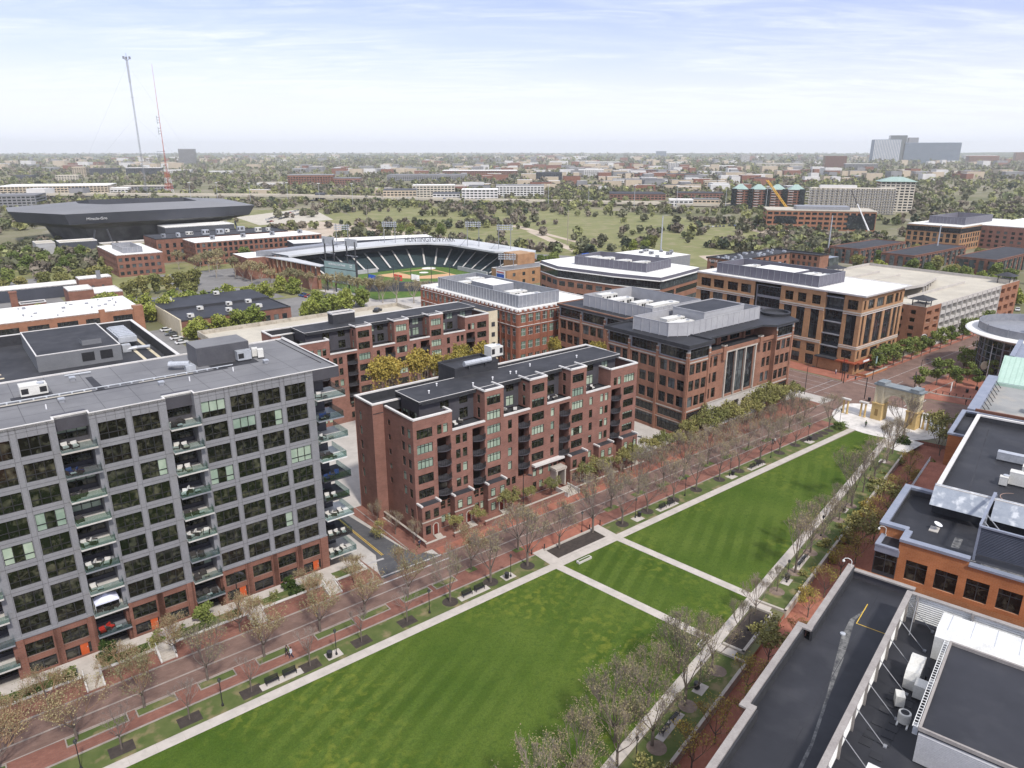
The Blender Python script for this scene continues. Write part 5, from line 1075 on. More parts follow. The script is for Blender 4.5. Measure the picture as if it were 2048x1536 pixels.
for i, (u, v) in enumerate(((129.5, 15.4), (131.5, 14.6), (128, 14.2))):
    f = thing('patio_sofa', f'grey cushioned sofa on the curved red terrace, {ORD[i]} from the near end', 'sofa', u, v, 7.8, 'B', None, .7 * i); b = MB(); b.box(-.8, -.4, .12, .8, .4, .4); b.box(-.8, .25, .4, .8, .42, .8); b.obj('cushion', K['limestone'], f, (0, 0, 0)); b = MB(); b.box(-.82, -.42, 0, .82, .44, .12); b.obj('frame', K['rattan'], f, (0, 0, 0))
for i, (u, v, L, D, H) in enumerate(((140.2, 1.5, 1.6, 6.2, 1.5), (134, .5, 2, 3.2, 2), (130, 2.0, 1.8, 3, 2.2), (128.8, 5.0, 1.2, 1.1, 1.5))):
    hvac(u, v, 15.9, L, D, H, ('long silver duct box', 'white square roof unit', 'white roof unit by the hose', 'small white blower')[i] + ' on the large black roofed hall', 'B', 'galv' if i == 0 else 'mech_white')
# grey and green roofed building beyond
B = Bld('commercial_building', 'building with blue-grey parapets and pale green metal roof past the arch', 190, 14, [K['brick_orange'], K['coping_blue'], K['green_metal']], 'building', 'B', seed=10)
B.wall((205, 16.2), XM, 31, LOW, 12.6, (), 1); B.wall((205, -40), YP, 56, LOW, 12.6, (), 1); B.wall((173.9, 16.2), YM, 50, LOW, 12.6, (), 0)
rt = B.done()
b = MB(); b.prism(rect(174.4, -40, 204, 15), 11.7, 12.0, 0); b.obj('roof', mat('roof_weathered', (.30, .30, .29), (.22, .225, .225), .12, .8, c3=(.42, .37, .31), s3=.2, a3=.6), rt)
b = MB(); b.box(173.9, 14.4, 12.6, 205.2, 16.5, 14.0); b.box(174.2, -40, 12.0, 174.6, 14.4, 12.5); b.obj('parapet', K['coping_blue'], rt)
b = MB(); b.box(171.4, -40, 14.4, 171.9, 14.8, 14.9); b.box(173.2, -40, 12.4, 173.85, 14.2, 14.3); b.obj('beam', mat('rust_brown', (.17, .075, .05)), rt)
b = MB()
for i in range(9): b = MB(); b.tube((176 + 3.2 * i, 14.4, 13.6), (176.3 + 3.2 * i, 13.2, 12.0), .08, 5); b.obj('strut', K['charcoal'], rt)
b = MB(); n = 0; g0, g1 = (204.2, 12.1), (215.5, 17.0)
b.v += [(204.2, 14.6, g0[1]), (215.5, 14.8, g1[1]), (215.5, -30, g1[1]), (204.2, -30, g0[1]), (204.2, 14.6, LOW), (215.5, 14.8, LOW), (215.5, -30, LOW), (204.2, -30, LOW)]
b.f += [(0, 3, 2, 1), (0, 1, 5, 4), (1, 2, 6, 5), (2, 3, 7, 6), (3, 0, 4, 7)]; b.m += [0] * 5
for i in range(26): y = 14.4 - i * 1.1; b.v += [(204.2, y, 12.18), (215.5, y, 17.08), (215.5, y - .08, 17.08), (204.2, y - .08, 12.18)]; k = len(b.v) - 4; b.f.append((k, k + 3, k + 2, k + 1)); b.m.append(0)
b.box(204.0, -30, 12.0, 204.25, 14.5, 12.7); b.obj('green_roof', K['green_metal'], rt)
b = MB(); b.box(215.5, -30, LOW, 236, 13.5, 16.3); b.box(215.4, 12.7, 16.3, 236.2, 13.8, 17.2); b.obj('rear_block', K['coping_blue'], rt)
hvac(184, 4, 12., 3, 2.4, 2, 'small white roof unit on the weathered grey roof past the arch', 'B')
# round glass building
t = thing('round_building', 'round glass walled building with wide white disc roof and flagpoles', 'building', 266, 10.5, 0, 'B'); c0 = (266, 10.5)
b = MB(); b.lathe([(15, 0), (15, 12.8)], 48, 0, c0); b.obj('wall', K['glass_cool'], t)
b = MB(); b.lathe([(15.2, 12.2), (19.2, 13.3), (19.6, 13.7), (19.2, 14.0), (15.8, 14.05)], 56, 0, c0); b.obj('disc_roof', K['roof_white'], t)
b = MB()
for i in range(48):
    a = 2 * math.pi * i / 48; x, y = c0[0] + 15.06 * math.cos(a), c0[1] + 15.06 * math.sin(a); b.tube((x, y, 0), (x, y, 12.6), .09 if i % 4 else .3, 4)
for z in (2, 4, 6, 8, 10, 12): b.lathe([(15.12, z - .09), (15.12, z + .09)], 48, 0, c0)
b.obj('mullion', K['grey_metal'], t)
b = MB(); b.lathe([(16.2, 14.05), (16.2, 16.3), (16.0, 16.3), (16.0, 14.06)], 40, 0, c0)
for i in range(14): a = 2 * math.pi * i / 14; b.box(c0[0] + 16.2 * math.cos(a) - .12, c0[1] + 16.2 * math.sin(a) - .12, 14, c0[0] + 16.2 * math.cos(a) + .12, c0[1] + 16.2 * math.sin(a) + .12, 16.6)
b.obj('parapet_screen', K['grey_metal'], t)
hvac(262, 12, 14.1, 3, 2, 1.6, 'white roof unit in the middle of the round white roof', 'B')
sg = thing('sign', 'round tan sign hung on the glass wall of the round building', 'sign', 253, 21.4, 4, 'B'); b = MB(); b.lathe([(1.3, -.1), (1.3, .1)], 20); o = b.obj('disc', K['tan_wall'], sg, (0, 0, 0)); o.rotation_euler = (R(90), 0, R(-40)); o.location = (-.4, .4, .6)
for i, (u, v) in enumerate(((258.6, 25.6), (251.0, 20.6))):
    f = thing('flagpole', ('tall white flagpole left of the round glass building', 'tall white flagpole in front of the round glass building')[i], 'flagpole', u, v, 0, 'B'); b = MB(); b.tube((0, 0, 0), (0, 0, 11.5), .11, 8, .06); b.obj('pole', K['white'], f, (0, 0, 0)); b = MB(); b.lathe([(.1, 11.5), (.14, 11.6), (.05, 11.72)], 8); b.obj('finial', K['yellow_paint'], f, (0, 0, 0))
# ---------------------------------------------------------------- stone arch
t = thing('stone_arch', 'freestanding beige terracotta arch with paired side columns on pale plaza', 'arch', 184.6, 73.6, .05)
X0, X1, Z0, Z1 = 68.4, 79.2, .05, 9.3; cx_, rr, zc_ = 73.8, 3.0, 4.5
b = MB(); yA, yB = 183.3, 185.8
def P2(s, z): return (s, z)
n = 16; arcp = [(cx_ - rr * math.cos(math.pi * i / n), zc_ + rr * math.sin(math.pi * i / n)) for i in range(n + 1)]
for yy, flip in ((yA, 0), (yB, 1)):
    q = []
    q.append([(X0, Z0), (cx_ - rr, Z0), (cx_ - rr, zc_), (X0, zc_)]); q.append([(cx_ + rr, Z0), (X1, Z0), (X1, zc_), (cx_ + rr, zc_)])
    for i in range(n): q.append([arcp[i], arcp[i + 1], (arcp[i + 1][0], Z1), (arcp[i][0], Z1)])
    q.append([(X0, zc_), (cx_ - rr, zc_), (cx_ - rr, Z1), (X0, Z1)]); q.append([(cx_ + rr, zc_), (X1, zc_), (X1, Z1), (cx_ + rr, Z1)])
    for f in q: b.face([(yy, s, z) for s, z in (f if flip else f[::-1])])
path = [(cx_ - rr, Z0)] + arcp + [(cx_ + rr, Z0)]
for p, q in zip(path, path[1:]): b.face([(yA, p[0], p[1]), (yB, p[0], p[1]), (yB, q[0], q[1]), (yA, q[0], q[1])])
b.box(yA - .001, X0 - .001, Z0, yB, X0, Z1); b.box(yA, X1, Z0, yB, X1 + .001, Z1)
b.obj('body', K['tan_wall'], t)
b = MB(); b.box(yA - .5, X0 - .4, 9.3, yB + .5, X1 + .4, 9.7); 
for s in (X0 + .3, X1 - 2.3): b.box(yA - .4, s, 9.7, yB + .4, s + 2, 10.3)
b.obj('cornice', mat('lead', (.17, .20, .22), (.24, .26, .27)), t)
K['ochre'] = mat('ochre', (.50, .355, .15), (.58, .42, .20), .8)
b = MB()
for s in (X0, X1 - 2.3): b.box(yA - .35, s - .15, 0.05, yB + .35, s + 2.45, 4.3); b.box(yA - .5, s - .3, 4.3, yB + .5, s + 2.6, 4.6)
b.obj('pier_base', K['ochre'], t)
b = MB()
for s in (X0 + .1, X0 + 1.9, X1 - .5, X1 - 2.3): b.box(yA - .22, s, 4.6, yA, s + .45, 9.3)
for p, q in zip(arcp, arcp[1:]):
    b.face([(yA - .12, p[0], p[1]), (yA - .12, q[0], q[1]), (yA - .12, cx_ + (q[0] - cx_) * 1.13, zc_ + (q[1] - zc_) * 1.13), (yA - .12, cx_ + (p[0] - cx_) * 1.13, zc_ + (p[1] - zc_) * 1.13)])
b.box(yA - .15, X0, 7.9, yA - .002, X1, 8.15); b.obj('pilaster', K['tan_wall'], t)
b = MB()
for s in (X0 + 1.1, X1 - 1.2): b.box(yA - .38, s - .4, 1.2, yA - .352, s + .4, 3.0); b.lathe([(.4, 0), (.4, .02)], 12, 0, (0, 0)) if 0 else None
b.obj('niche', mat('niche', (.30, .20, .08)), t)
for i, (u, v, lb) in enumerate(((182.6, 81.2, 'left inner'), (181.6, 85.4, 'left outer'), (185.6, 66.9, 'right inner'), (186.4, 62.9, 'right outer'))):
    q = thing('column_pair', f'{lb} pair of short ochre columns under a stone slab beside the arch', 'column', u, v, .05); b = MB()
    for d in (-.55, .55): b.lathe([(.34, 0), (.34, .25), (.26, .35), (.23, 3.5), (.32, 3.6), (.34, 3.8)], 14, 0, (0, d))
    b.obj('shaft', K['ochre'], q, (0, 0, 0)); b = MB(); b.box(-.5, -1.1, 3.8, .5, 1.1, 4.15); b.obj('slab', K['limestone'], q, (0, 0, 0))
o = thing('floor_medallion', 'round dark grey medallion set in the pale plaza behind the arch', 'medallion', 193, 76.7, .05); b = MB(); b.lathe([(1.0, 0), (1.0, .03)], 20); b.obj('disc', K['grey_metal'], o, (0, 0, 0))
# ---------------------------------------------------------------- low buildings on the left, decks, condos, ballpark
rl = simple('brick_hall', 'low brick industrial hall with long white roof and big multi-pane windows', 'industrial building', -60, 301.5, 60.3, 332, 9.2, 'brick_hall', 'roof_white', [2.6], 4.6, 8.9, 6.6, 'off', sides='fr', par=.15, pm='roof_white', x_off=2)
b = MB(); b.box(46, 301.0, 0, 48, 302, 10.2); b.box(57.6, 301.0, 0, 61, 304, 10.2); b.obj('pier', K['brick_hall'], rl)
rng = random.Random(8); b = MB()
for i in range(26): x, y = rng.uniform(4, 58), rng.uniform(304, 330); b.box(x, y, 9.15, x + rng.choice((.5, 1.2)), y + .8, 9.15 + rng.uniform(.3, .8))
o = b.obj('roof_vent', K['grey_metal'], rl); o['kind'] = 'stuff'
rw = simple('workshop', 'low workshop with two black flat roofs and tan gable end', 'workshop', 69.3, 282, 111.5, 305, 6.0, 'brick_red', 'roof_black', [1.4], 2.4, 3.4, 2.0, 'plain', sides='f', par=.3, pm='roof_dark')
b = MB(); b.box(69, 305, 0, 111.6, 328, 6.8, 0, 1); b.box(68.7, 282, 0, 69.25, 327, 6.6, 2); b.obj('rear_hall', [K['charcoal'], K['roof_black'], K['tan_wall']], rw)
for i, (u, v) in enumerate(((73, 286), (80, 298), (88, 288), (92, 300), (100, 300), (100, 288), (74, 320), (94, 322))): hvac(u, v, 5.9 if v < 305 else 6.8, 2.2, 1.8, 1.5, f'small white roof unit on the black workshop roofs, {ORD[i]} of eight', group='roof units of the black workshop')
simple('shop_building', 'long low shop building with bright white roof edge and grey wall', 'shop', 22, 400, 55, 412, 5.6, 'dark_blue', 'roof_white', [1.5], 2, 5, 3, 'far', sides='')
simple('shop_building', 'taller red brick shop with white roof beside the street', 'shop', 54, 393, 68, 401, 8.6, 'brick_far', 'roof_white', [4], 1.2, 4, 1, 'far', sides='f')
simple('shop_building', 'square red brick building with rusty flat roof among trees', 'shop', 46, 370, 56, 383, 7.2, 'brick_far', 'roof_white', [1.], 2., 6, 1.2, 'far', sides='f').children[-1]
simple('shop_building', 'small low annex with white roof beside the red brick shop', 'shop', 56.2, 372, 68, 389, 4.6, 'brick_far', 'roof_white', [1], 1.5, 5, 2, 'far', sides='f')
ch = thing('brick_chimney', 'short square brick chimney stack above the shop roofs', 'chimney', 24, 362, 0); b = MB(); b.box(24, 362, 0, 26.5, 364.5, 10); b.box(23.8, 361.8, 10, 26.7, 364.7, 10.5); b.obj('stack', K['brick_far'], ch)
simple('shop_building', 'low brick shop with dark roof next to the chimney', 'shop', 26.6, 358, 36, 364, 5.6, 'brick_far', 'roof_dark', [1], 1.5, 5, 2, 'far', sides='f')
simple('office_building', 'three storey dark brick office with white roof and grey plant screens', 'office building', 81, 445, 104.7, 497, 12, 'brick_far', 'roof_white', [1, 4.8, 8.4], 1.9, 3.1, 1.9, 'plain', sides='fl', pm='roof_white', par=.2)
screen('roof_screen', 'grey plant screen on the white roof of the three storey dark brick office', rect(86, 452, 96, 480), 12, 3, ('grey_metal', 'screen_light'))
rb_ = simple('warehouse', 'long four storey brick warehouse with white roof and paired windows', 'warehouse', 126.8, 460, 207.5, 486, 14, 'brick_far', 'roof_white', [.8, 4.4, 7.8, 11], 2.2, 3.1, 1.9, 'plain', sides='fl', pm='roof_white', par=.15)
for i in range(4): hvac(140 + i * 19, 472, 14, 2.6, 2.2, 2.2, f'small grey roof unit on the long white warehouse roof, {ORD[i]} from the left', m='grey_metal', group='roof units of the long warehouse')
simple('warehouse', 'old brick warehouse with black roof behind the long white roofed warehouse', 'warehouse', 112, 488, 196, 519, 14.5, 'brick_far', 'roof_dark', [1, 5, 9], 2.8, 4.2, 1.8, 'plain', sides='fl', pm='roof_dark')
rng = random.Random(4)
for i in range(9): hvac(118 + i * 8.4, 494 + rng.uniform(0, 14), 14.2, rng.uniform(2, 5), 2.5, rng.uniform(1.5, 3.6), f'cluttered roof unit on the black warehouse roof, {ORD[i]} from the left', m=rng.choice(['grey_metal', 'galv', 'mech_white']), group='roof units of the black roofed warehouse')
# parking deck behind the rear apartment block
t = thing('parking_deck', 'low concrete parking deck with pale top level and stained parapet', 'parking deck', 65, 225, 0)
b = MB(); b.box(64.5, 190, 0, 139, 244, 8.9, 0, 1); b.obj('deck', [K['brick_hall'], K['roof_tan']], t); b = MB(); b.ring(rect(64.4, 189.9, 139.2, 244.3), .35, 8.2, 10.2, 0); b.box(84, 214, 8.9, 108, 214.4, 10); b.box(84, 214, 8.9, 84.4, 222, 10.6); b.obj('parapet', mat('parapet_stained', (.46, .42, .35), (.36, .325, .27), .5, .9, c3=(.20, .17, .13), s3=.7, a3=.5), t)
# U shaped brick condominium
B = Bld('condominium', 'U shaped brick condominium with cluttered black roof around a courtyard', 314, 192, [K['brick_b4'], K['coping'], K['charcoal']], 'condominium', frames=False, seed=3, cap=100)
B.wall((314.5, 230), YM, 37.5, 0, 14, [(2 + 4.6 * i, z, 2.4, 2, 'plain') for i in range(8) for z in (1.5, 4.8, 8., 11.2)], 0, .4); B.wall((314.5, 192.5), XP, 12, 0, 14, [(2, z, 2.4, 2, 'plain') for z in (1.5, 4.8, 8, 11.2)], 0)
B.wall((326.5, 192.5), YP, 21, 0, 14, (), 0); B.wall((326.5, 213.5), XP, 38, 0, 14, [(3 + 5 * i, z, 2.2, 2, 'plain') for i in range(7) for z in (1.5, 4.8, 8, 11.2)], 0, .4)
B.wall((365, 213.5), YM, 17, 0, 14, [(1 + 3.2 * i, z, 1.7, 2., 'plain') for i in range(5) for z in (1.5, 4.8, 8, 11.2)], 0, .4); B.wall((365, 196.5), XP, 9, 0, 14, (), 0)
ru = B.done(); pu = [(314.5, 192.5), (326.5, 192.5), (326.5, 213.5), (365, 213.5), (365, 196.5), (374, 196.5), (374, 228), (314.5, 231)]
b = MB(); b.prism(pu, 13.4, 13.6, 0); b.obj('roof', K['roof_dark'], ru); b = MB(); b.ring(pu, .4, 13.6, 14.3, 0); b.obj('parapet', K['charcoal'], ru); b = MB(); b.box(374, 196, 0, 384, 206, 12); b.obj('stair_glass', K['glass_grey'], ru)
b = MB(); rng = random.Random(2)
for i in range(46):
    x, y = (rng.uniform(316, 325), rng.uniform(194, 228)) if i % 2 else (rng.uniform(326, 370), rng.uniform(215, 227)); b.box(x, y, 13.6, x + 1.1, y + 1, 13.6 + rng.uniform(.4, 1.1))
o = b.obj('roof_condenser', K['galv'], ru); o['kind'] = 'stuff'
part('lettering', text_mesh('FLATS II', 1.5, .04, K['white']), ru, (-.15, 34, 12.2)).rotation_euler = (R(90), 0, R(-90))
# dark roofed condo rows, right
for i, (x0, y0, x1, y1, lb) in enumerate(((444, 214, 505, 234, 'left one of three low condo rows with black roof and grey bays'), (439, 180, 512, 199, 'middle one of three low condo rows with black roof and grey bays'), (456, 144, 530, 165, 'right one of three low condo rows with black roof and grey bays'))):
    r = simple('condo_row', lb, 'condominium', x0, y0, x1, y1, 9.2, 'brick_far', 'roof_dark', [1.2, 4, 6.6], 1.8, 3.6, 2.2, 'far', sides='fl', pm='brick_far', seed=i + 1)
    b = MB()
    for k in range(4): b.box(x0 - .6, y0 + 1 + k * 5, 0, x0 + .3, y0 + 3.4 + k * 5, 8.2)
    for k in range(9): b.box(x0 + 3 + k * 7.6, y0 - .7, 0, x0 + 6 + k * 7.6, y0 + .2, 8.2)
    b.obj('grey_bay', K['glass_grey'], r)
simple('office_building', 'tan brick office with glass top floor and white roof at far right', 'office building', 557, 201, 648, 237, 16.5, 'brick_tan', 'roof_white', [1.5, 5.5, 8.8], 2.6, 4.2, 2.6, 'plain', sides='fl', pm='roof_white', extra=lambda B: (B.wall((556.8, 237), YM, 36, 12.3, 15.6, [(.3, 12.5, 35, 2.9, 'curt')], 2, .05), B.wall((556.8, 200.8), XP, 90, 12.3, 15.6, [(.3, 12.5, 89, 2.9, 'curt')], 2, .05)))
screen('roof_screen', 'grey plant screen on the white roof of the tan brick office at far right', rect(575, 206, 625, 230), 16.5, 5, ('screen_purple', 'grey_metal'))
simple('apartment_block', 'dark brick apartment block with white roof at far right edge', 'apartment building', 592, 130, 690, 201, 16, 'brick_brown', 'roof_white', [1.5, 4.6, 7.7, 10.8], 1.8, 4.6, 2.2, 'far', sides='fl', pm='roof_white')
simple('workshop', 'low grey metal building with white roof and clustered roof units', 'workshop', 326, 272, 355, 306, 7.6, 'grey_metal', 'roof_white', [1], 1, 5, 1, 'far', sides='', pm='roof_white', par=.1)
for i in range(7): hvac(330 + (i * 7) % 22, 276 + (i * 11) % 26, 7.5, 1.6 + i % 3, 1.8, 1.2 + .5 * (i % 2), f'grey roof unit on the low metal building, {ORD[i]} of seven', m='grey_metal', group='roof units of the low metal building')
fe = thing('privacy_fence', 'long black screened fence enclosing a yard behind the ribbon glass office', 'fence', 300, 310)
b = MB(); fp = [(286, 292), (300, 318), (322, 334), (340, 334), (362, 312), (372, 290)]
for p, q in zip(fp, fp[1:]): d = (Vector(q) - Vector(p)).normalized(); n = Vector((-d.y, d.x)) * .15; b.prism([Vector(p) - n, Vector(q) - n, Vector(q) + n, Vector(p) + n], 0, 4.2)
b.obj('screen_panel', K['dark_blue'], fe)
b = MB(); b.box(314, 322, 4.4, 320, 322.4, 6.4); b.obj('banner', K['sign_blue'], fe)
sh = thing('stage_canopy', 'dark pitched stage canopy inside the black fenced yard', 'canopy', 305, 306); b = MB(); b.prism([(300, 303), (310, 303), (310, 311), (300, 311)], 5, 5.3); b.box(303, 305, 5.3, 309, 309, 6.4); b.obj('canopy_roof', K['dark_blue'], sh); b = MB()
for x in (300.4, 305, 309.6):
    for y in (303.4, 310.6): b = MB(); b.tube((x, y, 0), (x, y, 5), .2, 6); b.obj('post', K['charcoal'], sh)
# ---------------------------------------------------------------- ballpark
sheet('ballpark_grass', [[(160, 300), (225, 283), (243, 300), (243, 372), (232, 376), (160, 372)]], .02, 'grass')
hp = (231.2, 366.4)
sheet('infield_dirt', [[hp] + arc(18, R(182), R(272), 34, (229, 364.5))[::1]], .03, 'infield')
sheet('infield_grass', [[(228.8, 362.6), (209, 363.6), (210, 345.6), (229.2, 343.4)]], .036, 'grass')
sheet('home_plate_circle', [arc(18, 0, 2 * math.pi, 4.2, hp)[:-1], arc(14, 0, 2 * math.pi, 2.7, (220.4, 354.6))[:-1]], .042, 'roof_white')
bp = thing('ballpark_stand', 'ballpark grandstand with dark green seats under a white roof ring', 'stadium', 230, 380)
fl = [(165, 372.5), (222, 374), (236, 372), (242, 361), (243, 318)]; bl = [(160, 392), (228, 396), (249, 392), (259, 374), (260, 316)]
b = MB(); a_ = MB(); nr = 14
L2 = lambda p, q, t: (p[0] + (q[0] - p[0]) * t, p[1] + (q[1] - p[1]) * t)
for r in range(nr):
    t0, t1, z = r / nr, (r + 1) / nr, .8 + 7.4 * r / nr
    for i in range(4):
        p, q, q2, p2 = L2(fl[i], bl[i], t0), L2(fl[i + 1], bl[i + 1], t0), L2(fl[i + 1], bl[i + 1], t1), L2(fl[i], bl[i], t1)
        b.face([(*p, z), (*q, z), (*q2, z), (*p2, z)]); b.face([(*p2, z), (*q2, z), (*q2, z + 7.4 / nr), (*p2, z + 7.4 / nr)]); 
        if r == 0: b.face([(*p, 0), (*q, 0), (*q, z), (*p, z)])
for i in range(4):
    n = (7, 2, 2, 5)[i]
    for k in range(n):
        s = (k + .5) / n; p, q = L2(fl[i], fl[i + 1], s), L2(bl[i], bl[i + 1], s); d = Vector((fl[i + 1][0] - fl[i][0], fl[i + 1][1] - fl[i][1])).normalized() * .55
        a_.face([(p[0] - d.x, p[1] - d.y, 1.5), (p[0] + d.x, p[1] + d.y, 1.5), (q[0] + d.x, q[1] + d.y, 8.9), (q[0] - d.x, q[1] - d.y, 8.9)])
b.obj('seating_bowl', K['stand_seat'], bp); a_.obj('aisle', K['limestone'], bp)
b = MB()
for i in range(4): p, q = bl[i], bl[i + 1]; b.face([(*p, 0), (*q, 0), (*q, 13), (*p, 13)]); b.face([(*p, 8.8), (p[0] * .9 + fl[i][0] * .1, p[1] * .9 + fl[i][1] * .1, 8.8), (q[0] * .9 + fl[i + 1][0] * .1, q[1] * .9 + fl[i + 1][1] * .1, 8.8), (*q, 8.8)])
for i in range(4):
    p, q = L2(bl[i], fl[i], .16), L2(bl[i + 1], fl[i + 1], .16); d = Vector((q[0] - p[0], q[1] - p[1])); 
    for z0, z1 in ((8.8, 9.8), (12.2, 13)): b.face([(*p, z0), (*q, z0), (*q, z1), (*p, z1)])
b.obj('back_wall', K['dark_blue'], bp)
rf = [(150.5, 377), (194, 384), (226, 384.5), (238, 379), (245.5, 366), (246.5, 322), (263, 306.5)]; rbk = [(146, 396), (194, 402), (232, 404), (253, 398), (266, 376), (266, 322), (265.5, 309)]
b = MB()
for i in range(6): b.face([(*rf[i], 13.2), (*rf[i + 1], 13.2), (*rbk[i + 1], 13.6), (*rbk[i], 13.6)]); b.face([(*rf[i], 12.3), (*rf[i + 1], 12.3), (*rf[i + 1], 13.2), (*rf[i], 13.2)]); b.face([(*rbk[i], 12.6), (*rbk[i + 1], 12.6), (*rf[i + 1], 12.3), (*rf[i], 12.3)][::-1]); b.face([(*rbk[i], 12.6), (*rbk[i], 13.6), (*rbk[i + 1], 13.6), (*rbk[i + 1], 12.6)])
b.obj('roof', K['roof_ballpark'], bp)
b = MB(); b.v += [(143.5, 392, 11.8), (151.2, 340.5, 11.8), (154.2, 340.5, 12.1), (152, 380, 12.1)]; b.f.append((0, 1, 2, 3)); b.m.append(0); b.v += [(143.5, 392, 11.4), (151.2, 340.5, 11.4), (154.2, 340.5, 11.7), (152, 380, 11.7)]; b.f += [(7, 6, 5, 4), (0, 4, 5, 1), (1, 5, 6, 2)]; b.m += [0] * 3; b.obj('left_field_roof', K['roof_ballpark'], bp)
for i in range(11):
    t_ = i / 10.6; x, y = 144.6 + 7.2 * t_, 390 - 48.5 * t_; b = MB(); b.box(x, y - .8, 0, x + 1.5, y + .8, 11.4); b.obj('brick_pier', K['brick_hall'], bp)
b = MB(); b.box(147, 345, 0, 153.5, 388, 6, 0); b.obj('left_field_block', K['brick_brown'], bp)
b = MB(); b.box(134, 393, 0, 148, 416, 11.6, 0, 1); b.obj('corner_block', [K['brick_far'], K['roof_white']], bp)
b = MB(); b.prism([(140, 396), (150, 390), (196, 402), (190, 408)], 12, 14.6); b.obj('plant_screen', K['grey_metal'], bp)
b = MB(); b.prism([(178, 436), (266, 415), (270, 430), (182, 456)], 0, 12, 0, 1); b.obj('rear_block', [K['dark_blue'], K['roof_white']], bp)
b = MB(); b.prism([(166, 322), (185, 308), (207, 291), (224, 281), (225, 282), (208, 292.5), (186, 309.5), (167, 323.5)], 0, 4.5); b.obj('outfield_wall', K['dark_blue'], bp)
lt_ = text_mesh('HUNTINGTON PARK', 4.6, .25, K['charcoal'])
o = part('lettering', lt_, bp, (0, 0, 0)); p, q = (229.5, 390.5), (255, 372.5); mid = ((p[0] + q[0]) / 2 - 230, (p[1] + q[1]) / 2 - 380)
o.location = (*mid, 13.6); o.rotation_euler = (R(90), 0, math.atan2(q[1] - p[1], q[0] - p[0])); wd = max(v.co.x for v in lt_.vertices) - min(v.co.x for v in lt_.vertices); o.scale = (30.5 / wd, .8, 1)
for i in range(5): s = (i + .5) / 5; b = MB(); b.tube((p[0] + (q[0] - p[0]) * s, p[1] + (q[1] - p[1]) * s + .4, 13.3), (p[0] + (q[0] - p[0]) * s, p[1] + (q[1] - p[1]) * s + .4, 17.4), .12, 5); b.obj('sign_post', K['grey_metal'], bp)
b = MB(); b.box(167, 371.2, .2, 200, 372.2, 2.4, 0); b.box(240.6, 322, .2, 241.6, 350, 2.4, 0); b.obj('dugout', K['screen_light'], bp)
B = Bld('brick_building', 'tan brick right field building with blue video sign and light frame on its roof', 228, 288, [K['brick_tan'], K['coping'], K['charcoal']], 'building', seed=2)
B.wall((228, 300.5), YM, 12.5, 0, 8.6, [(4, 1, 1.4, 2, 'plain')], 0); B.wall((228, 288), XP, 33, 0, 8.6, [(4 + 6.5 * i, z, 1.9, 1.8, 'plain') for i in range(4) for z in (1.2, 5.)], 0); B.wall((261, 288), YP, 14, 0, 8.6, (), 0); B.w.box(245, 300, 0, 257, 312, 14, 0)
rr_ = B.done(); roofobj(rr_, rect(228, 288, 261, 300.5), 8.2, 8.4, 'roof_grey', .3)
b = MB(); b.box(227.6, 289, 1.6, 227.95, 296.2, 8.2); b.obj('sign_frame', K['white'], rr_); b = MB(); b.box(227.55, 289.5, 2.2, 227.6, 295.7, 6.3); b.obj('video_screen', K['sign_blue'], rr_); b = MB(); b.box(227.53, 290.4, 3.2, 227.55, 294.8, 4.2); b.box(227.53, 289.6, 6.9, 227.6, 295.6, 7.4); b.obj('screen_text', K['sign_red'], rr_)
part('lettering', text_mesh('Clippers', 2.0, .05, K['white']), rr_, (16.9, 18, 10.6)).rotation_euler = (R(90), 0, R(-90))
sbd = thing('scoreboard', 'big pale green scoreboard on dark posts behind left field', 'scoreboard', 155, 327)
p, q = Vector((152.4, 337.4)), Vector((158.2, 315.4)); d = (q - p).normalized(); n = Vector((d.y, -d.x)) * -.6
if n.x > 0: n = -n
def sbox(a, e, z0, z1, o0, o1, m, nm, par=None):
    P_, Q_ = p + (q - p) * a, p + (q - p) * e; nn = n.normalized(); b = MB(); b.prism([P_ + nn * o0, Q_ + nn * o0, Q_ + nn * o1, P_ + nn * o1], z0, z1); o = b.obj(nm, K[m], sbd); return o
sbox(0, 1, 4.6, 15.0, 0, -1.2, 'charcoal', 'cabinet'); sbox(.01, .99, 11.9, 14.9, .06, .0, 'score_screen', 'upper_screen'); sbox(.01, .99, 4.8, 11.5, .06, .0, 'score_screen', 'lower_screen')
for a, z, s, tx in ((.42, 13.2, 1.3, 'HUNTINGTON PARK'), (.5, 6.2, 2.6, 'Columbus Clippers'), (.86, 13.9, .7, 'BANK'), (.86, 13.1, .7, 'BALL')):
    c = p + (q - p) * a + n.normalized() * .12; o = part('lettering', text_mesh(tx, s, .03, K['white']), sbd, (c.x - 155, c.y - 327, z)); o.rotation_euler = (R(90), 0, math.atan2(d.y, d.x) + (0 if n.normalized().dot(Vector((d.y, -d.x))) > 0 else math.pi))
for a in (.02, .3, .72, .98):
    c = p + (q - p) * a - n.normalized() * .8; b = MB(); b.tube((c.x, c.y, 0), (c.x, c.y, 25.5), .38, 6); b.obj('post', K['charcoal'], sbd)
for a0, a1 in ((-.05, .34), (.68, 1.05)): sbox(a0, a1, 23.2, 26.6, -.6, -1.0, 'galv', 'light_bank'); sbox(a0, a1, 18.5, 18.8, -.6, -.9, 'grey_metal', 'brace')
LP = [(188.5, 390, 13.3, 26.8, 'left'), (221, 393, 13.3, 26.4, 'centre left'), (250, 347, 13.3, 28, 'centre right'), (256, 325, 13.3, 27.5, 'right'), (233, 294, 8.5, 16.5, 'low right')]
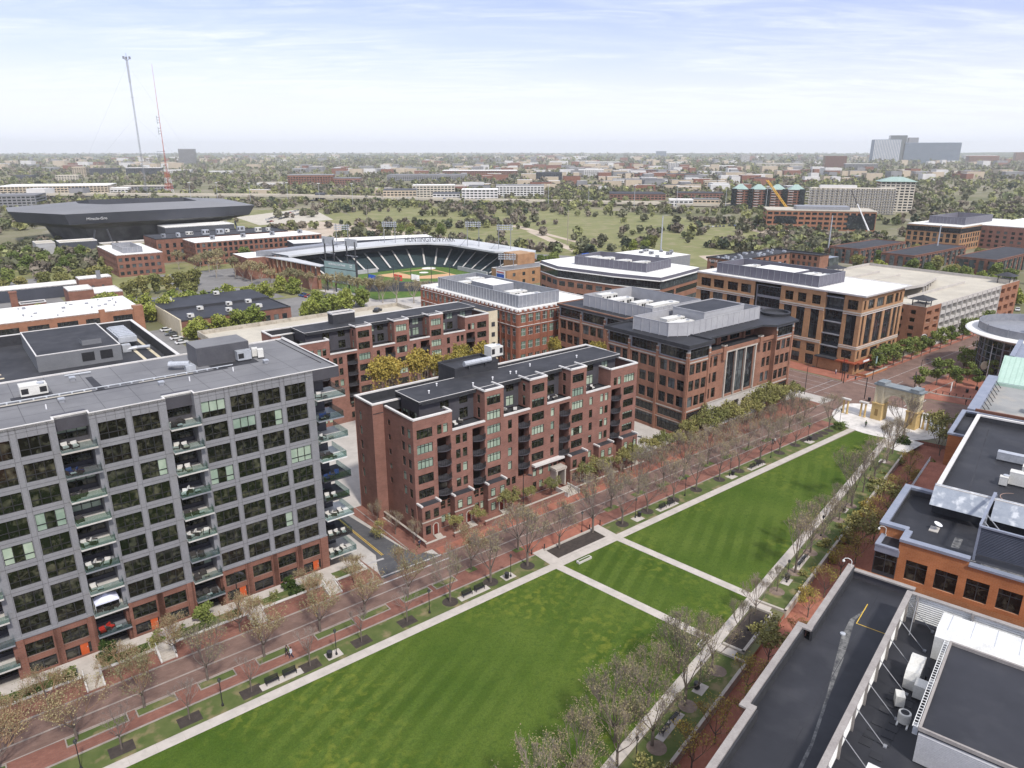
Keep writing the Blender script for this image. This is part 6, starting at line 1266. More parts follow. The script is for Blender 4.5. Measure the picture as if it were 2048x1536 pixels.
for u, v, z0, z1, nm in LP:
    t = thing('light_tower', f'twin mast floodlight tower on the ballpark, the {nm} one', 'light tower', u, v, z0, group='ballpark floodlight towers'); dx, dy = (3.2, 0) if nm != 'x' else (0, 3)
    for s in (-1, 1): b = MB(); b.tube((u + s * 2.4, v - s * 2.4, z0), (u + s * 2.4, v - s * 2.4, z1), .2, 6); b.obj('mast', K['grey_metal'], t)
    b = MB()
    for k in range(3): b.tube((u - 3, v + 3, z1 - 1 - k * 1.1), (u + 3, v - 3, z1 - 1 - k * 1.1), .12, 4)
    for k in range(3):
        for j in range(7): s = -2.9 + j * .97; b.box(u + s - .3, v - s - .3, z1 - 1.3 - k * 1.1, u + s + .3, v - s + .3, z1 - .6 - k * 1.1)
    b.obj('lamp_bank', K['galv'], t)
    if z0 > 10: b = MB(); b.tube((u - 2.4, v + 2.4, z0), (u - 5, v + 8, z0 + .2), .1, 4); b.tube((u + 2.4, v - 2.4, z0), (u + 6, v + 4, z0 + .2), .1, 4); b.tube((u - 2.4, v + 2.4, z0 + 5), (u - 4.4, v + 7, z0), .1, 4); b.obj('stay', K['grey_metal'], t)
for i, (s, m) in enumerate(((.0, 'sign_blue'), (.25, 'sign_red'), (.42, 'white'), (.62, 'charcoal'), (.8, 'charcoal'))):
    u, v = 168 + 40 * s, 322 - 30 * s; t = thing('flagpole', ('dark outfield pole with blue banner', 'dark outfield pole with red banner', 'dark outfield pole with white banner', 'plain dark outfield net pole beside the banner poles', 'last plain dark outfield net pole towards right field')[i], 'flagpole', u, v, 0)
    b = MB(); b.tube((u, v, 0), (u, v, 13), .16, 5); b.obj('pole', K['charcoal'], t)
    if i < 3:
        b = MB(); nx = 6
        for k in range(nx):
            f_ = lambda j: (u + .2 + j * .55, v - .4 * j + .25 * math.sin(j * 1.3)); a, e = f_(k), f_(k + 1); b.face([(*a, 5.6 - .1 * k), (*e, 5.5 - .1 * k), (*e, 8.4 - .12 * k), (*a, 8.5 - .12 * k)])
        b.obj('banner', K[m], t)
# ---------------------------------------------------------------- far city
def cam_to_ground(px, d): return (px - 1024) / 1450 * d * 1.0
def farb(lab, px, y_base, wpx, h, dep, wm, rm='roof_white', cat='building', name='building', fl=3.4, wmat='glass_cool', nb=0, dist=None, rz=0., group=None, band=True, bays=6):
    """a far building: body, ribbon windows per storey, roof; px/y_base: where its front foot stands"""
    dy = y_base - 768; c, s = math.cos(R(17.78)), math.sin(R(17.78)); fw = 1450 * c - dy * s; dn = dy * c + 1450 * s
    t_ = CAM_H / dn; Y = fw * t_; X = (px - 1024) * t_; w = wpx * t_
    t = bpy.data.objects.new(name, None); COL.objects.link(t); t.location = (X, Y, 0); t.rotation_euler = (0, 0, rz - math.atan2(X, Y) * .6); tag(t, lab, cat, group); ORG[t.name] = (0, 0, 0)
    b = MB(); b.box(-w / 2, 0, -3, w / 2, dep, h); b.obj('wall', K[wm], t)
    b = MB(); b.box(-w / 2 - .3, -.3, h, w / 2 + .3, dep + .3, h + .7); b.obj('roof', K[rm], t)
    if band:
        b = MB(); n = max(1, int(h / fl)); nb_ = max(2, int(w / 5))
        for k in range(n):
            z = 1.2 + k * fl
            for i in range(nb_):
                x0 = -w / 2 + w * (i + .14) / nb_; x1 = -w / 2 + w * (i + .86) / nb_; b.box(x0, -.12, z, x1, .05, z + fl * .52)
            for s_ in (-1, 1): b.box(s_ * (w / 2 + .02) - .1, dep * .08, z, s_ * (w / 2 + .02) + .1, dep * .92, z + fl * .52)
        o = b.obj('windows', K[wmat], t)
        if n * nb_ > 1: o['kind'] = 'stuff'
    return t
K['far_white'] = mat('far_white', (.62, .61, .60), (.55, .54, .53), .05); K['far_grey'] = mat('far_grey', (.20, .20, .21), (.26, .26, .27), .05); K['far_tan'] = mat('far_tan', (.50, .42, .32), (.44, .37, .28), .05); K['far_dark'] = mat('far_dark', (.06, .065, .08), (.08, .085, .1), .05); K['far_blue'] = mat('far_blue', (.17, .22, .29), (.23, .28, .35), .03)
FB = [
 ('pale office with white front and dark upper block left of the riverside offices', 800, 403, 66, 15, 40, 'far_tan', 'far_dark'), ('low riverside office with white base and dark roof box', 893, 404, 54, 11, 30, 'far_white', 'far_dark'), ('riverside office with white lower floors and dark glass upper floors', 960, 406, 72, 17, 34, 'far_white', 'roof_white'),
 ('cream apartment block between the riverside offices', 868, 396, 84, 18, 30, 'cream', 'roof_white'), ('white and black apartment row right of the riverside offices', 1040, 392, 96, 16, 26, 'far_white', 'far_grey'),
 ('grey and brown apartment block left of centre beyond the highway', 622, 371, 88, 20, 60, 'brick_far', 'far_grey'), ('low brick campus block beyond the highway', 690, 370, 60, 13, 60, 'brick_brown', 'roof_grey'), ('long dark campus block under the distant trees', 850, 362, 150, 13, 90, 'far_grey', 'roof_grey'),
 ('wide grey roofed campus block in the middle distance', 960, 352, 150, 14, 100, 'brick_far', 'roof_white'), ('dark blue glass office in the middle distance', 1098, 362, 52, 19, 30, 'far_dark', 'far_dark'), ('white and dark blue office with framed corner', 1182, 354, 50, 19, 40, 'far_white', 'roof_white'),
 ('white apartment cluster on the rise in the middle distance', 1205, 335, 68, 24, 60, 'far_white', 'roof_white'), ('long white apartment row behind the trees right of centre', 1280, 372, 108, 13, 30, 'far_white', 'far_grey'), ('tan apartment cube right of the white row', 1420, 381, 24, 16, 20, 'far_tan', 'roof_tan'),
 ('distant slab tower on the ridge', 1322, 316, 20, 70, 60, 'far_blue', 'far_grey'), ('pale tower slab on the right ridge', 1490, 327, 17, 48, 40, 'far_white', 'roof_white'), ('white mid-rise hall right of centre', 1347, 343, 20, 28, 40, 'far_white', 'roof_white'),
 ('red brick slab near the hospital', 1670, 337, 40, 48, 60, 'brick_far', 'brick_far'), ('long low grey campus building below the hospital', 1722, 340, 60, 22, 40, 'far_grey', 'roof_white'), ('red arched brick arena right of the hospital', 1966, 330, 52, 44, 80, 'brick_b4', 'brick_far'), ('white domed hall beside the red arena', 1960, 322, 56, 40, 80, 'far_white', 'roof_white'), ('red brick hall at the far right edge', 2042, 326, 22, 60, 60, 'brick_b4', 'brick_far'),
 ('dark slab office tower on the left ridge', 376, 330, 30, 78, 50, 'far_grey', 'far_dark'), ('tan block tower at the far left', 160, 354, 24, 26, 40, 'far_tan', 'roof_tan'), ('cream terraced office below the tan block', 136, 368, 40, 17, 40, 'cream', 'cream'), ('dark blue glass campus building at the left', 208, 350, 54, 18, 50, 'far_dark', 'far_dark'), ('dark office with white side wing at the left', 288, 350, 64, 20, 50, 'far_dark', 'roof_white'),
 ('long tan warehouse with white roof at the left', 108, 391, 196, 14, 90, 'far_tan', 'roof_white'), ('small grey shed row beside the tan warehouse', 236, 388, 40, 9, 30, 'far_white', 'roof_white'), ('low grey warehouse by the radio masts', 292, 382, 90, 8, 40, 'far_grey', 'roof_tan'), ('white roofed terminal at the left edge', 22, 416, 90, 14, 60, 'far_grey', 'roof_grey'), ('dark flat office at the left edge', 46, 360, 32, 10, 40, 'far_dark', 'far_dark'),
 ('white store in front of the ridge at centre right', 1560, 333, 90, 14, 60, 'cream', 'roof_white'), ('row of white sheds at centre right', 1440, 338, 60, 12, 60, 'far_white', 'roof_white'), ('brown office row at centre right', 1310, 350, 90, 14, 60, 'brick_brown', 'roof_grey'), ('dark hipped house row behind the crane', 1400, 398, 90, 8, 40, 'brick_brown', 'roof_dark'), ('dark wide office behind the trees at centre right', 1275, 400, 110, 8, 60, 'brick_brown', 'roof_dark'), ('white garden apartments near the crane', 1362, 413, 46, 8, 20, 'far_white', 'roof_white'), ('low tan apartments left of the gabled block', 1412, 412, 50, 8, 20, 'far_tan', 'roof_grey'),
 ('long brown roofed block behind the white row', 1330, 358, 120, 12, 60, 'brick_brown', 'roof_dark'), ('pale strip of stores on the plain', 1180, 342, 70, 10, 60, 'far_white', 'roof_grey'), ('pale store at centre left', 930, 338, 40, 10, 60, 'far_tan', 'roof_white'), ('white school block on the left plain', 350, 346, 60, 9, 40, 'far_white', 'roof_white'), ('white hall among trees on the left plain', 440, 348, 46, 8, 40, 'far_white', 'roof_white'), ('pale shed at the centre left woods edge', 540, 372, 50, 6, 40, 'far_white', 'roof_tan'), ('small black gate building beside the highway', 640, 401, 18, 9, 20, 'far_dark', 'far_dark'),
]
for i, (lb, px, yb, w, h, dp, wm, rm) in enumerate(FB): farb(lb, px, yb, w, h, dp, wm, rm, bays=6)
# residential slabs at the right
t = farb('apartment block with pale green gabled roofs and dark glass bays', 1534, 418, 126, 22, 18, 'brick_far', 'far_grey', cat='apartment building', name='apartment_block', fl=3.)
b = MB()
for i in range(4):
    x = -32 + i * 21.4; b.v += [(x - 9, -1, 22.7), (x + 9, -1, 22.7), (x + 9, 19, 22.7), (x - 9, 19, 22.7), (x - 2, 9, 28.5), (x + 2, 9, 28.5)]; n = len(b.v) - 6
    for f in ((0, 1, 5, 4), (1, 2, 5), (2, 3, 4, 5), (3, 0, 4)): b.f.append(tuple(n + k for k in f)); b.m.append(0)
b.obj('gable_roof', K['teal_roof'], t)
for i in range(5):
    b = MB(); x = -40 + i * 19.5; b.box(x - 3, -1.6, 0, x + 3, .2, 23.5); b.obj('glass_bay', K['glass_cool'], t)
    b = MB()
    for k in range(7): b.box(x + 4, -1.2, 2.6 + k * 3, x + 9.6, .1, 3.1 + k * 3)
    b.obj('balcony', K['far_white'], t)['kind'] = 'stuff'
t = farb('long white concrete apartment slab with grid of balconies', 1700, 428, 156, 27, 16, 'far_white', 'cream', cat='apartment building', name='apartment_block', fl=2.7)
b = MB()
for k in range(10): b.box(-45, -1.4, 1.5 + k * 2.7, 45, .05, 1.8 + k * 2.7)
for i in range(19): b.box(-45 + i * 5, -1.5, 0, -44.6 + i * 5, .04, 27)
b.obj('balcony_grid', K['cream'], t)
b = MB(); b.box(-34, 3, 27.5, 4, 12, 30.5); b.obj('roof_house', K['far_white'], t)
t = farb('tall beige apartment tower with green hipped top storeys', 1788, 424, 62, 33, 26, 'cream', 'teal_roof', cat='apartment building', name='apartment_tower', fl=3.)
b = MB(); b.v += [(-20, -2, 33.5), (20, -2, 33.5), (20, 28, 33.5), (-20, 28, 33.5), (-6, 13, 38.5), (6, 13, 38.5)]; b.f += [(0, 1, 5, 4), (1, 2, 5), (2, 3, 4, 5), (3, 0, 4)]; b.m += [0] * 4; b.obj('hipped_roof', K['teal_roof'], t)
t = farb('long four storey orange brick office with dark ribbon windows', 1638, 461, 204, 16.5, 36, 'brick_hall', 'roof_tan', cat='office building', name='office_building', fl=4.)
b = MB(); b.box(22, -.5, 2, 44, .1, 13.5); b.box(-38, -.5, 6, -20, .1, 12); b.obj('curtain_wall', K['glass_cool'], t); b = MB(); b.box(-20, 6, 17.2, 24, 26, 20); b.obj('roof_plant', K['grey_metal'], t)
# blue hospital tower far right
t = farb('very large blue-grey hospital tower complex on the right horizon', 1860, 328, 100, 112, 90, 'far_blue', 'far_blue', cat='hospital', name='hospital_tower', fl=5)
b = MB(); b.box(-300, -30, -3, -165, 90, 130, 0); b.obj('left_wing', K['far_blue'], t); b = MB()
for i in range(17): b.box(-299 + i * 8, -30.6, 6, -295.5 + i * 8, -29.9, 128)
b.obj('white_fins', K['far_white'], t)['kind'] = 'stuff'
b = MB(); b.box(-215, 20, 100, -130, 80, 152); b.box(-165, 0, -3, -146, 88, 120); b.obj('central_tower', K['glass_grey'], t); b = MB(); b.box(-120, 30, 112, -70, 70, 140); b.obj('crown_block', K['far_grey'], t)
# soccer stadium, left
t = thing('soccer_stadium', 'large low black soccer stadium with grey folded roof ring', 'stadium', 120, 640)
out = [(79.2, 587), (214, 596), (222, 700), (160, 735), (98, 722), (55, 690), (52, 640)]; inn = [(112, 622), (178, 624), (182, 676), (150, 692), (112, 690), (100, 672), (98, 646)]
b = MB(); k = len(out)
for i in range(k):
    j = (i + 1) % k; b.face([(*out[i], 25), (*out[j], 25), (*inn[j], 28.5), (*inn[i], 28.5)])
b.obj('roof', mat('stadium_roof', (.17, .17, .175), (.205, .205, .21), .02, .6), t)
b = MB(); ins = [(x + (130 - x) * .05, y + (655 - y) * .05) for x, y in out]
for i in range(k): j = (i + 1) % k; b.face([(*ins[i], 17.5), (*ins[j], 17.5), (*out[j], 25), (*out[i], 25)]); b.face([(*inn[j], 14), (*inn[i], 14), (*inn[i], 28.5), (*inn[j], 28.5)])
b.obj('fascia', K['far_dark'], t)
b = MB()
for i in range(k): j = (i + 1) % k; p, q, p1, q1 = [(x + (130 - x) * k_, y + (655 - y) * k_) for k_ in (.36, .28) for x, y in (out[i], out[j])]; b.face([(*p, 0), (*q, 0), (*q1, 13), (*p1, 13)]); b.face([(*p1, 13), (*q1, 13), (*ins[j], 17.5), (*ins[i], 17.5)])
b.obj('concourse', mat('concourse', (.17, .175, .18), (.06, .062, .07), .09, .5), t)
b = MB()
for i in range(5): s = .12 + i * .17; p = (79.2 + (55 - 79.2) * s, 587 + (690 - 587) * s); b.v += [(p[0] - .3, p[1], 25), (p[0] - .3, p[1] + 6, 25), (p[0] + 3.4, p[1] + 10, 17.6), (p[0] + 3.4, p[1] + 4, 17.6)]; n = len(b.v) - 4; b.f.append((n, n + 1, n + 2, n + 3)); b.m.append(0)
b.obj('fascia_panel', K['grey_metal'], t)
o = part('lettering', text_mesh('Miracle-Gro', 2.7, .1, K['white']), t, (-21, -50.6, 20.3)); o.rotation_euler = (R(112), 0, math.atan2(9, 135))
b = MB()
for i, (x, y) in enumerate(((96, 606), (110, 607), (190, 610), (205, 614))): b = MB(); b.tube((x, y, 0), (x + (-3 if i % 2 else 3), y - 2, 12), .6, 6); b.obj('column', K['grey_metal'], t)
simple('annex_building', 'black box annex with white roof edge before the soccer stadium', 'building', 140, 578, 190, 600, 13, 'far_dark', 'roof_white', [6], 2, 60, 6, 'far', sides='', pm='roof_white')
simple('pavilion_building', 'small white roofed pavilion with blue sign before the black annex', 'pavilion', 124, 540, 140, 552, 8, 'far_white', 'roof_tan', [2], 3, 20, 5, 'far', sides='f', pm='roof_white')
simple('gate_building', 'dark gate building with pale roof below the stadium corner', 'building', 70, 560, 92, 575, 9, 'far_dark', 'roof_tan', [2], 3, 20, 5, 'far', sides='', pm='roof_white')
simple('storage_shed', 'long pale shed with streaked wall below the soccer stadium', 'shed', 93, 556, 124, 562, 7, 'cream', 'roof_tan', [2], 3, 20, 5, 'far', sides='')
simple('storage_shed', 'grey sided shed left of the dark gate building', 'shed', 58, 572, 69, 590, 8, 'screen_light', 'roof_tan', [2], 3, 20, 5, 'far', sides='')
# highway viaduct
hw = thing('highway_bridge', 'long pale highway bridge crossing behind the ballpark', 'bridge', 0, 0, 0, 'W')
hpts = [(-900, 1050, 8), (-620, 1060, 8), (-335, 1052, 7), (-180, 1010, 6), (-16, 968, 5), (100, 952, 4), (190, 945, 3), (330, 900, 2)]
b = MB(); s_ = MB()
for p, q in zip(hpts, hpts[1:]):
    d = (Vector(q[:2]) - Vector(p[:2])).normalized(); n = Vector((-d.y, d.x)); P_, Q_ = Vector(p[:2]), Vector(q[:2]); W_ = 15
    for a0, a1, z0, z1 in ((0, W_ * 2, -1.6, 0), (-.4, 0, -1.6, 1.0), (W_ - .3, W_ + .3, 0, .9), (W_ * 2, W_ * 2 + .4, -1.6, 1.0)):
        o_ = len(b.v); b.v += [(*(c + n * a), zz_ + dz) for c, zz_ in ((P_, p[2]), (Q_, q[2])) for a, dz in ((a0, z0), (a1, z0), (a1, z1), (a0, z1))]
        for f in ((0, 1, 5, 4), (1, 2, 6, 5), (2, 3, 7, 6), (3, 0, 4, 7)): b.f.append(tuple(o_ + k_ for k_ in f)); b.m.append(0)
    L = (Q_ - P_).length
    for i in range(int(L / 40)):
        c = P_ + d * (20 + i * 40)
        for a in (4, 15, 26): s_.tube((*(c + n * a), -1), (*(c + n * a), p[2] - 1.5), 1., 6)
b.obj('deck', K['roof_tan'], hw); s_.obj('pier', K['concrete'], hw)
# masts, cranes, poles
def lattice(u, v, w0, w1, h, m1, m2, t, seg=14, fr='W', nm='lattice', legs=3):
    mbs = {m1: MB(), m2: MB()}
    for i in range(seg):
        z0, z1 = h * i / seg, h * (i + 1) / seg; a, e = w0 + (w1 - w0) * i / seg, w0 + (w1 - w0) * (i + 1) / seg; mb = mbs[m1 if i % 2 else m2]
        for k in range(legs):
            t0, t1 = 2 * math.pi * k / legs, 2 * math.pi * (k + 1) / legs; P_ = lambda r, tt, z: (u + r * math.cos(tt), v + r * math.sin(tt), z); rad = .09 + .03 * max(a, 1)
            mb.tube(P_(a, t0, z0), P_(e, t0, z1), rad, 4); mb.tube(P_(a, t0, z0), P_(e, t1, z1), rad * .6, 3); mb.tube(P_(a, t1, z0), P_(e, t0, z1), rad * .6, 3); mb.tube(P_(e, t0, z1), P_(e, t1, z1), rad * .6, 3)
    for m, mb in mbs.items():
        if mb.f: mb.obj(nm, K[m], t)
t = thing('radio_mast', 'tall grey guyed radio mast with antenna cluster on top', 'radio mast', -618, 1266, 0, 'W'); lattice(-618, 1266, 1.3, 1.3, 205, 'grey_metal', 'grey_metal', t, 60)
b = MB()
for k in range(3):
    a = 2.1 * k; b.box(-618 + 5 * math.cos(a) - 1.2, 1266 + 5 * math.sin(a) - 1.2, 207, -618 + 5 * math.cos(a) + 1.2, 1266 + 5 * math.sin(a) + 1.2, 211); b.tube((-618, 1266, 204), (-618 + 5 * math.cos(a), 1266 + 5 * math.sin(a), 208), .4, 4)
b.tube((-618, 1266, 205), (-618, 1266, 216), .3, 4); b.obj('antenna', K['grey_metal'], t); b = MB(); b.tube((-618, 1266, 172), (-618, 1266, 203), 1.7, 6); b.tube((-620.5, 1266, 150), (-615.5, 1266, 150), .5, 4); b.obj('antenna_sleeve', K['galv'], t)
b = MB()
for k in range(3):
    a = 1. + 2.09 * k
    for z in (200, 120): b.tube((-618, 1266, z), (-618 + 130 * math.cos(a), 1266 + 130 * math.sin(a), 0), .06, 3, caps=False)
b.obj('guy_wire', K['grey_metal'], t)
t = thing('radio_mast', 'red and white lattice radio tower with thin whip antenna', 'radio mast', -545, 1192, 0, 'W'); lattice(-545, 1192, 7.5, 2.6, 44, 'tower_red', 'white', t, 5, legs=4); lattice(-545, 1192, 2.4, .7, 68, 'tower_red', 'tower_red', t, 10, nm='upper_lattice'); b = MB(); b.tube((-545, 1192, 66), (-545, 1192, 192), .5, 5, .18); b.obj('whip', K['tower_red'], t); b = MB()
for z in (92, 96, 100, 108, 112, 116): b.box(-549, 1191.5, z, -545, 1192, z + .6); b.tube((-549, 1192, z - 1.5), (-549, 1192, z + 2.5), .35, 4)
b.tube((-556, 1192, 66), (-543, 1192, 66), .4, 4); b.tube((-556, 1192, 50), (-556, 1192, 66), .2, 4); b.obj('antenna', K['grey_metal'], t)
t = thing('crane', 'yellow lattice boom crane leaning left at the building site', 'crane', 275, 740, 0, 'W'); b = MB()
for dx in (-.9, .9):
    for dy in (0, 1.6): b.tube((281 + dx, 735 + dy, 2), (262 + dx, 772 + dy, 38), .28, 4)
for i in range(16):
    f_ = lambda s: (281 - 19 * s, 735 + 37 * s, 2 + 36 * s); p, q = f_(i / 16), f_((i + 1) / 16); b.tube((p[0] - .9, p[1], p[2]), (q[0] + .9, q[1], q[2]), .16, 3); b.tube((p[0] + .9, p[1] + 1.6, p[2]), (q[0] - .9, q[1] + 1.6, q[2]), .16, 3)
b.obj('boom', K['crane_yellow'], t); b = MB(); b.box(277, 733, .5, 285, 738, 4); b.box(275, 732, -.2, 287, 734, 1); b.box(275, 737, -.2, 287, 739, 1); b.obj('cab', K['crane_yellow'], t)
t = thing('crane', 'white telescopic mobile crane with raised boom before the brick office', 'crane', 284, 585, 0, 'W'); b = MB(); b.tube((287, 590, 3), (277, 598, 26), .7, 6, .4); b.obj('boom', K['white'], t); b = MB(); b.tube((277, 598, 26), (272, 602, 37), .4, 6, .2); b.obj('boom_tip', K['charcoal'], t); b = MB(); b.box(280, 584, .8, 292, 588, 2.6); b.box(289, 584, 2.6, 292, 587, 4.2); b.obj('carrier', K['white'], t)
t = thing('billboard', 'red and blue-white billboard near the mobile crane', 'billboard', 350, 570, 0, 'W'); b = MB(); b.box(346, 566, 4, 356, 566.4, 9); b.obj('red_panel', K['red_sign'], t); b = MB(); b.box(357, 566, 4, 370, 566.4, 9); b.obj('white_panel', K['score_screen'], t); b = MB()
for x in (348, 354, 359, 368): b = MB(); b.tube((x, 566.2, -.1), (x, 566.2, 4), .3, 5); b.obj('post', K['charcoal'], t)
for i, (u, v, z1, lb) in enumerate(((360.8, 299.5, 28, 'tall grey monopole rising behind the low metal building'), (470.9, 248.5, 26, 'tall grey monopole beside the left condo row'), (502, 193.2, 22, 'tall grey monopole in front of the middle condo row'), (376.6, 402, 25, 'thin wooden utility pole in the green field'), (319, 607, 20, 'thin dark utility pole beside the dirt site'))):
    t = thing('utility_pole', lb, 'pole', u, v, 0); b = MB(); b.tube((u, v, 0), (u, v, z1), .55 if i < 3 else .3, 8, .3 if i < 3 else .2); b.obj('shaft', K['galv' if i < 3 else 'bark_pale'], t); b = MB()
    if i < 3:
        for k in range(3): b.tube((u - .9, v, z1 - 1 - k * 2.2), (u + .9, v, z1 - 1 - k * 2.2), .12, 4)
    else: b.tube((u - 1.6, v, z1 - 1), (u + 1.6, v, z1 - 1), .14, 4)
    b.obj('cross_arm', K['grey_metal'], t)
hl = [(-390, 990), (-345, 985), (-300, 1000), (-250, 970), (-205, 960), (-60, 940), (-10, 930), (45, 925), (95, 925), (150, 915), (200, 905), (255, 890), (300, 880), (340, 850), (-430, 1000), (-120, 945)]
p0 = None
for i, (x, y) in enumerate(sorted(hl)):
    lb = f'tall pale highway light mast, {ORD[i]} from the left along the highway'
    if p0 is None:
        p0 = thing('highway_light', lb, 'light mast', x, y, 0, 'W', 'highway light masts'); b = MB(); b.tube((0, 0, 0), (0, 0, 27), .32, 6, .2); b.obj('mast', K['galv'], p0, (0, 0, 0)); b = MB()
        for k in range(6): a = math.pi * k / 3; b.box(1.3 * math.cos(a) - .4, 1.3 * math.sin(a) - .4, 26.5, 1.3 * math.cos(a) + .4, 1.3 * math.sin(a) + .4, 27.1)
        b.obj('lamp_ring', K['white'], p0, (0, 0, 0))
    else: dup(p0, (x, y, 0), 0, label=lb)
# ---------------------------------------------------------------- trees and plants
def quads(C, n, size, rng, flat=0.):
    """n leaf quads at the points C (numpy)"""
    m = len(C); a = rng.normal(size=(m, 3)); a[:, 2] *= (1 - flat); a /= np.linalg.norm(a, axis=1)[:, None]
    b = np.cross(a, rng.normal(size=(m, 3))); b /= np.linalg.norm(b, axis=1)[:, None]
    s = size * rng.uniform(.6, 1.35, (m, 1)); a = a * s; b = b * s * .75
    V = np.stack([C - a - b, C + a - b * .6, C + a * 1.1 + b, C - a * .8 + b], 1).reshape(-1, 3)
    F = np.arange(4 * m).reshape(m, 4); return V, F
def np_mesh(name, V, F, mats, mi=None):
    me = bpy.data.meshes.new(name); k = F.shape[1]
    me.vertices.add(len(V)); me.vertices.foreach_set('co', V.astype(np.float32).ravel()); me.loops.add(F.size); me.loops.foreach_set('vertex_index', F.astype(np.int32).ravel())
    me.polygons.add(len(F)); me.polygons.foreach_set('loop_start', np.arange(0, F.size, k, dtype=np.int32)); me.polygons.foreach_set('loop_total', np.full(len(F), k, np.int32))
    for m in mats: me.materials.append(m)
    if mi is not None: me.polygons.foreach_set('material_index', mi.astype(np.int32))
    me.update(calc_edges=True); return me
def grow(seed, H=9., W=7., trunk=.28, nlimb=6, levels=4, r0=.16, up=.35, leaf=0, leafsize=.14, kids=3, tw=.012):
    """branching bare tree: returns (trunk builder, twig builder, twig tip points)"""
    rng = random.Random(seed); T, C, tips = MB(), MB(), []
    zt = H * trunk
    def go(p, d, L, r, lv):
        segs = 2; q = p
        for i in range(segs):
            d = (d + Vector((rng.uniform(-.18, .18), rng.uniform(-.18, .18), up * .25))).normalized(); q2 = q + d * (L / segs); rr = r * (1 - .32 * (i + 1) / segs)
            (T if lv <= 1 else C).tube(q, q2, max(tw, r * (1 - .32 * i / segs)), 5 if lv <= 1 else 3, max(tw * .8, rr), caps=False); q = q2
            if lv >= 2 and i == 0:
                d2 = (d + Vector((rng.uniform(-1, 1), rng.uniform(-1, 1), rng.uniform(-.3, .8)))).normalized(); C.tube(q, q + d2 * L * .55, max(tw, r * .5), 3, tw * .6, caps=False); tips.append(q + d2 * L * .55)
        if lv >= levels: tips.append(q); tips.append((p + q) / 2); return
        for k in range(kids):
            s = Vector((rng.uniform(-1, 1), rng.uniform(-1, 1), rng.uniform(-.25, .75))) * .62
            go(q, (d + s).normalized(), L * rng.uniform(.62, .82), r * .62, lv + 1)
    T.tube((0, 0, -.1), (0, 0, zt), r0 * 1.25, 8, r0, caps=False)
    n = nlimb
    for k in range(n):
        a = 2 * math.pi * (k + rng.uniform(-.3, .3)) / n; el = R(rng.uniform(32, 62)) if k else R(86)
        d = Vector((math.cos(a) * math.cos(el), math.sin(a) * math.cos(el), math.sin(el)))
        go(Vector((0, 0, zt * rng.uniform(.85, 1.0))), d, (H - zt) * rng.uniform(.30, .37), r0 * .62, 1)
    ex = max(max(abs(t.x), abs(t.y)) for t in tips); top_ = max(t.z for t in tips)
    sx_, sz_ = (W / 2) / ex, H / top_
    for mb in (T, C): mb.v = [(x * (sx_ if mb is C or z > zt else 1) if True else x, y * (sx_ if mb is C or z > zt else 1), z * sz_) for x, y, z in mb.v]
    tips = [Vector((t.x * sx_, t.y * sx_, t.z * sz_)) for t in tips]
    return T, C, tips
def tree_proto(name, seed, bark, twig, leafm=None, nleaf=0, lsize=.15, **kw):
    T, C, tips = grow(seed, **kw); rng = np.random.default_rng(seed)
    tm = T.mesh('trunk', [K[bark]]); cmesh = C.mesh('crown', [K[twig]] + ([K[leafm]] if leafm else []))
    lm = None
    if nleaf:
        P_ = np.array([tuple(t) for t in tips]); P_ = P_[rng.integers(0, len(P_), nleaf)] + rng.normal(size=(nleaf, 3)) * .28
        V, F = quads(P_, nleaf, lsize, rng); lm = np_mesh('foliage', V, F, [K[leafm]])
    return name, tm, cmesh, lm
def leafy(name, seed, H, W, n, lsize, leafm, bark='bark', base=.22, col=1.0, lumps=16):
    rng = np.random.default_rng(seed); pts = []; cz = H * (base + (1 - base) * .5)
    T = MB(); T.tube((0, 0, -.2), (0, 0, H * .45), .03 * H * .6, 7, .012 * H, caps=False)
    for k in range(lumps):
        a = rng.uniform(0, 2 * math.pi); rr = W * .5 * rng.uniform(.15, .72); z = H * (base + (1 - base) * rng.uniform(.08, .88)); sh = 1 - abs((z - cz) / (H * (1 - base) * .62)) ** 2.2
        rr *= max(.25, sh) * col; c = np.array([rr * math.cos(a), rr * math.sin(a), z]); s = W * rng.uniform(.13, .24)
        m = n // lumps; d = rng.normal(size=(m, 3)); d /= np.linalg.norm(d, axis=1)[:, None]; pts.append(c + d * s * rng.uniform(.55, 1.08, (m, 1)) * np.array([1, 1, .85]))
        T.tube((0, 0, H * .3), tuple(c), .045 * H * .15, 4, .02, caps=False)
    V, F = quads(np.concatenate(pts), n, lsize, rng)
    return name, T.mesh('trunk', [K[bark]]), None, np_mesh('crown', V, F, [K[leafm]])
def plant(pr, label, cat, x, y, z=0, rz=0, s=1., group=None):
    name, tm, cm, lm = pr; o = bpy.data.objects.new(name, None); COL.objects.link(o); o.location = (x, y, z); o.rotation_euler = (0, 0, rz); o.scale = s if hasattr(s, '__len__') else (s, s, s); tag(o, label, cat, group)
    if tm: part('trunk', tm, o)
    c = None
    if cm: c = part('crown', cm, o)
    if lm: part('foliage' if cm else 'crown', lm, c if c else o)
    return o
def row(pts, protos, lab, cat, group, fr='A', z=0, s=(.9, 1.1), seed=1, order=True):
    rng = random.Random(seed)
    if order: pts = sorted(pts, key=lambda p: p[0])
    for i, p in enumerate(pts):
        x, y = W2(fr, p[0], p[1]); k = p[2] if len(p) > 2 else 1.; q = rng.uniform(*s) * k
        plant(protos[rng.randrange(len(protos))], lab.format(ORD[i % 50]), cat, x, y, z, rng.uniform(0, 6.28), (q, q, q * rng.uniform(.94, 1.06)), group)
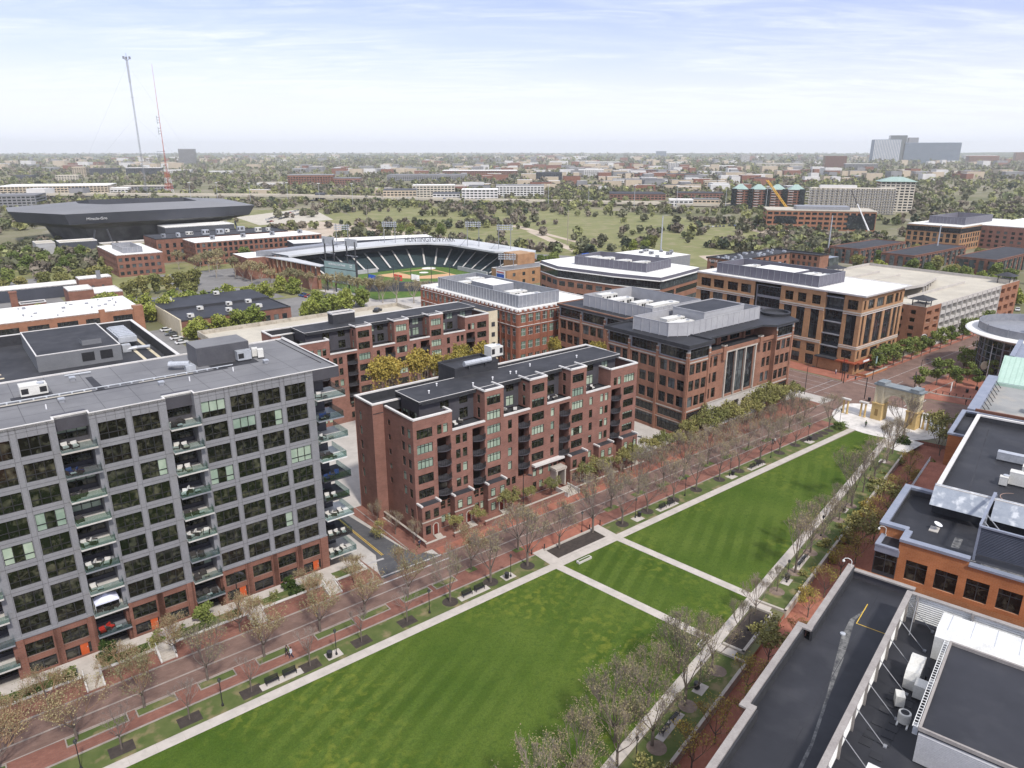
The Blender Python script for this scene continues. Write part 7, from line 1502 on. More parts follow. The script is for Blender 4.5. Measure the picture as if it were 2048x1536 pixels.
bare = [tree_proto('bare_tree', 10 + i, 'bark', 'twig', 'leaf_bud', 1500, .05, H=9.6, W=7.8, trunk=.24, nlimb=6, levels=5, r0=.15, tw=.015) for i in range(3)]
young = [tree_proto('young_tree', 30 + i, 'bark', 'twig', H=6.2, W=4.4, trunk=.34, nlimb=5, levels=4, r0=.08, tw=.012) for i in range(3)]
bud = [tree_proto('street_tree', 50 + i, 'bark', 'twig', 'leaf_bud', 1700, .055, H=8.8, W=8.4, trunk=.27, nlimb=6, levels=5, r0=.14, tw=.014) for i in range(2)]
bud2 = [tree_proto('street_tree', 60 + i, 'bark', 'twig_rust', 'leaf_bud', 2000, .058, H=8.4, W=8.2, trunk=.27, nlimb=6, levels=5, r0=.13, tw=.014) for i in range(2)]
spring = [tree_proto('leafing_tree', 70 + i, 'bark', 'twig', 'leaf_olive', 1900, .13, H=7., W=6.8, trunk=.2, nlimb=6, levels=4, r0=.10, tw=.014) for i in range(2)]
rust = [tree_proto('budding_tree', 80 + i, 'bark', 'twig_rust', 'leaf_yellow', 700, .07, H=6., W=5.2, trunk=.25, nlimb=6, levels=4, r0=.09, tw=.015) for i in range(2)]
yellow = [tree_proto('yellow_tree', 90 + i, 'bark', 'twig', 'leaf_yellow', 4200, .17, H=18.5, W=6., trunk=.16, nlimb=7, levels=4, r0=.22, up=1.6) for i in range(2)]
budfar = [tree_proto('budding_tree', 100 + i, 'bark_pale', 'twig_rust', 'leaf_bud', 900, .22, H=11., W=8., trunk=.25, nlimb=6, levels=4, r0=.2, tw=.02) for i in range(2)]
pale = [tree_proto('pale_tree', 110 + i, 'bark_pale', 'bark_pale', 'leaf_bud', 700, .16, H=12., W=11., trunk=.28, nlimb=6, levels=4, r0=.24, tw=.022) for i in range(2)]
bright = [leafy('bright_tree', 120 + i, 8.6, 9.5, 2100, .34, 'leaf_bright', base=.12) for i in range(3)]
green = [leafy('green_tree', 130 + i, 9.4, 8.5, 2100, .34, 'leaf_green', base=.18) for i in range(3)]
olive = [leafy('olive_tree', 140 + i, 9., 8., 1900, .34, 'leaf_olive', base=.18) for i in range(2)]
streetg = [leafy('street_tree', 150 + i, 8., 5.6, 1300, .2, 'leaf_green', base=.3, lumps=14) for i in range(3)]
evergreen = [leafy('evergreen_bush', 160, 3.6, 2.9, 1500, .11, 'leaf_dark', base=.02, lumps=18), leafy('evergreen_bush', 161, 3.4, 2.9, 1500, .11, 'leaf_green', base=.02, lumps=18)]
shrub = [leafy('shrub', 170 + i, 1.7, 2.3, 420, .1, ('leaf_olive', 'leaf_green')[i % 2], base=.0, lumps=9) for i in range(3)]
# park: near lawn strip (young trees in square pits), then larger trees in round rings
row([(-7, 80.5)] + [(u, v) for u, v in pits], young, 'slim young bare tree in a square mulch bed, {} from the left', 'tree', 'young trees beside the lawn path')
row([(u, v, 1.12 if i in (1, 2) else .88 if i % 3 else 1.) for i, (u, v) in enumerate(ring_pits)], bare, 'bare tree in a mulch ring beside the lawn path, {} from the left', 'tree', 'bare trees along the lawn path', seed=3)
row([(76.5, 82, .95), (85., 82.3, 1.22)], bare, 'bare tree in the long dark garden bed, {} from the left', 'tree', 'trees in the garden bed', seed=5)
row([(-4.6, 85.6), (3, 85.4), (10.5, 86.1), (18.2, 86.2), (25.7, 86.1), (34, 86.4), (41, 86.1), (48.3, 85.8), (60.5, 86), (70.5, 86)], bud2 + bud, 'budding street tree before the apartment blocks, {} from the left', 'street tree', 'street trees along the brick street', seed=7)
row([(94.3, 86.6, 1.1), (103.3, 87.6), (110.5, 87.2), (116.6, 86.8, 1.15), (126.1, 87.7, 1.05), (133, 87.4), (141, 87.4), (149, 87.4), (158, 87.3), (164.5, 87.3), (167.7, 82.2, 1.05)], bud + bare, 'greyish street tree at the brick street kerb, {} from the garden bed', 'street tree', 'far street trees along the brick street', seed=9)
row([(-3, 89.5, .8), (1.2, 93.5, .7), (9.4, 93.4, .75), (16.4, 94, .7), (25, 93.6, .72), (36, 94, .75), (43.6, 94.6, .7)], bud2, 'small budding tree on the sidewalk by the garden wall, {} from the left', 'tree', 'sidewalk trees before the grey block', seed=10)
row([(48, 29.8, 1.), (57.6, 31.6, .95), (62.8, 30, 1.1), (71.2, 30, 1.15), (79.6, 30.2, .9), (88.3, 30.2, .62), (95, 30.3, .7), (102.9, 29.9, .55), (110.1, 29.5, 1.08), (118.1, 29.6, 1.), (125, 29.6, .9), (133.3, 29.2, .8), (140.8, 29, 1.15), (148.6, 28.9, .8), (156.7, 28.8, 1.1), (168.3, 29., 1.), (174, 29.1, 1.05), (185.6, 29.3, 1.2)], bare, 'bare tree in the right grass strip, {} from the bottom', 'tree', 'bare trees right of the lawn', 'B', seed=12)
row([(40, 32.6, 1.05), (46, 33.2, 1.1), (53, 33.6, 1.12), (60.5, 33.6, 1.1), (68, 33.4, 1.1), (76, 33.3, 1.05)], spring and [tree_proto('bare_tree', 210 + i, 'bark', 'twig', 'leaf_bud', 2300, .048, H=9., W=8.6, trunk=.2, nlimb=8, levels=5, r0=.15, tw=.014) for i in range(2)], 'dense bare tree at the right lawn edge, {} from the bottom', 'tree', 'dense bare trees at the lawn edge', 'B', seed=13)
row([(49, 24.8), (55, 25), (63, 25.1), (68.6, 24.8), (73, 22.4), (78.5, 25), (86.1, 25), (93, 23.4, .75), (100.6, 24.3, .9), (107.4, 24, .95), (115.7, 23.9), (121, 23), (126, 24.2), (131, 22.5), (137, 24.4), (143, 23), (150, 24), (158, 22.8), (166, 23.8)], rust + rust + spring, 'rusty budding tree along the sunken brick walk, {} from the bottom', 'tree', 'budding trees along the sunken walk', 'B', LOW, seed=14)
row([(187.5, 22, 1.), (180, 20.6, .9)], spring, 'multi-stemmed olive tree beside the pale plaza, {} from the lawn', 'tree', 'olive trees by the plaza', 'B', seed=15)
rng = random.Random(6); pts = [(u + rng.uniform(-1, 1), rng.choice((26.4, 25.8, 28.2, 22, 20.8)) + rng.uniform(-.4, .4)) for u in range(104, 176, 3)]
row(pts, shrub + [leafy('shrub', 175, 1.9, 2.6, 460, .11, 'leaf_yellow', base=0, lumps=9)], 'low olive shrub beside the sunken brick walk, {} from the orange building', 'shrub', 'shrubs along the sunken walk', 'B', LOW, (.9, 1.5), 16)
row([(132, 97.5, .9), (136, 96.2, 1.05), (140.5, 96.8, 1.1), (145, 96, 1.1), (149, 97, 1.), (154, 96.6, 1.05), (159.5, 96.8, 1.2), (165, 96.4, 1.1), (170.5, 97, .95), (176, 97.2, .95)], spring, 'olive leafing tree before the brick office with glass attic, {} from the left', 'tree', 'leafing trees before the brick office', s=(.95, 1.12), seed=17)
row([(65.3, 97.8, .55), (70.4, 97.6, .5), (78, 97.8, .62), (83, 97.4, .55), (89, 98, .6), (98, 97.5, .66), (101, 97, .8), (105, 97.6, .6), (109, 96.4, .85), (113, 97.4, .7), (117, 96.6, .85), (121, 96.4, .9), (126, 96.2, .8)], spring, 'small olive tree in the front gardens of the brick block, {} from the left', 'tree', 'garden trees of the brick block', seed=18)
row([(53.5 + .0, 104.3, .62)], [leafy('white_blossom_tree', 180, 7.5, 6., 900, .13, 'leaf_olive', base=.2)], 'dark olive tree at the side street corner of the brick block', 'tree', None, seed=4)
COL.objects[-1]
row([(57.6, 99.2, .5), (56.6, 104.0, .55), (56., 109.6, .5)], bare, 'slim bare tree on the side street pavement, {} from the corner', 'street tree', 'side street trees', seed=19)
row([(8.7, 98.4), (21.6, 98.6, 1.1), (34.6, 98.8, .95)], evergreen, 'round evergreen bush on the grey block terrace, {} from the left', 'bush', 'evergreen bushes before the grey block', seed=20)
row([(2.5, 97.6, .8), (4, 97.2, .9), (14.3, 97, .8), (15.4, 97.8, .9), (18.6, 97.4, .8), (28.8, 97.2, .7), (31.6, 97.4, .8), (37, 97.4, .6), (-3, 97, .9), (-5.5, 97.2, .8)], shrub, 'loose garden shrub on the grey block terrace, {} from the left', 'shrub', 'terrace shrubs of the grey block', z=.8, seed=21)
for i, (a, e) in enumerate(((-5.6, .8), (3, 5), (9.5, 13.4), (17.5, 22), (24, 26.4), (33.6, 38.2))):
    rg_ = np.random.default_rng(40 + i); n = int((e - a) * 170); C = np.stack([rg_.uniform(a, e, n), 96.5 + rg_.normal(size=n) * .3, 1.05 + np.abs(rg_.normal(size=n)) * .32], 1)
    C[:, 2] += .18 * np.sin(C[:, 0] * 5.2); V, F = quads(C - np.array([a, 96.5, 0]), n, .09, rg_); o = bpy.data.objects.new('hedge', np_mesh('hedge', V, F, [K['leaf_dark']])); COL.objects.link(o); x, y = W2('A', a, 96.5); o.location = (x, y, 0); o.rotation_euler = (0, 0, TA); tag(o, f'low dark clipped hedge on the grey block terrace, {ORD[i]} from the left', 'hedge', 'terrace hedges of the grey block')
for i, (u, v, fr) in enumerate(((170, 80.6, 'A'), (172.6, 66.4, 'A'))):
    x, y = W2(fr, u, v); plant(leafy('round_hedge', 185 + i, 1.6, 4.4, 1500, .12, ('leaf_green', 'leaf_dark')[i], base=0, lumps=22), ('round green hedge at the plaza end of the lawn path', 'dark round hedge at the plaza end of the right path')[i], 'hedge', x, y)
row([(78, 146), (83, 150), (88, 146), (94.5, 148), (99, 144), (104, 150), (109, 147), (141, 137, .8), (138, 152, .8)], yellow, 'tall yellow-green tree between the brick apartment blocks, {} from the left', 'tree', 'yellow trees between the apartment blocks', seed=22)
row([(140, 148, .9), (144, 146, .8), (138, 143, .7)], green, 'bright green tree behind the middle brick block, {} from the left', 'tree', None, seed=23)
# districts beyond
BRIGHT = [(32, 343), (34, 333), (40, 337), (47, 339), (53, 337), (58, 345), (64, 338), (66, 317), (74, 320), (82, 330), (88, 334), (95, 331), (103, 332), (112, 333), (120, 332), (70, 336), (81, 338)]
OLIVE = [(26, 416), (33, 422), (43, 424), (50, 418), (58, 420), (72, 376), (78, 380), (84, 382), (90, 382), (96, 384), (68, 441), (71, 427), (74, 440), (93, 356), (101, 386), (106, 392)]
GREENL = [(30, 446), (44, 497), (53, 502), (40, 524), (39, 566), (65, 531), (79, 540), (52, 555), (60, 484), (66, 500), (20, 470), (12, 500), (26, 490), (30, 515), (18, 540), (56, 520)]
GREENM = [(72, 275), (81, 276), (89, 278), (95, 279), (125, 284), (132, 286), (139, 288), (147, 290), (132, 346), (136, 338), (143, 296), (128, 296), (120, 282)]
BUDS = [(130, 403), (131, 394), (132, 384), (133, 373), (134, 363), (136, 352), (141, 352), (142, 343), (144, 336), (146, 324), (148, 319), (151, 314), (154, 308), (156, 300), (159, 292), (125, 432), (126, 452), (135, 445), (132, 440), (117, 430), (122, 410), (114, 452)]
PALE = [(164, 288), (170, 283), (172, 273), (161, 299), (176, 266)]
STADT = [(142, 497), (152, 450), (271, 556), (289, 562), (302, 551), (311, 534), (214, 500), (326, 521), (332, 507), (280, 322), (288, 318), (294, 326), (276, 312), (325, 542), (222, 480), (300, 500), (270, 470), (282, 452)]
RIGHTT = [(446, 190), (452, 206), (430, 177), (432, 166), (434, 157), (423, 146), (413, 135), (408, 128), (438, 238), (428, 207), (420, 190), (392, 180), (395, 168), (400, 156), (388, 140), (395, 130), (382, 342), (389, 337), (404, 343), (447, 140), (435, 130), (420, 165), (412, 150), (450, 172), (384, 214), (378, 236), (500, 205), (520, 175), (446, 120), (460, 110), (392, 118), (380, 110)]
row(BRIGHT, bright, 'bright green tree behind the white roofed hall, {} from the left', 'tree', 'bright green trees behind the hall', seed=31)
row(OLIVE, olive, 'olive green tree near the three storey office, {} from the left', 'tree', 'olive trees by the left car park', seed=32)
row(GREENL, green, 'dark green tree in the car park at far left, {} from the left', 'tree', 'green trees of the left car park', seed=33)
row(GREENM, bright, 'spring green tree near the black workshop, {} from the left', 'tree', 'green trees near the workshop', seed=34)
row(BUDS, budfar, 'brown budding tree along the ballpark side street, {} from the left', 'tree', 'budding trees along the ballpark', seed=35)
row(PALE, pale, 'pale barked sycamore before the outfield wall, {} from the left', 'tree', 'pale sycamores by the outfield', seed=36)
row(STADT, olive + green, 'mixed green tree behind the ballpark stands, {} from the left', 'tree', 'trees behind the ballpark', seed=37)
row(RIGHTT, green + olive + bright, 'green tree between the garage and the condo rows, {} from the left', 'tree', 'trees behind the garage', seed=38)
STREETR = [(222, 99.6), (226, 98.8), (231, 98.4), (237, 98.2), (243, 98), (249, 97.8), (256, 97.6), (263, 97.6), (271, 97.6), (280, 97.6), (290, 97.6), (300, 97.6), (312, 97.6)]
row(STREETR[1:], streetg, 'young green street tree on the garage side, {} from the corner', 'street tree', 'street trees on the garage side', seed=39)
row([(216.7, 81.6), (226, 80.6), (235, 80.6), (245, 80.6), (256, 80.6), (268, 80.6), (281, 80.6), (295, 80.6)], streetg, 'young green street tree on the plaza side, {} from the corner', 'street tree', 'street trees on the plaza side', seed=40)
row([(227, 75.8), (233.6, 72.4), (238, 76.6), (244, 72)], streetg, 'small light green tree on the red brick plaza, {} from the left', 'tree', 'trees on the red brick plaza', s=(.72, .85), seed=41)
# woods and hedgerows farther out: nobody could count them
wr = np.random.default_rng(77)
def near_seg(X, Y, pts, w):
    m = np.zeros(len(X), bool)
    for (x0, y0), (x1, y1) in zip(pts, pts[1:]):
        dx, dy = x1 - x0, y1 - y0; t = np.clip(((X - x0) * dx + (Y - y0) * dy) / (dx * dx + dy * dy), 0, 1); m |= np.hypot(X - x0 - t * dx, Y - y0 - t * dy) < w
    return m
boxes = []
for o in bpy.data.objects:
    if o.type == 'EMPTY' and o.get('category') in ('building', 'apartment building', 'office building', 'stadium', 'hospital', 'condominium', 'warehouse', 'pavilion', 'shed'):
        for c in o.children:
            if c.name.split('.')[0] in ('wall', 'roof'):
                m = o.matrix_basis @ c.matrix_basis; q = [m @ Vector(v) for v in c.bound_box]; boxes.append((min(v.x for v in q) - 5, max(v.x for v in q) + 5, min(v.y for v in q) - 8, max(v.y for v in q) + 4))
def woods(n, r0, r1, a0=-.72, a1=.72):
    r = r0 * (r1 / r0) ** wr.uniform(0, 1, n); a = wr.uniform(a0, a1, n); X, Y = r * np.sin(a), r * np.cos(a)
    f = np.sin(X * .0049 + 1.3) * np.sin(Y * .0061 + .4) + .6 * np.sin(X * .013 + Y * .009) + .4 * np.sin(X * .031 - Y * .027)
    u, v = X * math.cos(TA) + Y * math.sin(TA), -X * math.sin(TA) + Y * math.cos(TA)
    keep = (f > -.45) | (wr.uniform(0, 1, n) < .22)
    # open field, dirt, lots, streets and viaduct stay clear
    fld = (u > 330) & (u < 640) & (v > 330) & (v + .8 * u < 1010); keep &= ~(fld & (wr.uniform(0, 1, n) > .035))
    keep &= ~((u > 215) & (u < 350) & (v > 420) & (v < 760) & (wr.uniform(0, 1, n) > .06)); keep &= ~((u > 250) & (u < 372) & (v > 690) & (v < 850))
    keep &= ~((u > 262) & (u < 440) & (v > 240) & (v < 330)); keep &= ~((u > 380) & (u < 560) & (v > 100) & (v < 240) & (wr.uniform(0, 1, n) > .15)); keep &= ~((u > 100) & (u < 270) & (v < 520))
    keep &= ~near_seg(X, Y, [(-900, 1065), (-620, 1075), (-335, 1067), (-180, 1025), (-16, 983), (100, 967), (190, 960), (330, 915)], 24)
    for b_ in boxes: keep &= ~((X > b_[0]) & (X < b_[1]) & (Y > b_[2] - (b_[2] * .03)) & (Y < b_[3]))
    return X[keep], Y[keep]
def wood_mesh(name, X, Y, per, hs, label):
    n = len(X); H = wr.uniform(.6, 1.25, n) * hs * (1 + np.hypot(X, Y) / 7000); Wd = H * wr.uniform(.75, 1.15, n)
    d = wr.normal(size=(n, per, 3)); d /= np.linalg.norm(d, axis=2)[:, :, None]; rr = wr.uniform(.55, 1., (n, per, 1)); C = d * rr * np.array([.5, .5, .42]); C[:, :, 0] *= Wd[:, None]; C[:, :, 1] *= Wd[:, None]; C[:, :, 2] *= H[:, None]
    C[:, :, 0] += X[:, None]; C[:, :, 1] += Y[:, None]; C[:, :, 2] += (H * .50)[:, None]
    sz = np.repeat(Wd * .17, per)[:, None]; P_ = C.reshape(-1, 3); m = len(P_)
    a = wr.normal(size=(m, 3)); a /= np.linalg.norm(a, axis=1)[:, None]; b = np.cross(a, wr.normal(size=(m, 3))); b /= np.linalg.norm(b, axis=1)[:, None]; a *= sz; b *= sz
    V = np.stack([P_ - a - b, P_ + a - b * .7, P_ + a * .9 + b, P_ - a + b * .8], 1).reshape(-1, 3); F = np.arange(4 * m).reshape(m, 4)
    me = np_mesh(name, V, F, [K['far_leaf']])
    pal = np.array([(.125, .13, .078), (.15, .148, .094), (.195, .168, .132), (.175, .152, .12), (.185, .195, .088), (.23, .235, .10), (.06, .075, .05), (.135, .155, .075)])
    zone = np.sin(X * .0031 + 2) + np.sin(Y * .0043); pr = np.where((zone > .3)[:, None], np.array([.22, .18, .18, .14, .12, .05, .06, .05])[None], np.array([.14, .14, .10, .08, .22, .17, .03, .12])[None])
    cum = np.cumsum(pr / pr.sum(1, keepdims=True), 1); idx = np.minimum((wr.uniform(0, 1, (n, 1)) > cum).sum(1), 7); col = pal[idx] * wr.uniform(.8, 1.25, (n, 1))
    col = np.repeat(col, per, 0) * wr.uniform(.78, 1.25, (m, 1)); ca = me.color_attributes.new('tint', 'FLOAT_COLOR', 'POINT'); ca.data.foreach_set('color', np.concatenate([np.repeat(col, 4, 0), np.ones((4 * m, 1))], 1).astype(np.float32).ravel())
    o = bpy.data.objects.new(name, me); COL.objects.link(o); tag(o, label, 'woods', None, 'stuff'); return o
X, Y = woods(6500, 480, 1300); wood_mesh('woods', X, Y, 44, 6.6, 'mixed brown and green woods between the fields and the highway')
X, Y = woods(12000, 1150, 5200); wood_mesh('far_woods', X, Y, 20, 9., 'hazy wooded suburbs stretching to the horizon')
X, Y = woods(5000, 4200, 15000); wood_mesh('horizon_woods', X, Y, 10, 17., 'faint wooded ridge on the horizon')
# hedgerow bushes along the field edges
pts = []
for (p, q, n, w) in (((268, 560), (330, 408), 46, 5), ((330, 408), (345, 345), 20, 4), ((300, 640), (360, 560), 34, 12), ((340, 540), (470, 560), 60, 22), ((300, 745), (400, 800), 30, 10), ((352, 330), (420, 430), 16, 14), ((420, 250), (560, 300), 46, 16), ((440, 262), (520, 262), 34, 10), ((470, 420), (600, 330), 40, 20), ((150, 500), (120, 560), 20, 16), ((46, 480), (100, 520), 26, 12), ((10, 560), (60, 620), 26, 14), ((190, 590), (270, 640), 30, 8), ((60, 545), (140, 535), 44, 7), ((140, 565), (200, 600), 30, 5), ((62, 580), (70, 640), 30, 6), ((330, 930), (520, 860), 50, 14), ((520, 800), (700, 640), 60, 16), ((640, 560), (760, 470), 50, 20), ((590, 470), (620, 400), 26, 10)):
    for i in range(n): t = wr.uniform(0, 1); pts.append(W2('A', p[0] + (q[0] - p[0]) * t + wr.normal() * w, p[1] + (q[1] - p[1]) * t + wr.normal() * w))
P_ = np.array(pts); wood_mesh('hedgerow', P_[:, 0], P_[:, 1], 60, 6.2, 'bushy hedgerows along the edges of the open fields')
# pale roofs of the distant suburbs
hx, hy = [], []; b = MB(); rng = random.Random(12)
for i in range(1500):
    r = 1250 * (9 ** rng.random()); a = rng.uniform(-.7, .7); x, y = r * math.sin(a), r * math.cos(a)
    if math.sin(x * .0023 + 1) + math.sin(y * .0031 + x * .001) < -.1: continue
    k = 1 + r / 3500; w, d, h = rng.uniform(8, 30) * k, rng.uniform(8, 22) * k, rng.uniform(6, 12) * k; b.box(x, y, -2, x + w, y + d, h, rng.choice((0, 1, 1, 2, 3)), rng.choice((0, 0, 4, 3)))
o = b.obj('suburb_houses', [K['far_white'], K['far_tan'], K['brick_far'], K['far_grey'], K['roof_dark']]); tag(o, 'scattered small houses and sheds of the distant suburbs', 'houses', None, 'stuff')
# ---------------------------------------------------------------- street furniture, people, cars
def lamp_proto(h=4.0):
    t = thing('street_lamp', '', 'street lamp', 0, 0, 0, 'W'); b = MB(); b.lathe([(.16, 0), (.16, .25), (.09, .4), (.055, .6), (.05, h - .5), (.07, h - .45)], 8); b.obj('post', K['black_metal'], t, (0, 0, 0))
    b = MB(); b.lathe([(.1, h - .45), (.19, h - .3), (.2, h - .05), (.12, h)], 8); g = b.obj('lantern', K['glass_grey'], t, (0, 0, 0)); b = MB(); b.lathe([(.23, h - .05), (.18, h + .05), (.05, h + .16), (.02, h + .25)], 8); b.obj('lantern_cap', K['black_metal'], t, (0, 0, 0)); return t
def place(pr, first, x, y, z, rz, lab, group=None, s=None):
    if first[0]: first[0] = False; o = pr; o.location = (x, y, z); o.rotation_euler = (0, 0, rz)
    else: o = dup(pr, (x, y, z), rz)
    o['label'] = lab
    if group: o['group'] = group
    if s: o.scale = (s, s, s)
    return o
lp = lamp_proto(); f = [True]
for i, u in enumerate((-12, 2.6, 18.2, 33.6, 48.7, 64.3, 95.1, 109.8, 124.8, 140.3, 155.8)): place(lp, f, *W2('A', u, 80.3 if u < 70 else 81.1), .05, 0, f'black lantern lamp post beside the lawn path, {ORD[i]} from the left', 'lamps along the lawn path')
for i, (u, v) in enumerate(((59, 30), (75, 29.9), (90.6, 29.6), (106.4, 29.6), (125.1, 30), (138, 29.4), (161, 30.6))): place(lp, f, *W2('B', u, v), .05, 0, f'black lantern lamp post right of the lawn, {ORD[i]} from the bottom', 'lamps right of the lawn')
place(lp, f, *W2('A', 172.9, 82.2), .05, 0, 'black lantern lamp post at the round hedge by the arch plaza')
place(lp, f, *W2('A', 83.5, 83.6), .05, 0, 'black lantern lamp post on the brick plaza behind the garden bed')
tl = thing('street_lamp', '', 'street lamp', 0, 0, 0, 'W'); b = MB(); b.tube((0, 0, 0), (0, 0, 8.2), .1, 8, .07); b.obj('post', K['black_metal'], tl, (0, 0, 0)); b = MB(); b.tube((0, 0, 8.1), (1.2, 0, 8.5), .05, 6); b.box(1., -.15, 8.4, 1.8, .15, 8.6); b.obj('lamp_head', K['charcoal'], tl, (0, 0, 0)); f = [True]
for i, (u, v) in enumerate(((26, 96.2), (79.6, 95.6), (110, 95.6), (188, 100.6), (208, 100.2), (217, 95.2), (220.6, 83.5))): place(tl, f, *W2('A', u, v), 0, TA - 1.2, ('tall black street light before the grey block', 'tall black street light before the brick block near its portal', 'tall black street light at the far end of the brick block', 'tall black pole at the corner of the brick office', 'tall black pole at the restaurant corner', 'tall black pole with banner at the crossing', 'tall black pole at the red brick plaza')[i])
bn = thing('banner', 'light blue banner hanging from the pole at the crossing', 'banner', 217.4, 95.2, 5); b = MB(); b.box(.1, -.03, 0, .9, .03, 2.2); b.obj('cloth', K['score_screen'], bn, (0, 0, 0)); b = MB(); b.tube((-.3, 0, 2.2), (.95, 0, 2.2), .03, 5); b.obj('rod', K['charcoal'], bn, (0, 0, 0))
# benches, bins
bp_ = thing('park_bench', '', 'bench', 0, 0, 0, 'W'); b = MB()
for k in range(4): b.box(-.9, -.25 + .13 * k, .42, .9, -.15 + .13 * k, .46)
b.obj('seat', K['black_metal'], bp_, (0, 0, 0)); b = MB()
for k in range(4): b.box(-.9, .28 + .03 * k, .52 + .11 * k, .9, .31 + .03 * k, .6 + .11 * k)
b.obj('backrest', K['black_metal'], bp_, (0, 0, 0))
for s in (-.8, .8): b = MB(); b.box(s - .04, -.25, 0, s + .04, -.19, .45); b.box(s - .04, .24, 0, s + .04, .3, .95); b.box(s - .04, -.25, .6, s + .04, .3, .64); b.obj('leg_frame', K['black_metal'], bp_, (0, 0, 0))
f = [True]
for i, u in enumerate((24.6, 27., 55.7, 58.1, 102.1, 104.6, 132.2, 134.7)): place(bp_, f, *W2('A', u, 80.4 if u < 70 else 80.3), .07, TA, f'black slatted park bench by the lawn path, {ORD[i]} from the left', 'benches by the lawn path')
for i, (u, v) in enumerate(((65.6, 29.9), (68.2, 29.9), (112.9, 29.7), (115.2, 29.7), (163, 29.6), (166, 29.7))): place(bp_, f, *W2('B', u, v), .07, TB + math.pi, f'black slatted park bench right of the lawn, {ORD[i]} from the bottom', 'benches right of the lawn')
lbn = thing('trash_bin', '', 'trash bin', 0, 0, 0, 'W'); b = MB(); b.lathe([(.26, .08), (.33, .5), (.34, .95)], 12)
for k in range(12): a = math.pi * k / 6; b.tube((.33 * math.cos(a), .33 * math.sin(a), .05), (.38 * math.cos(a), .38 * math.sin(a), .98), .02, 4)
b.obj('basket', K['black_metal'], lbn, (0, 0, 0)); b = MB(); b.lathe([(.4, .95), (.36, 1.05), (.2, 1.1)], 12); b.obj('lid', K['charcoal'], lbn, (0, 0, 0)); f = [True]
for i, u in enumerate((32.6, 63.5, 96, 125.6, 156.6)): place(lbn, f, *W2('A', u, 80.3 if u < 70 else 80.9), .07, 0, f'black trash bin beside a lawn path lamp, {ORD[i]} from the left', 'bins along the lawn path')
for i, (u, v) in enumerate(((74.7, 30.1), (107.2, 29.8), (137.2, 29.6), (210, 43), (235.6, 23.2), (240, 21.4))): place(lbn, f, *W2('B', u, v), .07, 0, f'black trash bin right of the lawn, {ORD[i]} from the bottom', 'bins right of the lawn')
bo = thing('bollard', '', 'bollard', 0, 0, 0, 'W'); b = MB(); b.lathe([(.14, 0), (.11, .15), (.09, .8), (.13, .9)], 10); b.obj('shaft', K['black_metal'], bo, (0, 0, 0)); b = MB(); b.lathe([(.13, .9), (.09, 1.02), (.02, 1.06)], 10); b.obj('cap', K['black_metal'], bo, (0, 0, 0)); f = [True]
bl_ = [(218.6, 82), (217.6, 80.6), (217.2, 79), (217.4, 77.2), (217.9, 75.6), (218.3, 74), (218.8, 72.4), (219.3, 70.8), (219.9, 69.2), (220.6, 67.6), (221.6, 66)]
for i, (u, v) in enumerate(bl_): place(bo, f, *W2('A', u, v), 0, 0, f'short black bollard at the red brick plaza, {ORD[i]} from the left', 'bollards of the red brick plaza')
for i, (u, v) in enumerate(((71.4, 83.4), (74.3, 83.4), (85.3, 83.4), (88, 83.4))): place(bo, f, *W2('A', u, v), 0, 0, f'short black bollard at the lawn path entrance, {ORD[i]} from the left', 'bollards of the lawn path')
tk = thing('planter_wall', 'curved stone kerb around the red brick plaza trees', 'kerb wall', 218, 74); b = MB(); pp = [(221.4, 84), (218.2, 82.4), (217., 80), (217.2, 76.4), (218.6, 71.6), (220.8, 66.2), (223, 62)]
for p, q in zip(pp, pp[1:]): d = (Vector(q) - Vector(p)).normalized(); n = Vector((-d.y, d.x)) * .2; b.prism([Vector(p) - n, Vector(q) - n, Vector(q) + n, Vector(p) + n], 0, .3)
b.obj('stone', K['stone'], tk)
fb = thing('feather_banner', 'white feather banner on the red brick plaza', 'banner', 220.8, 74.8); b = MB(); b.tube((0, 0, 0), (0, 0, 3.4), .03, 5); b.obj('pole', K['galv'], fb, (0, 0, 0)); b = MB(); b.box(.02, -.02, .7, .75, .02, 3.3); b.obj('cloth', K['white'], fb, (0, 0, 0))
# low walls beside the lawn
for nm, fr, pl, lb in (('stone_wall', 'B', [(98.3, 31.4), (98.3, 27.0), (175, 27.0)], 'stone retaining wall along the grass strip right of the lawn'), ('stone_wall', 'B', [(10, 27.0), (83.4, 27.0), (83.4, 31)], 'stone retaining wall at the bottom right of the lawn'), ('stone_wall', 'B', [(85.3, 31), (85.3, 28.2), (96.5, 28.2), (96.5, 31)], 'stone wall around the dark planting bed right of the lawn'), ('stone_kerb', 'A', [(74.1, 82.9), (85.6, 82.9)], 'stone kerb of the long dark garden bed')):
    t = thing(nm, lb, 'wall', *pl[0], 0, fr); b = MB()
    for p, q in zip(pl, pl[1:]): d = (Vector(q) - Vector(p)).normalized(); n = Vector((-d.y, d.x)) * .2; p2, q2 = Vector(p) - d * .19, Vector(q) + d * .19; b.prism([p2 - n, q2 - n, q2 + n, p2 + n], LOW if fr == 'B' else 0, .38 if fr == 'B' else .3)
    b.obj('stonework', K['stone'], t)
# bench wall on the lawn
for lb, fr, u, v, rz in (('long pale stone seat on the lawn beside the lawn path', 'A', 77, 76.3, .0), ('pale stone seat on the lawn beside the right path', 'B', 84, 33.4, .0)):
    t = thing('stone_bench', lb, 'stone seat', u, v, .03, fr); b = MB(); b.box(-1.5, -.35, 0, 1.5, .35, .4); b.obj('seat_block', K['limestone'], t, (0, 0, 0)); b = MB(); b.box(-1.3, -.2, .4, 1.3, .2, .404); b.obj('seat_panel', K['strip_grass'], t, (0, 0, 0))
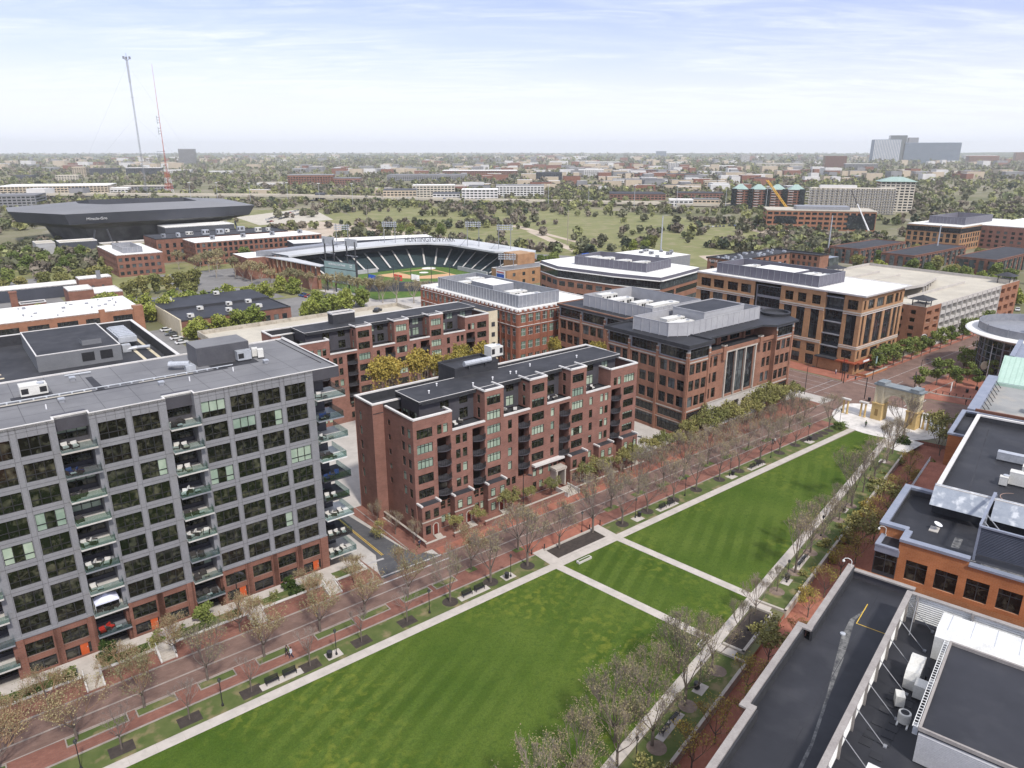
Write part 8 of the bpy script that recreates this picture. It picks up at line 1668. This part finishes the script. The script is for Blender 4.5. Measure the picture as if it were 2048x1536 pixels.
# traffic signals
for i, (u, v, lb, rz) in enumerate(((197.3, 87.9, 'black signal mast beside the stone arch', 1.9), (206.5, 98.8, 'black signal mast at the restaurant corner', 3.6), (209.2, 80, 'black signal mast at the red brick plaza corner', .4))):
    t = thing('traffic_signal', lb, 'traffic light', u, v, 0, 'A', None, rz); b = MB(); b.tube((0, 0, 0), (0, 0, 6.2), .12, 8); b.tube((0, 0, 5.9), (5.2, 0, 6.3), .07, 6); b.obj('mast', K['black_metal'], t, (0, 0, 0))
    for x in (3., 5.): b = MB(); b.box(x - .17, -.12, 5.2, x + .17, .12, 6.2); b.obj('signal_head', K['charcoal'], t, (0, 0, 0))
# people
def person(lab, u, v, fr, z, rz, shirt, trousers, hair, walk=.35, group=None):
    """one continuous skinned body; shirt, trousers, hair and shoes are its children"""
    t = thing('person', lab, 'person', u, v, z, fr, group, rz)
    J = {'hip': ((0, 0, .92), .15), 'waist': ((0, 0, 1.08), .135), 'chest': ((0, .01, 1.32), .165), 'neck': ((0, .01, 1.47), .065), 'jaw': ((0, .03, 1.55), .08), 'head': ((0, .02, 1.64), .1), 'crown': ((0, .0, 1.72), .075)}
    E_ = [('hip', 'waist'), ('waist', 'chest'), ('chest', 'neck'), ('neck', 'jaw'), ('jaw', 'head'), ('head', 'crown')]
    for s, n in ((1, 'l'), (-1, 'r')):
        w = walk * s; J.update({n + 'th': ((.1 * s, .02 * w, .86), .095), n + 'kn': ((.1 * s, .28 * w + .03, .49), .06), n + 'an': ((.1 * s, .62 * w - .06, .09), .042), n + 'to': ((.11 * s, .62 * w + .1, .03), .035), n + 'sh': ((.18 * s, 0, 1.41), .068), n + 'el': ((.24 * s, -.18 * w - .02, 1.13), .045), n + 'wr': ((.26 * s, -.34 * w + .06, .9), .032), n + 'pa': ((.265 * s, -.36 * w + .08, .82), .036)})
        E_ += [('hip', n + 'th'), (n + 'th', n + 'kn'), (n + 'kn', n + 'an'), (n + 'an', n + 'to'), ('chest', n + 'sh'), (n + 'sh', n + 'el'), (n + 'el', n + 'wr'), (n + 'wr', n + 'pa')]
        for k in range(5):
            a = (k - 1.5) * .018; J[n + 'f%d' % k] = ((.265 * s + (.02 * -s if k == 4 else 0), -.36 * w + .08 + (a if k < 4 else .05), .82 - (.085 + .008 * (1 - abs(k - 1.5)) if k < 4 else .03)), .009); E_.append((n + 'pa', n + 'f%d' % k))
    nm = list(J); me = bpy.data.meshes.new('body'); me.from_pydata([J[k][0] for k in nm], [(nm.index(a), nm.index(c)) for a, c in E_], []); me.materials.append(K['skin'])
    o = part('body', me, t); md = o.modifiers.new('skin', 'SKIN'); sv_ = me.skin_vertices[0].data
    for i, k in enumerate(nm): sv_[i].radius = (J[k][1], J[k][1] * (.75 if k in ('chest', 'waist', 'hip') else 1)); sv_[i].use_root = k == 'hip'
    o.modifiers.new('sub', 'SUBSURF').levels = 1
    def cloth(name, segs, m, g=1.14):
        b = MB()
        for a, c in segs: b.tube(J[a][0], J[c][0], J[a][1] * g, 10, J[c][1] * g)
        b.obj(name, m, t, (0, 0, 0))
    cloth('shirt', [('hip', 'waist'), ('waist', 'chest'), ('chest', 'neck')] + [(n + a, n + c) for n in 'lr' for a, c in (('sh', 'el'), ('el', 'wr'))] + [('chest', 'lsh'), ('chest', 'rsh')], shirt); cloth('trousers', [('hip', n + 'th') for n in 'lr'] + [(n + a, n + c) for n in 'lr' for a, c in (('th', 'kn'), ('kn', 'an'))], trousers); cloth('shoes', [(n + 'an', n + 'to') for n in 'lr'], K['charcoal'], 1.3)
    b = MB(); b.lathe([(.115, 1.62), (.12, 1.68), (.105, 1.75), (.05, 1.79)], 12, 0, (0, -.01)); b.obj('hair', hair, t, (0, 0, 0)); b = MB(); b.box(-.045, .105, 1.645, -.02, .125, 1.66); b.box(.02, .105, 1.645, .045, .125, 1.66); b.obj('eyes', K['charcoal'], t, (0, 0, 0)); b = MB(); b.box(-.014, .11, 1.6, .014, .14, 1.645); b.box(-.03, .1, 1.57, .03, .118, 1.58); b.obj('nose_and_mouth', mat('skin_dark', (.45, .27, .2)), t, (0, 0, 0)); return t
cl_ = {n: mat('cloth_' + n, c) for n, c in (('pale', (.62, .66, .74)), ('dark', (.03, .03, .035)), ('navy', (.03, .04, .08)), ('green', (.06, .12, .05)), ('white', (.75, .75, .75)), ('blue', (.05, .12, .3)))}
hr = mat('hair_brown', (.06, .035, .02))
person('person in pale blue shirt walking on the brick walk by the lawn', 28.5, 83.6, 'A', .03, 1.6, cl_['pale'], cl_['navy'], hr); person('person in dark clothes beside the one in pale blue on the brick walk', 28.2, 84.3, 'A', .03, 1.6, cl_['dark'], cl_['dark'], hr, .3)
person('person in blue jacket on the side street pavement', 57.6, 97.4, 'A', .06, .3, cl_['navy'], cl_['dark'], hr, .2); person('person in green shirt crossing the pale plaza near the lawn', 175.9, 77, 'A', .05, 2., cl_['green'], cl_['dark'], hr, .5)
person('person in white top on the brick walk under the far bare trees', 148.3, 85.1, 'A', .03, 1.5, cl_['white'], cl_['dark'], hr); person('person in dark jacket beside the one in white on the far brick walk', 147.5, 85.2, 'A', .03, 1.5, cl_['dark'], cl_['navy'], hr); person('person in black standing at the edge of the red brick plaza', 213.9, 68.1, 'A', .03, 0, cl_['dark'], cl_['dark'], hr, .05)
person('person in white shirt outside the restaurant entrance', 213.6, 105, 'A', .03, 1., cl_['white'], cl_['blue'], hr, .1)
# cars
CP = {}
def car(lab, x, y, z, rz, colr, group, cat='car'):
    key = colr
    if key not in CP:
        t = thing('parked_car', lab, cat, 0, 0, 0, 'W', group); m = K.get('car_' + colr) or mat('car_' + colr, {'white': (.7, .7, .7), 'black': (.015, .015, .018), 'silver': (.38, .39, .41), 'blue': (.03, .07, .2), 'red': (.35, .03, .03), 'grey': (.10, .105, .11)}[colr], rough=.25, spec=.6)
        pr = [(-2.2, .35), (2.25, .35), (2.3, .75), (1.25, .92), (-2.05, .98), (-2.25, .8)]; cb = [(-1.75, .95), (.95, .95), (.35, 1.45), (-1.15, 1.48)]; b = MB(); g = MB()
        for P_, w, mb in ((pr, .88, b), (cb, .74, g)):
            k = len(P_); o_ = len(mb.v); mb.v += [(a, -w, c) for a, c in P_] + [(a, w, c) for a, c in P_]
            for i in range(k): mb.f.append((o_ + i, o_ + (i + 1) % k, o_ + k + (i + 1) % k, o_ + k + i)); mb.m.append(0)
            mb.f += [tuple(o_ + i for i in reversed(range(k))), tuple(o_ + k + i for i in range(k))]; mb.m += [0, 0]
        b.box(-1.15, -.7, 1.48, .32, .7, 1.51); b.obj('body', m, t, (0, 0, 0)); g.obj('cabin_glass', K['glass_cool'], t, (0, 0, 0))
        for sx in (-1.35, 1.4):
            for sy in (-.86, .86): b = MB(); b.tube((sx, sy - .1, .33), (sx, sy + .1, .33), .33, 12); b.obj('wheel', K['charcoal'], t, (0, 0, 0))
        for sy in (-.6, .6): b = MB(); b.box(2.24, sy - .2, .6, 2.31, sy + .2, .74); b.obj('headlight', K['white'], t, (0, 0, 0))
        CP[key] = t; t.location = (x, y, z); t.rotation_euler = (0, 0, rz); return t
    return dup(CP[key], (x, y, z), rz, label=lab, group=group)
rng = random.Random(9); cc = ['white', 'black', 'silver', 'grey', 'white', 'blue', 'grey', 'black', 'red']
def lot(n, p, q, lab, group, rz, z=.0, fr='A', jit=.15, skip=.15):
    k = 0
    for i in range(n):
        if rng.random() < skip: continue
        t = i / max(1, n - 1); c = rng.choice(cc); x, y = W2(fr, p[0] + (q[0] - p[0]) * t, p[1] + (q[1] - p[1]) * t); car(f'{c} ' + lab.format(ORD[k % 50]), x, y, z, FR[fr] + rz + rng.uniform(-.05, .05) + (math.pi if rng.random() < .4 else 0), c, group); k += 1
lot(8, (137.5, 331), (140.5, 314), 'car parked beside the black workshop, {} from the left', 'cars by the workshop', .2, .02, skip=0)
lot(5, (72, 336), (96, 338), 'car parked behind the bright trees, {} from the left', 'cars behind the bright trees', 1.4, .02, skip=0); lot(4, (84, 360), (112, 364), 'car on the lot before the three storey office, {} from the left', 'cars before the office', .1, .02, skip=0)
lot(4, (66, 272), (67, 296), 'car between the white hall and black workshop, {} from the front', 'cars between hall and workshop', 0, .02, skip=0)
lot(9, (4, 440), (4, 375), 'car in the left car park, first row, {} from the back', 'cars of the left car park', 0, .02); lot(10, (16, 455), (16, 385), 'car in the left car park, second row, {} from the back', 'cars of the left car park', 0, .02); lot(8, (29, 462), (29, 400), 'car in the left car park, third row, {} from the back', 'cars of the left car park', 0, .02)
lot(7, (276, 345), (292, 395), 'car on the ballpark lot, front row, {} from the right', 'cars of the ballpark lot', .3, .02); lot(8, (296, 330), (306, 400), 'car on the ballpark lot, back row, {} from the right', 'cars of the ballpark lot', .3, .02)
lot(16, (262, 705), (342, 800), 'car on the pale event lot, front row, {} from the left', 'cars of the event lot', .4, .02); lot(16, (270, 730), (350, 835), 'car on the pale event lot, back row, {} from the left', 'cars of the event lot', .4, .02)
lot(16, (560, 345), (612, 285), 'car before the long orange brick office, {} from the left', 'cars of the orange brick office', .8, .02); lot(16, (590, 410), (640, 355), 'car beside the long orange brick office, {} from the left', 'cars of the orange brick office', .8, .02); lot(16, (545, 420), (600, 400), 'car on the construction site lot, {} from the left', 'cars of the construction site', .8, .02)
lot(12, (520, 930), (570, 880), 'car before the pale riverside offices, {} from the left', 'cars of the riverside offices', .3, .02)
car('black car on the pale parking deck', *W2('A', 128, 239.6), 8.9, TA + .6, 'black', None); car('silver car on the top deck of the parking garage', *W2('A', 283, 138), 14.1, TA + 1.5, 'silver', None); car('white car on the street beyond the garage end', *W2('A', 366, 104), 0, TA + .3, 'white', None); car('silver car beside the parking deck', *W2('A', 150, 262), .02, TA, 'silver', None); car('grey car on the tan office driveway behind the ribbon glass office', *W2('A', 288, 214), .02, TA, 'grey', None)
hc = [(-250, 1038), (-200, 1026), (-140, 1008), (-90, 996), (-45, 984), (20, 968), (70, 960), (130, 955), (-420, 1062), (-520, 1066)]
for i, (x, y) in enumerate(sorted(hc)): car(f'car driving on the highway bridge, {ORD[i]} from the left', x, y, 8 - max(0, (x + 350)) * .0085, .0 - .12, cc[i % 6], 'cars on the highway bridge')
# balcony furniture of the grey block
def chair(lab, u, v, z, rz, m, group):
    if m not in CH:
        t = thing('patio_chair', lab, 'chair', 0, 0, 0, 'W', group); b = MB(); b.box(-.36, -.36, .22, .36, .36, .42); b.obj('seat', K[m], t, (0, 0, 0)); b = MB(); b.box(-.36, .26, .42, .36, .4, .85); b.obj('backrest', K[m], t, (0, 0, 0)); 
        for s_ in (-.44, .36): b = MB(); b.box(s_, -.36, 0, s_ + .08, .4, .6); b.obj('armrest', K['rattan'], t, (0, 0, 0))
        CH[m] = t
        t.location = (*W2('A', u, v), z); t.rotation_euler = (0, 0, TA + rz); return t
    return dup(CH[m], (*W2('A', u, v), z), TA + rz, label=lab, group=group)
CH = {}; rng = random.Random(21); ms = ['cushion', 'white_metal', 'rattan', 'cushion', 'blue_fabric', 'rattan']
for bi, (a, nm) in enumerate(((8.5, 'left'), (21.4, 'middle'), (42.5, 'right corner'))):
    for k in range(9):
        z = (30.22 - 3.4 * k if k < 8 else 3.22) if bi < 2 else 29.82 - 3.42 * k
        n = rng.choice((1, 2, 2, 3)); m = rng.choice(ms)
        if bi == 0 and k == 8: m, n = 'red_fabric', 2
        for j in range(n):
            col_ = {'cushion': 'beige', 'white_metal': 'white', 'rattan': 'dark', 'blue_fabric': 'dark blue', 'red_fabric': 'red'}[m]
            chair(f'{col_} patio chair, {ORD[j]} on the {ORD[k]} balcony down the {nm} bay', a + .6 + j * 1.05, V1 + rng.uniform(-.3, .6), z, rng.uniform(-.7, .7) + math.pi * (j % 2) * .2, m, 'balcony chairs of the grey block')
        if rng.random() < .6:
            t = thing('patio_table', f'low patio table on the {ORD[k]} balcony from the top of the {nm} bay', 'table', a + rng.uniform(.6, 2.6), V1 - .55, z, 'A', 'balcony tables of the grey block'); b = MB(); b.box(-.35, -.25, .36, .35, .25, .4); b.obj('table_top', K[rng.choice(['white_metal', 'rattan', 'tan_wall'])], t, (0, 0, 0)); b = MB()
            for sx in (-.3, .26):
                for sy in (-.2, .16): b.box(sx, sy, 0, sx + .04, sy + .04, .36)
            b.obj('leg_frame', K['charcoal'], t, (0, 0, 0))
for i, (u, v) in enumerate(((69.5, 103), (71.2, 103.6), (81.4, 103), (83, 102.4), (92, 103.2), (93.6, 102.6), (102.4, 103), (104.2, 102.6), (61, 103), (61.8, 105))): chair(f'beige lounge chair on the roof terraces of the middle brick block, {ORD[i]} of ten', u, v, 18.35, i * .9, 'cushion', 'terrace chairs of the brick block')
t = thing('canopy_tent', 'pale lilac pop-up canopy tent on a lower left balcony of the grey block', 'tent', 10.2, V1 + .1, 6.45 - .05, 'A'); b = MB(); w = 1.45; b.v += [(-w, -1, 1.75), (w, -1, 1.75), (w, 1, 1.75), (-w, 1, 1.75), (0, 0, 2.5), (-w, -1, 1.5), (w, -1, 1.5), (w, 1, 1.5), (-w, 1, 1.5)]; b.f += [(0, 1, 4), (1, 2, 4), (2, 3, 4), (3, 0, 4), (0, 5, 6, 1), (1, 6, 7, 2), (2, 7, 8, 3), (3, 8, 5, 0)]; b.m += [0] * 8; b.obj('canopy', K['tent'], t, (0, 0, 0))
for sx in (-w, w):
    for sy in (-1, 1): b = MB(); b.tube((sx, sy, 0), (sx, sy, 1.75), .03, 5); b.obj('leg', K['white_metal'], t, (0, 0, 0))
# roof plant of the grey block
def rooftop_box(lab, u, v, z, L, D, H, m='mech_white'): return hvac(u, v, z, L, D, H, lab, m=m)
rooftop_box('long white rooftop unit with dark coil side on the grey block roof', 6.4, 113.4, 34.25, 3.2, 2.2, 1.5); rooftop_box('white rooftop unit at the left edge of the grey block roof', -.5, 118, 34.25, 2, 2, 1.4); rooftop_box('silver unit beside the lift penthouse of the grey block', 35.3, 112.9, 34.25, 2.2, 1.2, 1.6, 'galv')
condenser(38.6, 114.6, 34.25, 1, 'white stacked condenser right of the lift penthouse', 1.3, 'A', 1.1); condenser(39.1, 113.4, 34.25, 1, 'white condenser in front of the stacked one by the lift penthouse', 1.3, 'A', 1.1)
t = thing('duct_elbow', 'silver duct elbow rising beside the lift penthouse of the grey block', 'duct', 27, 114, 34.25); b = MB(); b.tube((25.6, 115, 35.2), (28.2, 113.6, 35.2), .45, 10); b.tube((28.2, 113.6, 35.2), (28.2, 113.6, 34.25), .45, 10); b.tube((26.3, 116.6, 34.9), (25.8, 114.9, 35.2), .4, 10); b.obj('duct', K['galv'], t); b = MB(); b.box(27.5, 112.9, 34.25, 28.9, 114.2, 35.0); b.obj('base_box', K['galv'], t)
for i, (u, v) in enumerate(((10.4, 108.4), (13.2, 118.4), (22.7, 108), (38.5, 109.7))):
    t = thing('roof_vent', f'small hooded vent on the grey block roof, {ORD[i]} from the left', 'roof vent', u, v, 34.25, 'A', 'vents of the grey block roof'); b = MB(); b.box(-.3, -.3, 0, .3, .3, .45); b.obj('curb', K['grey_metal'], t, (0, 0, 0)); b = MB(); b.box(-.38, -.38, .45, .38, .38, .62); b.obj('cap', K['galv'], t, (0, 0, 0))
for i, (u, v) in enumerate(((8.4, 106.4), (26.4, 107.4), (33, 108.4))):
    t = thing('vent_pipe', f'short white vent pipe on the grey block roof, {ORD[i]} from the left', 'vent pipe', u, v, 34.25, 'A', 'vent pipes of the grey block roof'); b = MB(); b.tube((0, 0, 0), (0, 0, .7), .09, 8); b.obj('pipe', K['white'], t, (0, 0, 0)); b = MB(); b.lathe([(.14, 0), (.12, .08)], 8); b.obj('flashing', K['grey_metal'], t, (0, 0, 0))
t = thing('cooling_tower', 'white framed cooling tower on dark legs on the rear wing roof', 'cooling tower', 24.5, 145, 31.3); b = MB(); b.box(24.5, 145, 32.6, 27.6, 155.4, 33.6)
for k in range(7): b.box(24.7 + .0, 145.4 + k * 1.45, 33.6, 27.4, 145.9 + k * 1.45, 33.9)
b.obj('casing', K['galv'], t); b = MB()
for x in (24.7, 27.2):
    for y in (145.2, 150, 155): b.box(x, y, 31.3, x + .2, y + .2, 32.6)
b.obj('support_frame', K['charcoal'], t); b = MB(); b.tube((27, 143, 31.9), (29, 142, 32), .3, 8); b.tube((25, 143.4, 31.7), (27, 143, 31.9), .35, 8); b.box(24.6, 143, 31.3, 26, 144.4, 32.6); b.obj('duct', K['galv'], t)
hvac(85.2, 112.6, 26.15, 3, 2.4, 2.2, 'white cube roof unit on the core of the middle brick block', m='mech_white')
t = thing('duct', 'long silver duct lying on the dark core of the middle brick block', 'duct', 77, 111.3, 25.6); b = MB(); b.tube((77.6, 111.4, 26.6), (84, 111.4, 26.6), .55, 10); b.obj('duct', K['galv'], t); b = MB()
for x in (78.5, 82.5): b.box(x, 111, 25.6, x + .2, 111.8, 26.2)
b.obj('support', K['charcoal'], t)
for i, (u, v) in enumerate(((66.5, 106.8), (75.5, 105.6), (80.6, 106.2), (85.6, 107), (86.6, 106.4), (92, 108.6), (104, 107.4), (70, 109.6))):
    t = thing('roof_vent', f'small white vent on the middle brick block roof, {ORD[i]} of eight', 'roof vent', u, v, 24.15, 'A', 'vents of the middle brick block'); b = MB(); b.tube((0, 0, 0), (0, 0, .5), .12, 8); b.obj('pipe', K['white'], t, (0, 0, 0)); b = MB(); b.lathe([(.2, .45), (.2, .55), (.05, .62)], 8); b.obj('cap', K['white'], t, (0, 0, 0))
# ---------------------------------------------------------------- thin spring haze
b = MB(); b.box(-9000, -400, -3, 9000, 15000, 232); hz_ = b.mesh('haze', [])
hm = bpy.data.materials.new('haze'); hm.use_nodes = True; t = hm.node_tree; t.nodes.clear(); o_ = N(t, 'ShaderNodeOutputMaterial'); pv = N(t, 'ShaderNodeVolumePrincipled'); pv.inputs['Color'].default_value = (.96, .98, 1., 1); pv.inputs['Density'].default_value = 7.5e-5; pv.inputs['Anisotropy'].default_value = .2; t.links.new(pv.outputs[0], o_.inputs['Volume'])
hz_.materials.append(hm); ho = bpy.data.objects.new('haze', hz_); COL.objects.link(ho); ho['kind'] = 'stuff'

sc.cycles.volume_bounces = 1
